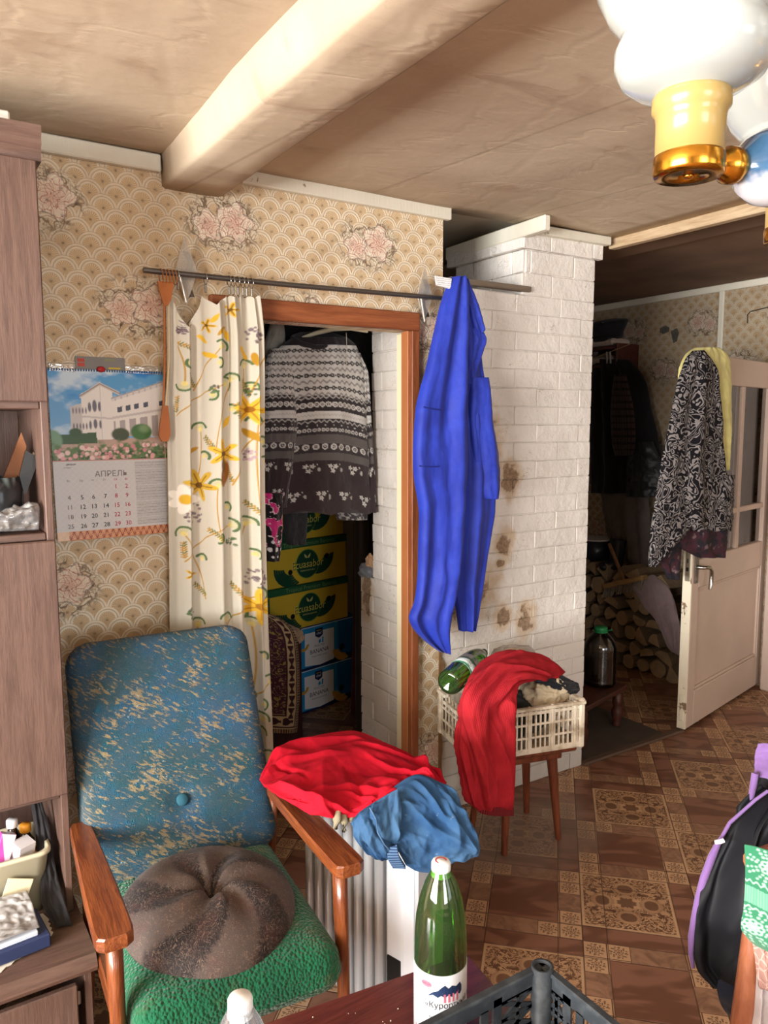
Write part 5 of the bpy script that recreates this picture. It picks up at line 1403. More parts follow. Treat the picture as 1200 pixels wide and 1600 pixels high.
# chest under a purple rug
ch = thing('chest', 'dark wooden chest under the purple rug in the closet', 'chest', (1.30, 3.42, 0))
c_r = ony(473, 1005, 3.36)
part('chest_body', MB().box((c_r[0]-.36, 3.40, .30), (.70, .10, .60), .006), wood('dark_chest_wood', srgb(70, 38, 34), srgb(50, 26, 26), 'z', .4), ch, True)
part('chest_back', MB().box((c_r[0]-.36, 3.52, .28), (.68, .13, .56), .006), M_dark, ch, True)
def rug_col(SS, VV, P):
    xr = 372+SS*95; py = 962+VV*180; c = np.ones(SS.shape+(3,))*np.array(srgb(70, 36, 50))
    GB, CRM, DK = np.array(srgb(150, 118, 84)), np.array(srgb(190, 164, 124)), np.array(srgb(64, 34, 38))
    d = np.minimum(467-xr, (1142-py)*.9)      # distance from the right and lower edges
    n = fbm(xr/11, py/11, 31, 3); sc = (d > 26) & (np.abs(np.sin(n*9+.4)) < .22); c[sc] = GB
    c[(d > 26) & (np.abs(n-.28) < .05)] = srgb(150, 130, 66)
    c[(d <= 26) & (d > 6)] = CRM
    al = np.where(467-xr < (1142-py)*.9, py, xr)
    z = np.abs(((al/19) % 1)-.5)*2
    mot = (d <= 22) & (d > 10) & ((np.abs(d-16) < 1+4.2*np.abs(np.sin(al/6))) & (z < .86)); c[mot] = DK
    c[(np.abs(d-24.5) < 1.2) | (np.abs(d-8) < .9)] = DK
    fr = (d <= 6); c[fr] = np.where(((al[fr] % 4) < 1.6)[:, None], DK, GB); return c
rg = hang([(960, 372, 424), (966, 372, 438), (976, 372, 452), (992, 372, 462), (1015, 372, 466), (1080, 372, 468), (1143, 372, 464)], 3.33, 130, 240, .03, ((1.2, .008, .1, .1),), .003, 4, rug_col)
solo('purple_rug', rg, printed('woven_pile_rug', .95, .2, .001, 300), 'purple rug with cream ornamental border and fringe draped over the chest', 'rug')
solo('folded_cloth', patch([[(445, 972, 3.36), (472, 984, 3.36)], [(452, 980, 3.33), (476, 998, 3.33)], [(464, 990, 3.325), (468, 1006, 3.325)]], 30, 30, .01, .008, .004, 6), cloth('peach_cloth', srgb(176, 150, 124)), 'peach coloured cloth on top of the rug covered chest', 'cloth')
# rag on the ledge of the stove, seen in the doorway
ck = thing('grey_rag', 'crumpled grey and tan rag on the stove ledge inside the doorway', 'rag', (1.73, 2.82, .945))
def lump(c, r, seed, amp=.25, n=40, m_=26, sq=(1, 1, 1), fr=2.2):
    A, B = np.meshgrid(np.linspace(0, 2*PI, n, endpoint=False), np.linspace(.02, PI-.02, m_), indexing='ij')
    d = np.stack([np.cos(A)*np.sin(B), np.sin(A)*np.sin(B), np.cos(B)], 2)
    k = 1+amp*(fbm(d[..., 0]*fr+d[..., 2]*1.7, d[..., 1]*fr-d[..., 2]*1.1, seed, 4))
    P = np.array(c)+d*k[..., None]*r*np.array(sq)
    return MB().ringgrid(P[:, ::-1])
part('grey_part', lump((1.715, 2.815, .968), .040, 3, .5, sq=(.8, 1.2, .7)), cloth('grey_rag_cloth', srgb(104, 106, 112)), ck, True)
part('tan_part', lump((1.725, 2.800, 1.005), .030, 5, .5, sq=(.8, .9, 1.2)), cloth('tan_rag_cloth', srgb(170, 134, 100)), ck, True)
solo('red_brown_curtain', hang([(700, 552, 600), (800, 553, 600), (905, 552, 600), (1118, 548, 590)], 3.50, 30, 40, .03, ((2, .01, 0, 0),), .003, 3), cloth('red_brown_cloth', srgb(82, 40, 34)), 'dark red brown cloth hanging at the right of the yellow cartons', 'cloth')

# ------------------------------------------------------------------ stool with the crate of clothes in front of the stove
M_stool = wood('stool_wood', srgb(126, 66, 40), srgb(88, 42, 26), 'z', .35, .2)
CA = math.radians(-14); CX, CY, CZ0 = 1.905, 2.105, .415
stool = thing('stool', 'wooden stool with four splayed tapered legs under the white crate', 'stool', (1.97, 2.14, 0))
part('stool_top', MB().box((1.965, 2.135, .395), (.36, .30, .03), .006, Matrix.Rotation(CA, 3, 'Z')), M_stool, stool, True)
part('apron', MB().box((1.965, 2.135, .360), (.28, .22, .04), .004, Matrix.Rotation(CA, 3, 'Z')), M_stool, stool, True)
for fx, fy in ((1.84, 2.05), (2.09, 2.02), (2.13, 2.24), (1.87, 2.275)):
    tx, ty = 1.965+(fx-1.965)*.78, 2.135+(fy-2.135)*.78
    part('leg', MB().tube([(fx, fy, 0), (fx+(tx-fx)*.5, fy+(ty-fy)*.5, .19), (tx, ty, .385)], [.0115, .0165, .0225], 14), M_stool, stool, True)
M_crate = mat('dirty_white_plastic', rough=.5, build=lambda t: t.mix(t.ramp(t.noise(t.geo(), 14, 5), .42, .62), srgb(224, 214, 194), srgb(176, 160, 136)))
crM = mat4((CX, CY, CZ0), CA)
crate = thing('fruit_crate', 'dirty white slatted plastic crate of clothes standing on the stool', 'crate', (0, 0, 0), 0, None, crM)
CW, CD, CH = .44, .29, .185
part('base', MB().box((0, 0, .006), (CW-.02, CD-.02, .010), .002), M_crate, crate)
for s_ in (-1, 1):
    mb = MB()
    for k in range(22): mb.box((-CW/2+.02+k*(CW-.04)/21, s_*CD/2, CH/2-.005), (.006, .006, CH-.02), 0)
    for zz, h in ((.012, .022), (.062, .008), (.110, .008), (.152, .012)): mb.box((0, s_*CD/2, zz), (CW-.01, .009, h), .002)
    for k in range(5): mb.box((-CW/2+.03+k*(CW-.06)/4, s_*(CD/2+.002), CH/2), (.010, .010, CH-.01), .002)
    mb.box((0, s_*(CD/2+.005), CH-.014), (CW+.02, .020, .012), .003)
    part('long_side', mb, M_crate, crate)['kind'] = 'stuff'
    mb = MB()
    for k in range(9): mb.box((s_*CW/2, -CD/2+.02+k*(CD-.04)/8, CH/2-.005), (.004, .005, CH-.02), 0)
    for zz, h in ((.012, .022), (.062, .008), (.110, .008)): mb.box((s_*CW/2, 0, zz), (.009, CD-.01, h), .002)
    for yy in (-CD/2+.035, CD/2-.035): mb.box((s_*(CW/2+.006), yy, CH-.016), (.022, .075, .014), .003)
    mb.box((s_*(CW/2+.004), 0, CH-.045), (.018, CD-.10, .014), .003)
    part('short_side', mb, M_crate, crate)['kind'] = 'stuff'
for sx in (-1, 1):
    for sy_ in (-1, 1):
        part('corner_post', MB().box((sx*(CW/2-.002), sy_*(CD/2-.002), CH/2), (.024, .024, CH+.004), .006), M_crate, crate)
part('dark_fill', lump((0, 0, .085), .10, 4, .25, sq=(1.75, 1.1, .72)), cloth('dark_green_cloth', srgb(38, 44, 42)), crate, label='dark folded clothes filling the crate') if False else None
dk = lump((CX, CY, CZ0+.095), .10, 4, .22, sq=(1.75, 1.05, .78)); solo('dark_clothes', dk, cloth('dark_green_cloth', srgb(38, 44, 42)), 'dark clothes filling the white crate under the red cardigan', 'clothes')
# clothes heaped in it
b = lump((CX+.135, CY-.045, CZ0+.158), .082, 14, .30, 90, 60, (1.15, .85, .95), 3.0)
v = np.array(b.v); n_ = np.sin(fbm(v[:, 0]*26, v[:, 2]*26+v[:, 1]*14, 5, 3)*14)*.0045; c0 = v.mean(0); dd = (v-c0); v = v+dd/np.linalg.norm(dd, axis=1, keepdims=True)*n_[:, None]
b.v = v.tolist()
solo('cable_sweater', b, cloth('cream_cable_knit', srgb(206, 190, 160)), 'cream cable knit sweater bunched in the front right of the crate', 'sweater')
solo('black_sleeve', patch([[(834, 1040, 2.10), (862, 1046, 2.06), (888, 1060, 2.03), (904, 1068, 2.03)], [(828, 1058, 2.06), (856, 1066, 2.02), (884, 1076, 2.0), (906, 1078, 2.01)], [(838, 1070, 2.09), (858, 1082, 2.05), (880, 1088, 2.03), (900, 1084, 2.03)]], 40, 60, .02, .008, .004, 6), cloth('black_jersey', srgb(30, 32, 38)), 'black jersey sleeve over the right end of the crate', 'sleeve')
solo('beige_shirt', patch([[(742, 1056, 2.16), (760, 1036, 2.22), (790, 1014, 2.28), (818, 1012, 2.30)], [(736, 1066, 2.10), (764, 1050, 2.13), (796, 1034, 2.18), (824, 1030, 2.22)], [(742, 1076, 2.08), (770, 1070, 2.10), (800, 1060, 2.14), (826, 1050, 2.18)]], 50, 60, .014, .010, .004, 7), cloth('beige_cotton', srgb(206, 190, 164)), 'beige shirt between the lying bottle and the red cardigan', 'shirt')
solo('plastic_wrap', patch([[(768, 1018, 2.32), (790, 1008, 2.34), (826, 1008, 2.34)], [(766, 1030, 2.27), (792, 1018, 2.29), (836, 1018, 2.29)], [(776, 1036, 2.24), (800, 1028, 2.26), (836, 1026, 2.26)]], 40, 50, .002, .012, .006, 9), thin('crumpled_brown_film', (.62, .56, .50), .25, .2, .45), 'crumpled dull plastic wrap behind the red cardigan in the crate', 'bag')
def cardi(t):
    p = t.pos(); n = t.noise(p, 10, 4); rib = (t.sep(p)[0]*900.0).sin()
    return dict(color=t.mix(t.ramp(n, .3, .7), srgb(186, 44, 52), srgb(160, 34, 44)), bump=t.noise(p, 380, 3)*.6+rib*.2, dist=.0012)
M_cardi = mat('brick_red_knit', rough=.9, sheen=.0, spec=.12, build=cardi)
cd = thing('red_cardigan', 'brick red knitted cardigan hanging over the front of the white crate', 'cardigan', (1.80, 1.98, CZ0))
net = [[(884, 1050, 2.06), (872, 1060, 2.02), (858, 1058, 2.01), (846, 1056, 2.01)],
       [(866, 1034, 2.08), (850, 1044, 2.01), (838, 1056, 1.98), (830, 1062, 1.985)],
       [(836, 1020, 2.10), (820, 1034, 2.00), (812, 1056, 1.955), (808, 1074, 1.95)],
       [(800, 1018, 2.12), (788, 1036, 2.00), (794, 1064, 1.935), (804, 1092, 1.925)],
       [(768, 1026, 2.12), (756, 1050, 1.99), (776, 1084, 1.915), (804, 1110, 1.910)],
       [(742, 1046, 2.10), (730, 1080, 1.97), (762, 1112, 1.895), (805, 1134, 1.900)],
       [(722, 1084, 2.05), (722, 1124, 1.95), (764, 1148, 1.885), (806, 1160, 1.895)],
       [(721, 1124, 2.00), (728, 1164, 1.93), (766, 1180, 1.880), (806, 1190, 1.893)],
       [(728, 1170, 1.97), (734, 1204, 1.92), (768, 1216, 1.880), (805, 1222, 1.893)],
       [(733, 1222, 1.95), (740, 1244, 1.915), (770, 1252, 1.882), (803, 1254, 1.893)],
       [(738, 1252, 1.94), (748, 1268, 1.912), (772, 1273, 1.884), (802, 1273, 1.894)]]
part('knit_body', patch(net, 150, 90, .012, .026, .002, 24, (.3, 1.0), 2.0, creases=(40, .022, .07, .25, .35)), M_cardi, cd, True)
# swirl of the rolled edge at the left
part('rolled_edge', patch([[(724, 1088, 2.03), (734, 1112, 1.97), (756, 1128, 1.925)], [(722, 1104, 2.0), (736, 1128, 1.94), (760, 1138, 1.905)], [(728, 1122, 1.99), (742, 1140, 1.93), (770, 1142, 1.895)]], 40, 40, .016, .008, .002, 5), M_cardi, cd, True)
hem = patch([[(734, 1242, 1.935), (748, 1258, 1.905), (773, 1262, 1.877), (803, 1262, 1.887)], [(739, 1254, 1.935), (750, 1270, 1.905), (774, 1275, 1.877), (803, 1275, 1.887)]], 20, 120, .012, 0, .0, 3)
part('ribbed_hem', hem, mat('red_rib_knit', rough=.9, sheen=.0, build=lambda t: dict(color=t.mix(t.ramp((t.sep(t.pos())[0]*1100.0).sin(), -.5, .5), srgb(120, 26, 32), srgb(150, 38, 46)), bump=(t.sep(t.pos())[0]*1100.0).sin(), dist=.002)), cd, True)

# ------------------------------------------------------------------ plastic bottles
def pet_profile(R0, H, neck=.0135):
    z = [0, .004, .012, .03, .10, .16, .19, .22, .25, .275, .29, .300, .303, .303]
    r = [.62, .86, .97, 1, 1, 1, .985, .93, .80, .60, .42, .33, .32, .30]
    return [(max(neck*.95, a*R0), b*H/.303) for a, b in zip(r, z)]
def bottle(name, lab, M, R0, H, body_m, cap_m, prof=None, liquid=None, group=None):
    o = thing(name, lab, 'bottle', (0, 0, 0), 0, group, M)
    pr = prof or pet_profile(R0, H)
    base = [(0, .010), (R0*.30, .006), (R0*.55, .001)]
    part('body', MB().lathe(base+pr, 40), body_m, o)
    zc = pr[-1][1]
    cr = .0155
    prf = [(cr-.0005, zc-.012), (cr, zc-.011), (cr, zc+.006), (cr-.0012, zc+.0085), (0, zc+.009)]
    mb = MB().lathe(prf, 40)
    for k in range(0, 40, 1):
        a = 2*PI*k/40; mb.box((cr*math.cos(a), cr*math.sin(a), zc-.002), (.0012, .0012, .014), 0, Matrix.Rotation(a, 3, 'Z'))
    part('cap', mb, cap_m, o)
    part('neck_ring', MB().lathe([(.0145, zc-.018), (.0168, zc-.0165), (.0168, zc-.0145), (.0145, zc-.0135)], 32), body_m if liquid else cap_m, o)
    return o
def cyl_bend(R_, z0, a0):
    return lambda a, b: (R_*math.cos(a0+a/R_), R_*math.sin(a0+a/R_), z0+b)
def cyl_patch(R_, a0, a1, z0, z1, n=40):
    A = np.linspace(a0, a1, n); P = np.array([[(R_*math.cos(a), R_*math.sin(a), z) for z in (z0, z1)] for a in A]); return MB().sheet(P, None, .0003)
M_gpet = thin('green_pet', (.25, .56, .10), .10, .05, .03)
M_cap = mat('white_cap_plastic', srgb(232, 232, 232), .4)
TB = .55
Mb = mat4((.735, .975, TB))
gb = bottle('green_bottle', 'tall empty green water bottle with a white cap standing on the table', Mb, .0445, .315, M_gpet, M_cap)
va = math.atan2(-.975, -.735)           # the side turned to the camera
RL = .0452
part('label', cyl_patch(RL, va-2.6, va+2.6, .028, .148, 70), mat('white_glossy_label', srgb(226, 230, 236), .35), gb, label='white paper label')
M_lnavy = mat('label_navy', srgb(40, 58, 92), .4); M_lred = mat('label_red', srgb(196, 36, 52), .4); M_lpink = mat('label_pink', srgb(226, 120, 140), .4); M_lcrim = mat('label_dark', srgb(52, 36, 44), .4)
def on_label(txt, size, z, a0, m_, align='CENTER', xs=1.0, R_=RL+.0006):
    f = cyl_bend(R_, z, a0); part('lettering', text_mb(txt, size, (0, 0, 0), (1, 0, 0), (0, 0, 1), align, xs=xs, bend=lambda a, b: f(a, b)), m_, gb)
def label_poly(pts, m_, name, R_=RL+.0006):
    fn = cyl_bend(R_, 0, va); mb = MB()
    mb.add([fn(a, b) for a, b in pts], [tuple(range(len(pts)))]); part(name, mb, m_, gb)
mt = [(-.020, .112), (-.012, .119), (-.004, .122), (.002, .128), (.008, .132), (.014, .126), (.020, .130), (.028, .127), (.036, .131), (.040, .124)]
for i in range(len(mt)-1): label_poly([(mt[i][0], .110+.004*(i % 2)), (mt[i+1][0], .110+.004*((i+1) % 2)), mt[i+1], mt[i]], M_lnavy, 'mountain_print')
for x_ in (.006, .0135, .021, .0285): label_poly([(x_, .101), (x_+.0035, .101), (x_+.0035, .116), (x_, .116)], M_lpink, 'arch_print')
label_poly([(.002, .115), (.034, .115), (.032, .119), (.004, .119)], M_lpink, 'arch_print')
label_poly([(-.024+.010*math.cos(k*PI/7), .130+.0055*math.sin(k*PI/7)) for k in range(14)], M_lpink, 'seal_print')
on_label('КУРОРТ', .0042, .1286, va-.024/RL, M_lred)
on_label('«Курортный парк»', .0145, .091, va-.026/RL, M_lcrim, 'LEFT', .95)
on_label('Минеральная вода', .0055, .072, va+.004/RL, M_lnavy)
for k in range(9): on_label('состав воды природная', .0035, .128-k*.006, va-.088/RL, M_lnavy, 'LEFT')
label_poly([(-.05, .028), (.05, .028), (.05, .040), (.03, .036), (.0, .0335), (-.03, .036), (-.05, .044)], M_lred, 'red_wave_print')
label_poly([(.030+.013*math.cos(k*PI/8), .050+.013*math.sin(k*PI/8)) for k in range(16)], M_lred, 'red_seal_print')
on_label('4', .018, .044, va+.030/RL, M_whitep, R_=RL+.0012)
ringz = [(.0, .012), (.010, .011), (.010, .0095), (.0, .0095)]
mk = MB(); P_ = [(.010*math.cos(a), .010*math.sin(a)) for a in np.linspace(-.6, 3.6, 16)]
zc = .315+.0091
mk.add([(x, y, zc) for x, y in P_]+[(x*.78, y*.78, zc) for x, y in P_], [(k, k+1, 17+k, 16+k) for k in range(15)]); part('cap_print', mk, M_lred, gb)
mk = MB()
for i in range(4):
    for j in range(4):
        if (i*3+j*5+i*j) % 3: mk.box((-.003+i*.002, -.003+j*.002, zc), (.0018, .0018, .0003))

# clear bottle at the lower edge
Mc = mat4((.335, .870, TB))
cb = bottle('clear_bottle', 'clear plastic bottle with a white cap standing on the table edge', Mc, .044, .312, thin('clear_pet', (.93, .95, .97), .14, .05, .05), M_cap)
part('label', cyl_patch(.0446, -PI, PI*.98, .05, .13, 50), mat('pale_label', srgb(210, 216, 224), .4), cb)

# green bottle lying across the corner of the crate
p0 = np.array([1.610, 2.10, .690]); p1 = np.array([1.965, 2.292, .715])
d_ = (p1-p0)/np.linalg.norm(p1-p0); Ml = Matrix.Translation(p0) @ Vector((0, 0, 1)).rotation_difference(Vector(d_)).to_matrix().to_4x4()
lb = bottle('green_bottle', 'green water bottle lying on its side on the left corner of the crate', Ml, .0475, .335, M_gpet, mat('dark_green_cap', srgb(30, 62, 40), .4))
part('label', cyl_patch(.0482, -PI, PI*.98, .095, .185, 60), mat('green_white_label', rough=.35, build=lambda t: t.mix(t.ramp((t.sep(t.pos())[2]*130.0+t.noise(t.pos(), 40, 2)*2.0).sin(), .55, .8), srgb(206, 216, 214), srgb(60, 120, 92))), lb)
cam_l = Ml.inverted() @ Vector(CPOS); la = math.atan2(cam_l.y, cam_l.x)
fn_ = lambda a, b: (.0492*math.cos(la-.25+b/.0482), .0492*math.sin(la-.25+b/.0482), .100+a)
part('lettering', text_mb('Кубай', .028, (0, 0, 0), (1, 0, 0), (0, 0, 1), 'LEFT', bend=fn_), mat('green_ink', srgb(36, 104, 70), .5), lb)

# ------------------------------------------------------------------ radiator with clothes
RA = math.atan2(.954, -.30)-PI/2          # long axis runs back from the near corner
rad_ = thing('oil_radiator', 'white ended oil radiator with silver fins under the red shirt', 'radiator', (0, 0, 0), 0, None, mat4((1.035, 1.50, 0), RA))
M_fin = mat('silver_enamel', rough=.3, metal=.45, build=lambda t: t.mix(t.noise(t.pos(), 6, 3), srgb(206, 206, 206), srgb(178, 178, 180)))
M_wh = mat('white_enamel', srgb(226, 230, 236), .35)
# local: x across (0..0.15), y along (0..0.44)
part('controller', MB().box((.075, .045, .335), (.158, .090, .55), .018), M_wh, rad_)
part('front_plate', MB().box((.075, -.004, .34), (.120, .012, .46), .008), mat('shade_toned_plastic', srgb(196, 200, 206), .4), rad_)  # the grey puts the shade of this end face into the colour
part('vent', MB().box((-.005, .050, .165), (.006, .045, .13), .002), M_dark, rad_)
lg = MB()
A_ = np.linspace(.3, 5.6, 22); lg.add([(.088+.016*math.cos(a), -.0112, .42+.020*math.sin(a)) for a in A_]+[(.088+.012*math.cos(a), -.0112, .42+.015*math.sin(a)) for a in A_], [(k, k+1, 23+k, 22+k) for k in range(21)])
part('logo', lg, mat('grey_logo', srgb(120, 126, 136), .5), rad_)
part('knob', MB().lathe([(.022, 0), (.021, .012), (.0, .014)], 20, Matrix.Translation((.075, -.010, .27)) @ Matrix.Rotation(PI/2, 4, 'X')), M_wh, rad_)
def fin_outline(n=8):
    o = []
    for (cx, cz, a0) in ((.123, .595, 0), (.027, .595, 90), (.027, .052, 180), (.123, .052, 270)):
        for k in range(n): a = math.radians(a0+90*k/(n-1)); o.append((cx+.027*math.cos(a), cz+.027*math.sin(a)))
    return o
fo_ = fin_outline()
for k in range(8):
    y0 = .112+k*.037
    ring = []
    for dy, s_ in ((-.0125, .80), (-.010, .955), (-.005, .985), (.0, 1.0), (.005, .985), (.010, .955), (.0125, .80)):
        ring.append([(.075+(x-.075)*(s_ if abs(dy) > .01 else s_), y0+dy, .34+(z-.34)*(.94+.06*s_)) for x, z in fo_])
    part('fin', MB().ringgrid(np.array(ring).transpose(1, 0, 2)), M_fin, rad_)
for yy in (.09, .36):
    part('foot', MB().box((.075, yy, .035), (.22, .030, .022), .006), M_dark, rad_)
    for xx in (-.02, .17): part('caster', MB().lathe([(.0, -.010), (.018, -.010), (.022, -.004), (.022, .004), (.018, .010), (0, .010)], 16, Matrix.Translation((xx, yy, .022)) @ Matrix.Rotation(PI/2, 4, 'Y')), M_dark, rad_)

def shirt_red(t):
    p = t.pos(); n = t.noise(p, 7, 4)
    return dict(color=t.mix(t.ramp(n, .3, .7), srgb(190, 22, 42), srgb(164, 14, 34)), bump=t.noise(p, 14, 3)*1.0+t.noise(p, 420, 2)*.1, dist=.004)
net = [[(405, 1218, 1.86), (450, 1163, 1.99), (550, 1141, 1.97), (640, 1183, 1.74), (698, 1222, 1.53)],
       [(408, 1222, 1.82), (462, 1186, 1.86), (556, 1168, 1.84), (644, 1198, 1.63), (697, 1225, 1.515)],
       [(416, 1229, 1.77), (478, 1214, 1.74), (560, 1200, 1.72), (640, 1212, 1.56), (692, 1228, 1.505)],
       [(432, 1240, 1.71), (488, 1240, 1.64), (560, 1232, 1.60), (624, 1224, 1.52), (684, 1230, 1.50)],
       [(452, 1254, 1.66), (500, 1266, 1.565), (552, 1262, 1.53), (600, 1243, 1.50), (672, 1229, 1.495)],
       [(466, 1262, 1.64), (505, 1276, 1.555), (542, 1279, 1.52), (582, 1260, 1.50), (662, 1230, 1.50)]]
solo('red_shirt', patch(net, 150, 170, .008, .012, .001, 31, (.95, .35), 2.4, creases=(46, .020, .055, .9, .55)), mat('bright_red_jersey', rough=.8, sheen=.0, spec=.15, build=shirt_red), 'bright red shirt heaped over the radiator and the chair arm', 'shirt')
def denim(t):
    p = t.pos(); n = t.noise(p, 8, 5); tw = ((t.sep(p)[0]+t.sep(p)[2])*1600.0).sin()
    c = t.mix(t.ramp(n, .3, .72), srgb(42, 76, 116), srgb(70, 104, 138)); c = t.mix(t.ramp(t.noise(p, 60, 4), .66, .74)*.5, c, srgb(150, 164, 170))
    return dict(color=c, bump=t.noise(p, 12, 3)+tw*.03, dist=.0012)
M_den = mat('washed_denim', rough=.85, sheen=.0, spec=.15, build=denim)
dj = thing('denim_jacket', 'washed blue denim jacket hanging over the near end of the radiator', 'jacket', (1.05, 1.45, .5))
net = [[(566, 1266, 1.515), (606, 1236, 1.505), (650, 1210, 1.51), (690, 1224, 1.485), (708, 1244, 1.46)],
       [(580, 1284, 1.475), (620, 1262, 1.465), (662, 1250, 1.45), (706, 1262, 1.42), (728, 1272, 1.41)],
       [(606, 1306, 1.445), (636, 1296, 1.44), (672, 1292, 1.42), (716, 1294, 1.39), (745, 1302, 1.375)],
       [(622, 1330, 1.435), (646, 1330, 1.43), (678, 1330, 1.41), (716, 1326, 1.385), (750, 1326, 1.37)],
       [(634, 1352, 1.445), (654, 1362, 1.44), (682, 1362, 1.425), (718, 1344, 1.40), (748, 1338, 1.385)]]
part('jacket_body', patch(net, 110, 110, .010, .010, .001, 41, (.3, .9), 1.6, creases=(26, .016, .08, .7, .6)), M_den, dj, True)
net = [[(562, 1268, 1.49), (590, 1250, 1.475), (622, 1232, 1.47)], [(550, 1284, 1.47), (582, 1276, 1.445), (628, 1266, 1.44)], [(552, 1306, 1.465), (584, 1306, 1.435), (626, 1296, 1.43)], [(570, 1330, 1.47), (594, 1332, 1.445), (624, 1322, 1.44)], [(588, 1343, 1.48), (604, 1344, 1.46), (622, 1334, 1.455)]]
part('sleeve', patch(net, 80, 70, .012, .007, .001, 44, (.8, .4), 1.8, creases=(20, .014, .10, .4, .6)), M_den, dj, True)
net = [[(604, 1326, 1.435), (620, 1322, 1.42)], [(606, 1342, 1.432), (624, 1340, 1.418)], [(614, 1357, 1.435), (634, 1358, 1.42)]]
part('ribbed_cuff', patch(net, 60, 20, .010, 0, 0, 3), mat('dark_rib', rough=.9, build=lambda t: t.mix(t.ramp((t.sep(t.pos())[2]*900.0).sin(), -.2, .3), srgb(40, 62, 96), srgb(86, 116, 150))), dj, True)
part('seam', MB().tube([ony(a, b, c) for a, b, c in ((578, 1262, 1.452), (588, 1280, 1.428), (590, 1300, 1.418), (600, 1318, 1.424), (612, 1332, 1.436))], .0022, 6), mat('denim_stitch', srgb(72, 104, 140), .8), dj, True)
gl = thing('work_glove', 'grey beige work glove tucked under the red shirt on the radiator', 'glove', tuple(ony(538, 1290, 1.53)))
for k, (a, b) in enumerate((((528, 1270), (524, 1294)), ((537, 1272), (538, 1298)), ((548, 1274), (553, 1288)))):
    part('finger', MB().tube([ony(*a, 1.535), ony((a[0]+b[0])/2, (a[1]+b[1])/2, 1.515), ony(*b, 1.52)], [.009, .010, .006], 10), cloth('glove_cloth', srgb(150, 140, 116)), gl, True)
part('palm', lump(ony(540, 1268, 1.56), .022, 5, .2, sq=(1.5, .8, .7)), cloth('glove_cloth_palm', srgb(140, 132, 112)), gl, True)

# ------------------------------------------------------------------ the table in front
tb = thing('table', 'low dark red brown polished table with two bottles and a black crate on it', 'table', (.50, .78, 0))
M_tab = wood('mahogany_polish', srgb(98, 46, 40), srgb(66, 28, 26), 'x', .22, .5, .8, .0002)
tx0, tx1, ty0, ty1 = -.10, .910, .42, 1.135
Rt = Matrix.Rotation(math.radians(-7), 3, 'Z')
cor = np.array([.910, 1.120])
def tpt(dx, dy): q = Rt @ Vector((dx, dy, 0)); return (cor[0]+q.x, cor[1]+q.y)
tw, td = 1.05, .62
cx_, cy_ = tpt(-tw/2, -td/2)
part('tabletop', MB().box((cx_, cy_, TB-.012), (tw, td, .024), .004, Rt), M_tab, tb, True)
part('apron', MB().box((cx_, cy_, TB-.055), (tw-.10, td-.10, .06), .003, Rt), M_tab, tb, True)
for dx, dy in ((-.06, -.06), (-tw+.06, -.06), (-tw+.06, -td+.06), (-.06, -td+.06)):
    x_, y_ = tpt(dx, dy); part('leg', MB().box((x_, y_, (TB-.024)/2), (.042, .042, TB-.026), .004, Rt), M_tab, tb, True)
r = random.Random(11); mb = MB()
for k in range(46):
    a = r.gauss(-.33, .09); b_ = r.gauss(-.13, .055)
    if b_ > -.02: continue
    x_, y_ = tpt(a, b_); q = r.uniform(.0008, .0022); mb.box((x_, y_, TB+q*.5), (q*1.3, q, q), q*.3, Matrix.Rotation(r.uniform(0, 3), 3, 'Z'))
o = solo('bread_crumbs', mb, mat('crumb_white', srgb(226, 216, 196), .9), 'white crumbs scattered over the dark table', 'crumbs', kind='stuff')

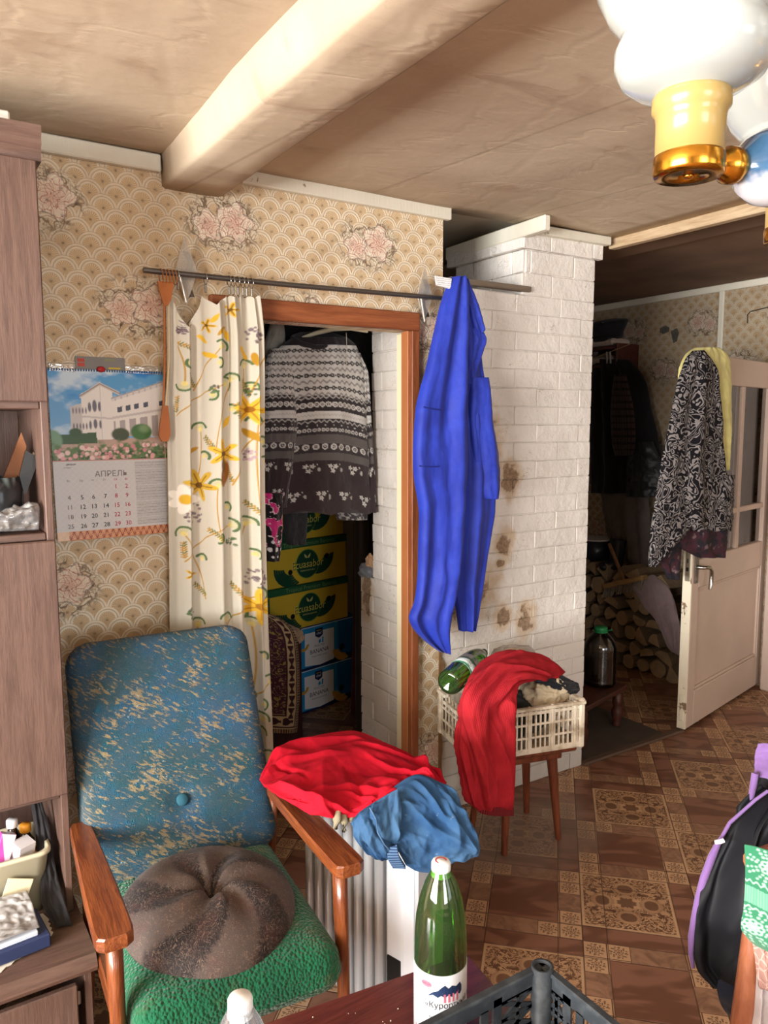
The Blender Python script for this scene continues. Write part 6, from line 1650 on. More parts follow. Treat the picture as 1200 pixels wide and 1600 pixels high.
# black plastic crate on the table corner
M_blk = mat('charcoal_plastic', rough=.5, build=lambda t: t.mix(t.ramp(t.noise(t.pos(), 40, 5), .4, .75), srgb(46, 51, 56), srgb(68, 73, 77)))
KX1, KY1, KZ, KH = .800, .800, TB+.001, .214
bk = thing('black_crate', 'dark grey perforated plastic crate on the near right corner of the table', 'crate', (KX1-.18, KY1-.14, KZ))
KW, KD = .36, .285
def panel_holes(o, u, w, L, H, name):
    """perforated side: frame, hand grip, and small rounded openings left between thin diagonal ribs"""
    o, u, w = [np.array(q, float) for q in (o, u, w)]; zz = np.array([0, 0, 1.0])
    def seg(p, q, wd): 
        p = np.array(p); q = np.array(q); d = q-p; l = np.linalg.norm(d); n = np.array([-d[1], d[0]])/l*wd/2
        return [tuple(p+n), tuple(p-n), tuple(q-n), tuple(q+n)]
    fr = MB()
    def add(pl): 
        a = sum(pl[i][0]*pl[(i+1) % len(pl)][1]-pl[(i+1) % len(pl)][0]*pl[i][1] for i in range(len(pl)))
        fr.prism(pl if a < 0 else pl[::-1], 0, .004, o, u, zz, w)
    gx0, gx1 = L*.5-.055, L*.5+.055
    add([(0, H-.022), (L, H-.022), (L, H), (0, H)]); add([(0, 0), (L, 0), (L, .02), (0, .02)])
    add([(gx0-.03, H-.062), (gx1+.03, H-.062), (gx1+.03, H-.050), (gx0-.03, H-.050)])
    for x_ in (gx0, gx1): 
        add([(x_-.014 if x_ == gx0 else x_, H-.052), (x_ if x_ == gx0 else x_+.014, H-.052), (x_ if x_ == gx0 else x_+.014, H-.02), (x_-.014 if x_ == gx0 else x_, H-.02)])
    add([(0, 0), (.022, 0), (.022, H), (0, H)]); add([(L-.022, 0), (L, 0), (L, H), (L-.022, H)])
    for x_ in (gx0-.032, gx1+.032, L*.5): add([(x_-.008, .0), (x_+.008, 0), (x_+.008, H-.052 if x_ == L*.5 else H-.01), (x_-.008, H-.052 if x_ == L*.5 else H-.01)])
    zones = ((.022, gx0-.040, .02, H-.022), (gx1+.040, L-.022, .02, H-.022), (gx0-.024, L*.5-.008, .02, H-.062), (L*.5+.008, gx1+.024, .02, H-.062))
    for xa, xb, za, zb in zones:
        n = max(1, int((zb-za)/.026))
        for k in range(n):
            z0 = za+(zb-za)*k/n; z1 = za+(zb-za)*(k+1)/n; m_ = (xa+xb)/2
            add(seg((xa, z0), (xb, z1), .007)); add(seg((xb, z0), (xa, z1), .007)); add(seg((xa, z1), (xb, z1), .006)); 
        add(seg(((xa+xb)/2, za), ((xa+xb)/2, zb), .006))
    p_ = part(name, fr, M_blk, bk, True); p_['kind'] = 'stuff'; return p_
panel_holes((KX1-KW, KY1, KZ), (1, 0, 0), (0, -1, 0), KW, KH, 'side_panel')
panel_holes((KX1-KW, KY1-KD, KZ), (1, 0, 0), (0, 1, 0), KW, KH, 'side_panel')
panel_holes((KX1, KY1-KD, KZ), (0, 1, 0), (-1, 0, 0), KD, KH, 'side_panel')
panel_holes((KX1-KW, KY1-KD, KZ), (0, 1, 0), (1, 0, 0), KD, KH, 'side_panel')
rim = MB()
for (a, b) in (((KX1-KW, KY1), (KX1, KY1)), ((KX1, KY1-KD), (KX1, KY1)), ((KX1-KW, KY1-KD), (KX1, KY1-KD)), ((KX1-KW, KY1-KD), (KX1-KW, KY1))):
    rim = MB().box(((a[0]+b[0])/2, (a[1]+b[1])/2, KZ+KH+.003), (abs(b[0]-a[0])+.014, abs(b[1]-a[1])+.014, .007), .002)
    part('rim', rim, M_blk, bk, True)
for sx, sy_ in ((0, 0), (1, 0), (0, 1), (1, 1)):
    cx0, cy0 = KX1-sx*KW-(.008 if not sx else -.008), KY1-sy_*KD-(.008 if not sy_ else -.008)
    part('corner_tube', MB().lathe([(.017, 0), (.017, KH+.011), (.012, KH+.011), (.012, .02)], 20, Matrix.Translation((cx0, cy0, KZ)), close=False), M_blk, bk, True)
part('floor_grid', MB().box((KX1-KW/2, KY1-KD/2, KZ+.004), (KW-.01, KD-.01, .006)), M_blk, bk, True)

# ------------------------------------------------------------------ the open door at the right
DA, DB = np.array([3.395, 2.405]), np.array([4.415, 2.622])
DU = (DB-DA)/np.linalg.norm(DB-DA); DN = np.array([DU[1], -DU[0]])     # towards the room
door = thing('door_1', None, None, (DA[0], DA[1], 0), math.atan2(DU[1], DU[0])); door['kind'] = 'structure'
M_dpaint = mat('dull_pinkish_door_paint', rough=.45, spec=.35, build=paint_nodes(srgb(206, 184, 168), srgb(150, 126, 104), .70))
M_dedge = mat('chipped_cream_edge_paint', rough=.5, build=paint_nodes(srgb(232, 222, 198), srgb(134, 110, 88), .60, 3.0))
DW, DH, DT = 1.04, 1.945, .048
def dbox(name, x0, x1, z0, z1, y0=0.0, y1=DT, b=.004, m_=None, par=None, label=None):
    return part(name, MB().box(((x0+x1)/2, (y0+y1)/2, (z0+z1)/2), (x1-x0, y1-y0, z1-z0), b), m_ or M_dpaint, par or door, False, label)
dbox('stile', 0, .085, .018, DH); dbox('stile', DW-.085, DW, .018, DH)
dbox('edge_strip', -.004, .002, .018, DH, .001, DT-.001, .001, M_dedge, None, 'chipped cream painted lock edge')
dbox('top_rail', .085, DW-.085, 1.80, DH); dbox('lock_rail', .085, DW-.085, .755, .905); dbox('bottom_rail', .085, DW-.085, .018, .205)
pnl = dbox('bottom_panel', .080, DW-.080, .20, .76, .016, .034, .001)
for x0, x1, z0, z1 in ((.085, .101, .205, .755), (DW-.101, DW-.085, .205, .755), (.085, DW-.085, .739, .755), (.085, DW-.085, .205, .221)):
    dbox('panel_moulding', x0, x1, z0, z1, .004, .018, .005)
dbox('muntin', .565, .605, .905, 1.80, .006, DT-.006); 
for x0, x1 in ((.085, .565), (.605, DW-.085)):
    dbox('glazing_bar', x0, x1, 1.105, 1.135, .006, DT-.006)
    for z0, z1 in ((.905, 1.105), (1.135, 1.80)):
        dbox('pane', x0-.002, x1+.002, z0-.002, z1+.002, .022, .026, 0, M_glass)
lp = dbox('lock_plate', -.008, -.003, .80, .955, .010, .034, .002, mat('worn_lock_steel', srgb(150, 140, 122), .4, .8))
part('latch_bolt', MB().box((-.010, .022, .862), (.008, .012, .018), .002), M_dark, lp); part('keyhole', MB().box((-.0085, .022, .905), (.002, .006, .022), 0), M_dark, lp)
dbox('lower_bolt_plate', -.008, -.003, .06, .20, .012, .034, .002, M_dedge)
hp = dbox('handle_plate', .022, .062, .785, .930, -.007, .0, .003, mat('dull_handle_plate', srgb(120, 112, 104), .35, .9))
part('handle', MB().tube([(.042, -.006, .870), (.042, -.040, .871), (.056, -.052, .872), (.085, -.054, .868), (.112, -.052, .850), (.120, -.050, .815), (.114, -.050, .775), (.102, -.050, .752)], [.011, .010, .0095, .010, .011, .0115, .011, .008], 12), mat('satin_handle_steel', srgb(176, 172, 164), .25, 1.0), hp, label='curved steel lever handle')
dbox('hinge', DW-.004, DW+.012, .25, .36, -.006, .012, .003, M_dedge); dbox('hinge', DW-.004, DW+.012, 1.55, 1.66, -.006, .012, .003, M_dedge)

# clothes hung over its corner
def swirl(t):
    p = t.pos(); w = t.noise(p, 16, 1, .5); n = t.noise(p, 15, .8, .5, 1.6)
    k = (n*44.0).sin(); k2 = t.ramp(k, .10, .50)
    return dict(color=t.mix(k2, srgb(22, 20, 24), srgb(128, 122, 120)), bump=k2, dist=.0008)
M_swirl = mat('black_scroll_print_jersey', rough=.85, spec=.15, build=swirl)
dr_ = thing('scroll_dress', 'black dress with grey scroll print hanging over the corner of the open door', 'dress', tuple(ony(1080, 850, 2.33)))
part('body', hang([(548, 1083, 1098), (556, 1075, 1105), (578, 1065, 1118), (620, 1054, 1123), (660, 1046, 1126), (710, 1036, 1130), (745, 1030, 1134), (790, 1023, 1140), (822, 1020, 1141)], 2.34, 90, 150, .05, ((2.2, .010, .2, .1), (4, .005, .1, .4)), .004, 5), M_swirl, dr_, True)
part('front_hem', hang([(742, 1110, 1147), (780, 1090, 1146), (815, 1080, 1144), (827, 1082, 1143)], 2.325, 60, 60, .03, ((1.5, .006, .1, .1),), .003, 6, hem=.01), M_swirl, dr_, True)
part('side_hem', hang([(800, 1021, 1090), (830, 1017, 1075), (855, 1015, 1050), (874, 1014, 1030), (885, 1015, 1021)], 2.335, 60, 70, .04, ((1.5, .006, .1, .1),), .003, 7), M_swirl, dr_, True)
def maroon(t):
    p = t.pos(); n = t.noise(p, 18, 3); m_ = t.noise(t.vmath('ADD', p, (4, 2, 1)), 26, 3)
    c = t.mix(t.ramp(n, .42, .56), srgb(28, 26, 34), srgb(58, 28, 38)); return t.mix(t.ramp(m_, .60, .66), c, srgb(104, 84, 86))
M_mar = mat('maroon_floral_viscose', rough=.8, build=maroon)
dm = thing('maroon_dress', 'maroon floral dress showing below the scroll print dress on the door', 'dress', tuple(ony(1095, 870, 2.37)))
part('front_hem', hang([(790, 1060, 1142), (830, 1060, 1138), (855, 1062, 1135), (871, 1090, 1133)], 2.36, 60, 60, .03, ((2.3, .008, .1, .2),), .003, 8), M_mar, dm, True)
part('side_hem', hang([(830, 1020, 1062), (860, 1024, 1064), (884, 1034, 1062), (905, 1044, 1060)], 2.39, 50, 50, .03, ((1.6, .006, .1, .2),), .003, 9), M_mar, dm, True)
yc = hang([(543, 1086, 1122), (549, 1076, 1131), (562, 1066, 1139), (600, 1060, 1142), (650, 1080, 1143), (700, 1110, 1141), (735, 1122, 1137)], 2.375, 70, 100, .03, ((2.0, .007, .2, .2), (5, .003, .1, 0)), .003, 10)
solo('yellow_cloth', yc, cloth('pale_yellow_satin', srgb(206, 196, 128), .5, .1), 'pale yellow cloth under the black dress over the door corner', 'cloth')

# ------------------------------------------------------------------ hall behind: coats, shelf, firewood
M_blackwool = cloth('black_wool', srgb(26, 25, 28), .9, .1)
shf = thing('coat_shelf', 'dark red wooden coat shelf on the far wall behind the stove', 'shelf', (4.27, 3.95, 1.9))
M_redw = wood('dark_red_shelf_wood', srgb(86, 40, 34), srgb(62, 28, 24), 'y', .4)
part('shelf_board', MB().box((4.285, 3.93, 2.115), (.22, .64, .022), .003), M_redw, shf, True)
part('shelf_board', MB().box((4.285, 3.93, 1.995), (.22, .64, .022), .003), M_redw, shf, True)
part('end_panel', MB().box((4.285, 3.615, 1.99), (.22, .018, .30), .003), M_redw, shf, True)
part('hook_rail', MB().box((4.385, 3.93, 1.86), (.02, .62, .08), .003), M_redw, shf, True)
solo('folded_linen', MB().box((4.27, 3.80, 2.155), (.19, .30, .045), .015), cloth('pale_linen', srgb(176, 160, 148)), 'folded pale linen on the upper board of the coat shelf', 'linen')
solo('folded_linen', MB().box((4.27, 3.80, 2.036), (.19, .30, .05), .015), cloth('grey_linen', srgb(158, 146, 138)), 'folded greyish linen on the lower board of the coat shelf', 'linen')
cp_ = thing('peaked_cap', 'black peaked cap with a metal badge on top of the coat shelf', 'cap', (4.26, 3.78, 2.18))
part('crown', MB().lathe([(.10, .0), (.105, .03), (.115, .05), (.145, .105), (.140, .120), (.06, .135), (0, .138)], 28, mat4((4.26, 3.76, 2.180), 0, 0, -.22)), M_blackwool, cp_, True)
part('visor', MB().prism([(.09*math.cos(a), .09*math.sin(a)) for a in np.linspace(2.2, 4.1, 14)]+[(.145*math.cos(a), .145*math.sin(a)) for a in np.linspace(4.0, 2.3, 12)], 0, .006, (4.26, 3.76, 2.176), (1, 0, 0), (0, 1, 0), (0, 0, 1)), M_dark, cp_, True)
part('badge', MB().lathe([(0, .006), (.015, .005), (.024, 0)], 12, Matrix.Translation((4.135, 3.70, 2.258)) @ Matrix.Rotation(-PI/2-.2, 4, 'Y') @ Matrix.Diagonal((1.2, .8, 1, 1))), mat('dull_badge_metal', srgb(170, 164, 144), .35, .8), cp_, True)
solo('black_coat', hang([(562, 932, 984), (580, 928, 1000), (640, 926, 1018), (700, 926, 1031), (770, 926, 1034)], 4.24, 80, 120, .10, ((2.6, .018, .2, .1), (5, .008, .1, .3)), .005, 5, None, 0, .5, 'x'), M_blackwool, 'long black coat hanging from the coat shelf in the dark hall', 'coat')
def check_col(SS, VV, P):
    a = (SS*9 % 1 < .28) | (VV*12 % 1 < .28); return np.where(a[..., None], np.array(srgb(44, 36, 38)), np.array(srgb(92, 74, 74)))*.55
solo('checked_shirt', hang([(585, 960, 978), (640, 955, 990), (700, 958, 992), (712, 962, 990)], 4.115, 50, 70, .03, ((1.6, .006, 0, 0),), .002, 6, check_col, 0, .5, 'x'), M_knit, 'dark checked shirt showing inside the open black coat in the hall', 'shirt')
solo('leather_jacket', hang([(690, 985, 1020), (720, 982, 1032), (776, 980, 1036)], 4.16, 50, 60, .06, ((1.6, .010, .3, 0),), .006, 7, None, 0, .5, 'x'), mat('black_leather', srgb(30, 31, 35), .45), 'black leather jacket hem hanging beside the wallpaper in the hall', 'jacket')
solo('grey_skirt', hang([(770, 940, 1012), (820, 948, 1016), (870, 962, 1016), (912, 990, 1014)], 4.22, 70, 80, .07, ((3.2, .014, .3, .1),), .006, 8, None, 0, .5, 'x'), cloth('grey_brown_cloth', srgb(92, 84, 80)), 'grey brown skirt hanging below the black coats above the firewood', 'skirt')
solo('mauve_garment', hang([(546, 920, 934), (600, 919, 937), (680, 918, 938), (740, 917, 937), (756, 918, 935)], 4.26, 40, 70, .04, ((1.3, .008, .1, 0),), .003, 9, None, 0, .6, 'x'), cloth('mauve_knit', srgb(112, 98, 100)), 'mauve grey garment hanging right behind the corner of the stove', 'garment')
cl = thing('clothes_line', 'thin string with two clothes pegs under the coat shelf', 'string', (4.05, 3.7, 2.0))
part('string', MB().tube([onx(928, 560, 4.171), onx(960, 547, 4.171), onx(988, 536, 4.176)], .003, 6), mat('string_hemp', srgb(150, 130, 92)), cl, True)
for a in (948, 953): part('peg', MB().tube([onx(a, 550, 4.165), onx(a+1, 568, 4.165)], .007, 6), mat('pale_peg', srgb(150, 144, 140), .5), cl, True)
# torn patches of the wallpaper
for pts, nm in (([(1032, 513), (1040, 509), (1046, 512), (1045, 518), (1037, 522), (1032, 519)], 'torn_patch'), ([(1049, 518), (1058, 513), (1061, 520), (1058, 533), (1053, 536), (1051, 527)], 'torn_patch')):
    q = [onx(a, b, XR) for a, b in pts]
    o = part(nm, MB().prism([(v[1], v[2]) for v in q][::-1], .001, .006, (XR, 0, 0), (0, 1, 0), (0, 0, 1), (-1, 0, 0)), mat('dark_torn_plaster', rough=.95, build=lambda t: t.mix(t.noise(t.geo(), 60, 3), srgb(40, 38, 36), srgb(110, 108, 98)))); o['kind'] = 'structure'; o.name = 'trim_torn_patch'
solo('wall_cable', MB().tube([onx(1168, 505, XR-.006), onx(1168, 492, XR-.006), onx(1172, 487, XR-.006), onx(1200, 480, XR-.006), onx(1235, 476, XR-.006)], .003, 6), mat('dark_cable', srgb(56, 46, 42)), 'thin dark cable running along the wallpaper above the open door', 'cable')

# firewood: every log a thing of its own
M_end = mat('pale_split_wood', rough=.9, build=lambda t: dict(color=t.mix(t.noise(t.vmath('ADD', t.pos(), (1, 2, 3)), 22, 5), srgb(166, 142, 110), srgb(122, 100, 74)), bump=t.noise(t.pos(), 60, 3), dist=.003))
M_bark = mat('grey_bark', rough=.95, build=lambda t: dict(color=t.mix(t.noise(t.pos(), 16, 5), srgb(96, 82, 66), srgb(140, 120, 96)), bump=t.noise(t.pos(), 30, 4), dist=.006))
def log_mesh(kind, r, L, seed):
    q = random.Random(seed); n = 12
    if kind == 0: pl = [(r*math.cos(2*PI*k/n)*q.uniform(.92, 1.05), r*math.sin(2*PI*k/n)*q.uniform(.92, 1.05)) for k in range(n)]
    elif kind == 1: pl = [(r*1.15*math.cos(PI*k/8), r*1.15*math.sin(PI*k/8)*q.uniform(.92, 1.05)-r*.4) for k in range(9)]
    else: pl = [(-r*.9, -r*.6), (r*1.0, -r*.5)]+[(r*1.0*math.cos(a)+.0, r*1.2*math.sin(a)-r*.3) for a in (.35, .75, 1.15, 1.6)]
    mb = MB(); m_ = len(pl)
    for x in (0, L): mb.v += [(x+q.uniform(-.006, .006), a, b) for a, b in pl]
    mb.f = [tuple(range(m_))[::-1], tuple(range(m_, 2*m_))]+[(k, (k+1) % m_, m_+(k+1) % m_, m_+k) for k in range(m_)]
    mb.m = [0, 0]+[1]*m_; mb.sm = [False]*len(mb.f)
    return _mesh('firewood_log', mb, [M_end, M_bark])
r = random.Random(5); LM = [log_mesh(k % 3, .044+.005*(k % 4), .36, k) for k in range(12)]
row = 0; z = .055; first = None
while z < .62:
    y = 2.93+(.055 if row % 2 else 0)+r.uniform(-.01, .01); top = 3.9
    while y < top:
        if z > .42 and y < 3.02: y += .1; continue
        o = bpy.data.objects.new('firewood_log', LM[r.randrange(12)]); COL.objects.link(o)
        o.location = (3.99+r.uniform(-.035, .03), y, z+r.uniform(-.006, .006)); o.rotation_euler = (r.uniform(-.9, .9) if r.random() < .6 else r.uniform(0, 6), r.uniform(-.04, .04), r.uniform(-.06, .06))
        tag(o, 'split firewood log in the stack beside the open door', 'firewood', 'firewood logs stacked in the hall')
        y += .112+r.uniform(-.004, .010)
    z += .094; row += 1
# things on and before the wood
br_ = thing('broom', 'wooden hand broom with pale bristles lying on the firewood', 'broom', tuple(onx(975, 900, 4.0)))
q = [onx(a, b, 3.96) for a, b in ((946, 916), (1008, 902))]
d_ = q[1]-q[0]; l_ = np.linalg.norm(d_); d_ /= l_; Rb = np.stack([d_, np.cross([0, 0, 1.0], d_)/np.linalg.norm(np.cross([0, 0, 1.0], d_)), np.array([0, 0, 1.0])], 1)
part('broom_head', MB().box((q[0]+q[1])/2, (l_, .06, .035), .008, Rb), wood('pale_broom_wood', srgb(176, 140, 92), srgb(146, 112, 72), 'y', .6), br_, True)
mb = MB(); r2 = random.Random(2)
for k in range(90):
    f = r2.random(); b0 = q[0]+(q[1]-q[0])*f+np.array([r2.uniform(-.02, .02), 0, -.012]); mb.tube([b0, b0+np.array([-.02+r2.uniform(-.01, .01), r2.uniform(-.01, .01), -.062])], .0022, 4, False)
part('bristles', mb, mat('pale_bristle', srgb(150, 140, 126), .8), br_, True)['kind'] = 'stuff'
part('broom_handle', MB().tube([(q[0]+q[1])/2, onx(952, 850, 4.02)], .012, 10), wood('broom_stick', srgb(150, 112, 80), srgb(120, 86, 60), 'z', .6), br_, True)
net = [[(986, 916, 3.95), (1000, 908, 3.98), (1018, 898, 4.0), (1030, 902, 4.0)], [(996, 930, 3.94), (1014, 924, 3.94), (1034, 916, 3.95), (1050, 928, 3.96)], [(1006, 948, 3.93), (1022, 946, 3.92), (1042, 950, 3.92), (1060, 966, 3.93)], [(1026, 972, 3.92), (1036, 978, 3.91), (1050, 990, 3.91), (1064, 1000, 3.92)], [(1042, 1010, 3.91), (1048, 1016, 3.90), (1056, 1022, 3.90), (1066, 1026, 3.91)]]
net = [[tuple(onx(*q_)) for q_ in row_] for row_ in net]
solo('mauve_cloth', patch(net, 70, 60, .012, .012, .003, 9, (.3, 1), 2.5, world=True), cloth('mauve_velour', srgb(146, 126, 128), .8, .3), 'mauve grey cloth draped over the firewood beside the door edge', 'cloth')
bu = thing('enamel_bucket', 'dark enamel bucket with a white rim standing on the firewood', 'bucket', (4.12, 3.72, .60))
part('bucket_body', MB().lathe([(.09, 0), (.125, .17), (.119, .17), (.085, .006), (0, .006)], 24, Matrix.Translation((4.12, 3.70, .63))), mat('dark_enamel', srgb(36, 36, 44), .3), bu, True)
part('rim', MB().lathe([(.124, .166), (.131, .170), (.131, .178), (.122, .178)], 24, Matrix.Translation((4.12, 3.70, .63))), mat('white_enamel_rim', srgb(196, 194, 190), .4), bu, True)
bo = thing('rubber_boot', 'dark rubber boot standing on the firewood beside the broom handle', 'boot', (4.08, 3.52, .60))
part('shaft', MB().tube([(4.10, 3.50, .63), (4.11, 3.50, .72), (4.12, 3.50, .82)], [.05, .048, .058], 14), mat('black_rubber', srgb(28, 30, 38), .4), bo, True)
part('foot', lump((4.05, 3.50, .645), .055, 4, .1, sq=(1.7, .85, .75)), mat('black_rubber_foot', srgb(28, 30, 38), .4), bo, True)
# big jug on a low stool
lowm = mat4((2.955, 2.70, 0), .25)
ls = thing('low_stool', 'low dark stool with turned legs under the big dark jug', 'stool', (0, 0, 0), 0, None, lowm)
M_low = wood('dark_brown_stool_wood', srgb(86, 48, 36), srgb(58, 32, 26), 'x', .4)
part('seat_board', MB().box((0, 0, .215), (.46, .26, .026), .005), M_low, ls)
for sx in (-1, 1):
    for sy_ in (-1, 1):
        part('leg', MB().lathe([(.018, 0), (.022, .02), (.018, .035), (.027, .06), (.030, .09), (.020, .115), (.026, .13), (.022, .205)], 16, Matrix.Translation((sx*.185, sy_*.095, 0))), M_low, ls)
jg = thing('water_jug', 'large dark plastic jug with a green cap standing on the low stool', 'jug', (3.09, 2.72, .229))
jp = [(0, .006), (.05, .002), (.078, .004), (.084, .02)]
for k in range(7): jp += [(.084, .03+k*.022), (.081, .040+k*.022)]
jp += [(.084, .19), (.082, .215), (.066, .250), (.042, .275), (.030, .285), (.030, .295)]
part('jug_body', MB().lathe(jp, 32), thin('smoky_jug_plastic', (.45, .45, .44), .10, .08), jg)
part('dark_liquid', MB().lathe([(0, .010), (.077, .012), (.079, .10), (.079, .150), (0, .150)], 28), mat('dark_red_liquid', srgb(44, 14, 16), .15), jg)
part('cap', MB().lathe([(.031, .286), (.034, .288), (.034, .308), (.030, .312), (0, .312)], 24), mat('green_cap', srgb(34, 128, 74), .4), jg)
part('carry_ring', MB().tube([(.034*math.cos(a)-.012*(a > 5.6), .034*math.sin(a), .286) for a in np.linspace(0, 5.9, 18)]+[(.075, -.01, .284)], .004, 6), mat('green_ring', srgb(34, 120, 70), .4), jg)

# ------------------------------------------------------------------ wooden chair with jackets at the right
M_chw = wood('orange_brown_chair_wood', srgb(156, 96, 66), srgb(128, 72, 48), 'z', .4, .1)
cw = thing('wooden_chair', 'brown wooden chair with a purple jacket over its back beside the table', 'chair', (1.35, .55, 0))
def cpt(px, py, d): return ond(px, py, d)
pt = cpt(1192, 1335, 1.24); pb = np.array([1.155, .672, .44]); pl_ = cpt(1162, 1590, 1.24)
dz = (pt-pl_); f_ = (pl_[2]-.0)/dz[2]
base = pl_-dz*((pl_[2]-.45)/dz[2]); foot = np.array([base[0]-.01, base[1]+.01, 0])
part('back_post', MB().tube([foot, base, pl_, pt], [.014, .019, .019, .015], 12), M_chw, cw, True)
off = np.array([.34, -.10, 0])
part('back_post', MB().tube([foot+off, base+off, pl_+off, pt+off], [.014, .019, .019, .015], 12), M_chw, cw, True)
tp_ = pt-dz*.05
part('top_rail', MB().tube([tp_-off*.05, tp_+off*.5+np.array([.012, .016, .01]), tp_+off*1.05], [.020, .024, .020], 12), M_chw, cw, True)
part('cross_rail', MB().tube([pl_+dz*.2, pl_+dz*.2+off], .012, 10), M_chw, cw, True)
fr_ = np.array([off[1], -off[0], 0])*-1.0; fr_ = np.array([.22, .30, 0])*1.0
sd = np.array([.22, .30, 0])/np.linalg.norm([.22, .30])*-.38 if False else np.array([-.10, -.34, 0])
for o_ in (np.zeros(3), off):
    part('front_leg', MB().tube([foot+o_+sd*1.02, base+o_+sd], [.014, .019], 12), M_chw, cw, True)
    part('seat_rail', MB().tube([base+o_+np.array([0, 0, -.03]), base+o_+sd+np.array([0, 0, -.03])], .016, 8), M_chw, cw, True)
mb = MB(); c_ = [base, base+off, base+off+sd, base+sd]
mb.prism([(q_[0], q_[1]) for q_ in c_], -.018, .012, (0, 0, base[2]), (1, 0, 0), (0, 1, 0), (0, 0, 1)); part('seat', mb, M_chw, cw, True)

def dsheet(rows, nu, nv, thick, folds, seed, m_, name, par, wr=.004, dep2=0):
    """draped cloth from rows (py, px_left, px_right, depth_left, depth_right)"""
    t, q = spline(rows, nv); U, V = np.meshgrid(np.linspace(0, 1, nu), np.linspace(0, 1, nv), indexing='ij')
    Lp = np.array([ond(a, p, c) for p, (a, b, c, d) in zip(t, q)]); Rp = np.array([ond(b, p, d) for p, (a, b, c, d) in zip(t, q)])
    P = Lp[None]*(1-U[..., None])+Rp[None]*U[..., None]
    h = wr*2*fbm(U*2.6, V*3.4, seed, 2)
    for fr, am, drf, ph in folds: h += am*np.sin(2*PI*(fr*U+drf*V+ph+.15*fbm(U*3, V*3, seed+3)))
    h -= dep2*np.sin(PI*U)
    n_ = fw.copy(); P = P+n_*h[..., None]
    return part(name, MB().sheet(P[:, ::-1], None, thick), m_, par, True)
pj = thing('purple_jacket', 'lilac jacket with black lining hanging on the back of the wooden chair', 'jacket', tuple(cpt(1130, 1560, 1.33)))
def lining(t):
    p = t.pos(); n = t.noise(p, 6, 4); return dict(color=t.mix(n, srgb(24, 25, 30), srgb(17, 18, 22)), bump=t.noise(p, 7, 2), dist=.010)
M_lin = mat('black_satin_lining', rough=.62, spec=.25, build=lining)
M_lil = cloth('lilac_softshell', srgb(118, 88, 142), .7, .2)
dsheet([(1236, 1200, 1240, 1.36, 1.33), (1250, 1181, 1240, 1.36, 1.31), (1268, 1161, 1240, 1.36, 1.29), (1290, 1139, 1240, 1.355, 1.28), (1318, 1124, 1240, 1.35, 1.27), (1350, 1107, 1240, 1.35, 1.26), (1400, 1092, 1240, 1.34, 1.26), (1450, 1084, 1240, 1.34, 1.26), (1490, 1083, 1230, 1.34, 1.27), (1520, 1092, 1200, 1.34, 1.28), (1540, 1112, 1180, 1.34, 1.29)],
       80, 110, .008, ((1.6, .012, -.3, .1), (3.4, .005, .2, .3)), 5, M_lin, 'lining', pj, .006)
dsheet([(1163, 1187, 1260, 1.40, 1.36), (1200, 1181, 1260, 1.39, 1.34), (1215, 1178, 1240, 1.385, 1.34)], 50, 50, .006, ((1.2, .006, .2, .1),), 7, M_lil, 'collar', pj)
part('collar_edge', MB().tube([ond(a, b, 1.375) for a, b in ((1180, 1208), (1177, 1228), (1173, 1250), (1166, 1276))], [.006, .006, .005, .003], 10), M_lil, pj, True)
dsheet([(1206, 1184, 1250, 1.41, 1.38), (1255, 1176, 1250, 1.40, 1.36)], 30, 20, .006, ((1.2, .006, .2, .1),), 8, M_lin, 'inner_collar', pj)
ed = [(1200, 1236), (1180, 1250), (1160, 1268), (1140, 1286), (1128, 1308), (1122, 1318), (1112, 1340), (1100, 1372), (1092, 1404), (1086, 1436), (1081, 1466), (1080, 1490), (1083, 1512)]
part('lilac_edge', MB().tube([ond(a, b, 1.345) for a, b in ed], [.0028]*3+[.0032]*2+[.005]+[.007]*5+[.005, .003], 10), M_lil, pj, True)
part('zip_pull', MB().tube([ond(1118, 1316, 1.33), ond(1126, 1315, 1.325), ond(1131, 1313, 1.325)], .004, 8), mat('white_zip_tape', srgb(220, 212, 222), .5), pj, True)
nv_ = thing('navy_jacket', 'navy blue jacket hanging lowest on the wooden chair behind the lilac one', 'jacket', tuple(cpt(1140, 1590, 1.38)))
dsheet([(1500, 1126, 1190, 1.38, 1.33), (1540, 1122, 1180, 1.38, 1.33), (1570, 1128, 1170, 1.38, 1.33), (1592, 1142, 1165, 1.37, 1.34), (1600, 1152, 1163, 1.37, 1.34)], 40, 50, .008, ((1.2, .008, .2, .1),), 9, cloth('dark_navy_cloth', srgb(24, 30, 48)), 'navy_body', nv_)
# towels over the near corner of the chair back
def towel_col(nu, nv):
    R = Ras(60, 160, nu, nv, srgb(46, 116, 84)); x, y = R.x, R.y; W2 = srgb(142, 174, 158)
    for cx, cy_ in ((28, 28), (12, 124), (54, 96)):
        for k in range(8):
            a = k*PI/4; R.disc(cx+8*math.cos(a), cy_+8*math.sin(a), 4.2, W2, 1); R.disc(cx+8*math.cos(a), cy_+8*math.sin(a), 1.6, srgb(46, 116, 84), 1)
            for d in (15, 20, 25): R.disc(cx+d*math.cos(a+.3), cy_+d*math.sin(a+.3)*1.1, 2.0, W2, 1); R.disc(cx+d*math.cos(a-.2), cy_+d*math.sin(a-.2), 1.7, W2, 1)
        R.disc(cx, cy_, 4, W2, 1)
    yy = y-x*.22
    R.put((yy > 62)*(yy < 88)*1.0, srgb(88, 148, 122)); R.put((yy > 62)*(yy < 88)*(np.sin(x*2.2) > .2)*.35, W2)
    for c0 in (54, 94): R.put((np.abs(yy-c0-1.8*np.sin(x*.8)) < 1.6)*1.0, W2)
    return R.c
NU2, NV2 = 90, 150
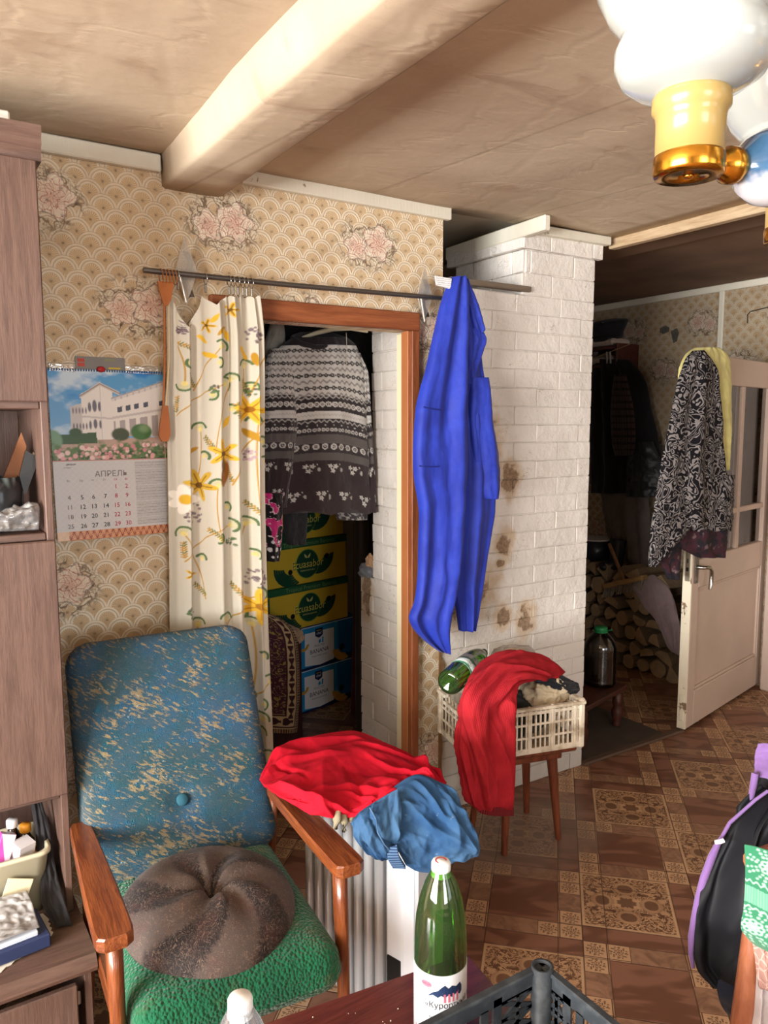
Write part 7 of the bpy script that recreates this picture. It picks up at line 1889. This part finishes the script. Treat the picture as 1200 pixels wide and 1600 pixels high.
t, q = spline([(1320, 1163, 1226, 1.20, 1.17), (1360, 1165, 1226, 1.195, 1.16), (1420, 1163, 1226, 1.19, 1.155), (1455, 1160, 1226, 1.19, 1.15), (1466, 1168, 1226, 1.19, 1.15), (1480, 1182, 1226, 1.19, 1.15)], NV2)
U, V = np.meshgrid(np.linspace(0, 1, NU2), np.linspace(0, 1, NV2), indexing='ij')
Lp = np.array([ond(a, p, c) for p, (a, b, c, d) in zip(t, q)]); Rp = np.array([ond(b, p, d) for p, (a, b, c, d) in zip(t, q)])
P = Lp[None]*(1-U[..., None])+Rp[None]*U[..., None]+fw*(.004*np.sin(2*PI*(1.3*U+.2*V))-.02*np.sin(PI*U*.8))[..., None]
solo('green_towel', MB().sheet(P[:, ::-1], towel_col(NU2, NV2)[:, ::-1], .004), printed('terry_towel', .95, .2, .0008, 500), 'green towel with white flower pattern hung over the chair corner', 'towel')
lc = thing('lace_cloth', 'pale pink lace trimmed cloth hanging below the green towel', 'cloth', tuple(cpt(1190, 1590, 1.2)))
def lace(t):
    p = t.pos(); v = t.voro(p, 60, 'DISTANCE_TO_EDGE'); return dict(color=t.mix(t.ramp(v, .02, .08), srgb(178, 152, 142), srgb(156, 118, 108)), bump=v, dist=.002)
dsheet([(1466, 1176, 1226, 1.215, 1.18), (1500, 1182, 1226, 1.213, 1.18), (1530, 1184, 1226, 1.212, 1.18), (1546, 1190, 1226, 1.21, 1.18)], 50, 40, .004, ((2.2, .004, .1, .1),), 4, mat('pink_lace', rough=.8, build=lace), 'lace_band', lc)
dsheet([(1500, 1180, 1226, 1.225, 1.19), (1540, 1179, 1226, 1.225, 1.19), (1600, 1175, 1226, 1.22, 1.19), (1640, 1173, 1226, 1.22, 1.19)], 50, 50, .004, ((2.6, .005, .1, .2),), 6, cloth('off_white_cotton', srgb(172, 162, 162)), 'white_hem', lc)

# ------------------------------------------------------------------ chandelier
chn = thing('chandelier', 'chandelier with white opal glass shades on cream cups and gilt rings', 'chandelier', (.735, .455, 1.80))
M_opal = mat('opal_glass', srgb(164, 170, 168), .12, spec=.6, coat=.4)
M_cup = mat('cream_enamel_cup', srgb(160, 136, 82), .3, coat=.3)
M_gilt = mat('gilt_metal', srgb(206, 150, 56), .2, 1.0)
def china(t):
    p = t.pos(); x, y, z = t.sep(p); n = t.noise(p, 16, 4); k = t.ramp(n+(z-.012)*9.0, .45, .60)
    return t.mix(k, srgb(178, 178, 182), t.mix(t.noise(p, 34, 3), srgb(22, 46, 80), srgb(70, 112, 146)))
M_china = mat('blue_white_china', rough=.12, coat=.4, build=china)
hub = np.array([.818, .417, 1.845])
def lamp_unit(bx, by, bz, bulge=1.0):
    T_ = Matrix.Translation((bx, by, bz))
    r_ = MB().lathe([(0, .003), (.010, .003), (.010, .0), (.0295, .0), (.0312, .003), (.0312, .016), (.0305, .018)], 40, T_); g = part('gilt_ring', r_, M_gilt, chn, True)
    part('bulb_screw', MB().lathe([(0, -.003), (.004, -.002), (.005, .001)], 12, T_ @ Matrix.Translation((0, 0, .001))), M_gilt, g, True)
    part('cup', MB().lathe([(.0298, .016), (.0300, .048), (.0310, .054), (.0340, .058), (.0340, .068), (.0315, .072), (.027, .072)], 40, T_), M_cup, chn, True)
    pr = [(a*.955, b) for a, b in [(.034, .070), (.050, .076), (.064, .085), (.071, .098), (.0715, .110), (.067, .121), (.0625, .126), (.067, .131), (.078, .143), (.089, .165), (.0925, .190), (.088, .215), (.074, .240), (.058, .258), (.052, .270)]]
    part('glass_shade', MB().lathe(pr+[(a-.003, b) for a, b in pr[::-1]], 56, T_, close=False), M_opal, chn, True)
def arm(bx, by, bz):
    e = np.array([bx, by, bz+.012]); d = e-hub; n_ = d/np.linalg.norm(d)
    Q = lambda c_: Matrix.Translation(c_) @ Vector((0, 0, 1)).rotation_difference(Vector(n_)).to_matrix().to_4x4()
    part('arm', MB().tube([hub, hub+d*.5, e-n_*.028], [.007, .006, .006], 12), M_gilt, chn, True)
    part('gilt_knob', MB().lathe([(.004, -.018), (.011, -.014), (.0165, -.005), (.0165, .004), (.011, .012), (.006, .018)], 20, Q(e-n_*.046)), M_gilt, chn, True)
    b_ = part('china_ball', MB().lathe([(.008, -.046), (.020, -.040), (.031, -.024), (.035, -.006), (.034, .010), (.027, .024), (.015, .034), (.009, .040)], 32, Q(e-n_*.095)), M_china, chn, True)
L1 = np.array([.626, .465, 1.822]); L2 = np.array([.956, .559, 1.822])
lamps = [L1, L2, np.array([hub[0]*3-L1[0]-L2[0], hub[1]*3-L1[1]-L2[1], 1.822])]
for q_ in lamps: lamp_unit(*q_); arm(*q_)
part('hub_cap', MB().lathe([(.0, -.04), (.018, -.034), (.030, -.012), (.030, .016), (.018, .040), (.010, .05)], 28, Matrix.Translation(hub)), M_gilt, chn, True)
part('stem', MB().tube([tuple(hub+np.array([0, 0, .05])), (hub[0], hub[1], 2.02)], .008, 12), M_gilt, chn, True)
part('china_column', MB().lathe([(.010, .0), (.022, .02), (.030, .06), (.024, .11), (.014, .15), (.010, .17)], 28, Matrix.Translation((hub[0], hub[1], 2.0))), M_china, chn, True)
part('stem', MB().tube([(hub[0], hub[1], 2.165), (hub[0], hub[1], 2.36)], .008, 12), M_gilt, chn, True)
part('ceiling_rose', MB().lathe([(.012, 2.345), (.040, 2.355), (.058, 2.385), (.060, 2.405)], 28, Matrix.Translation((hub[0], hub[1], 0))), M_cup, chn, True)
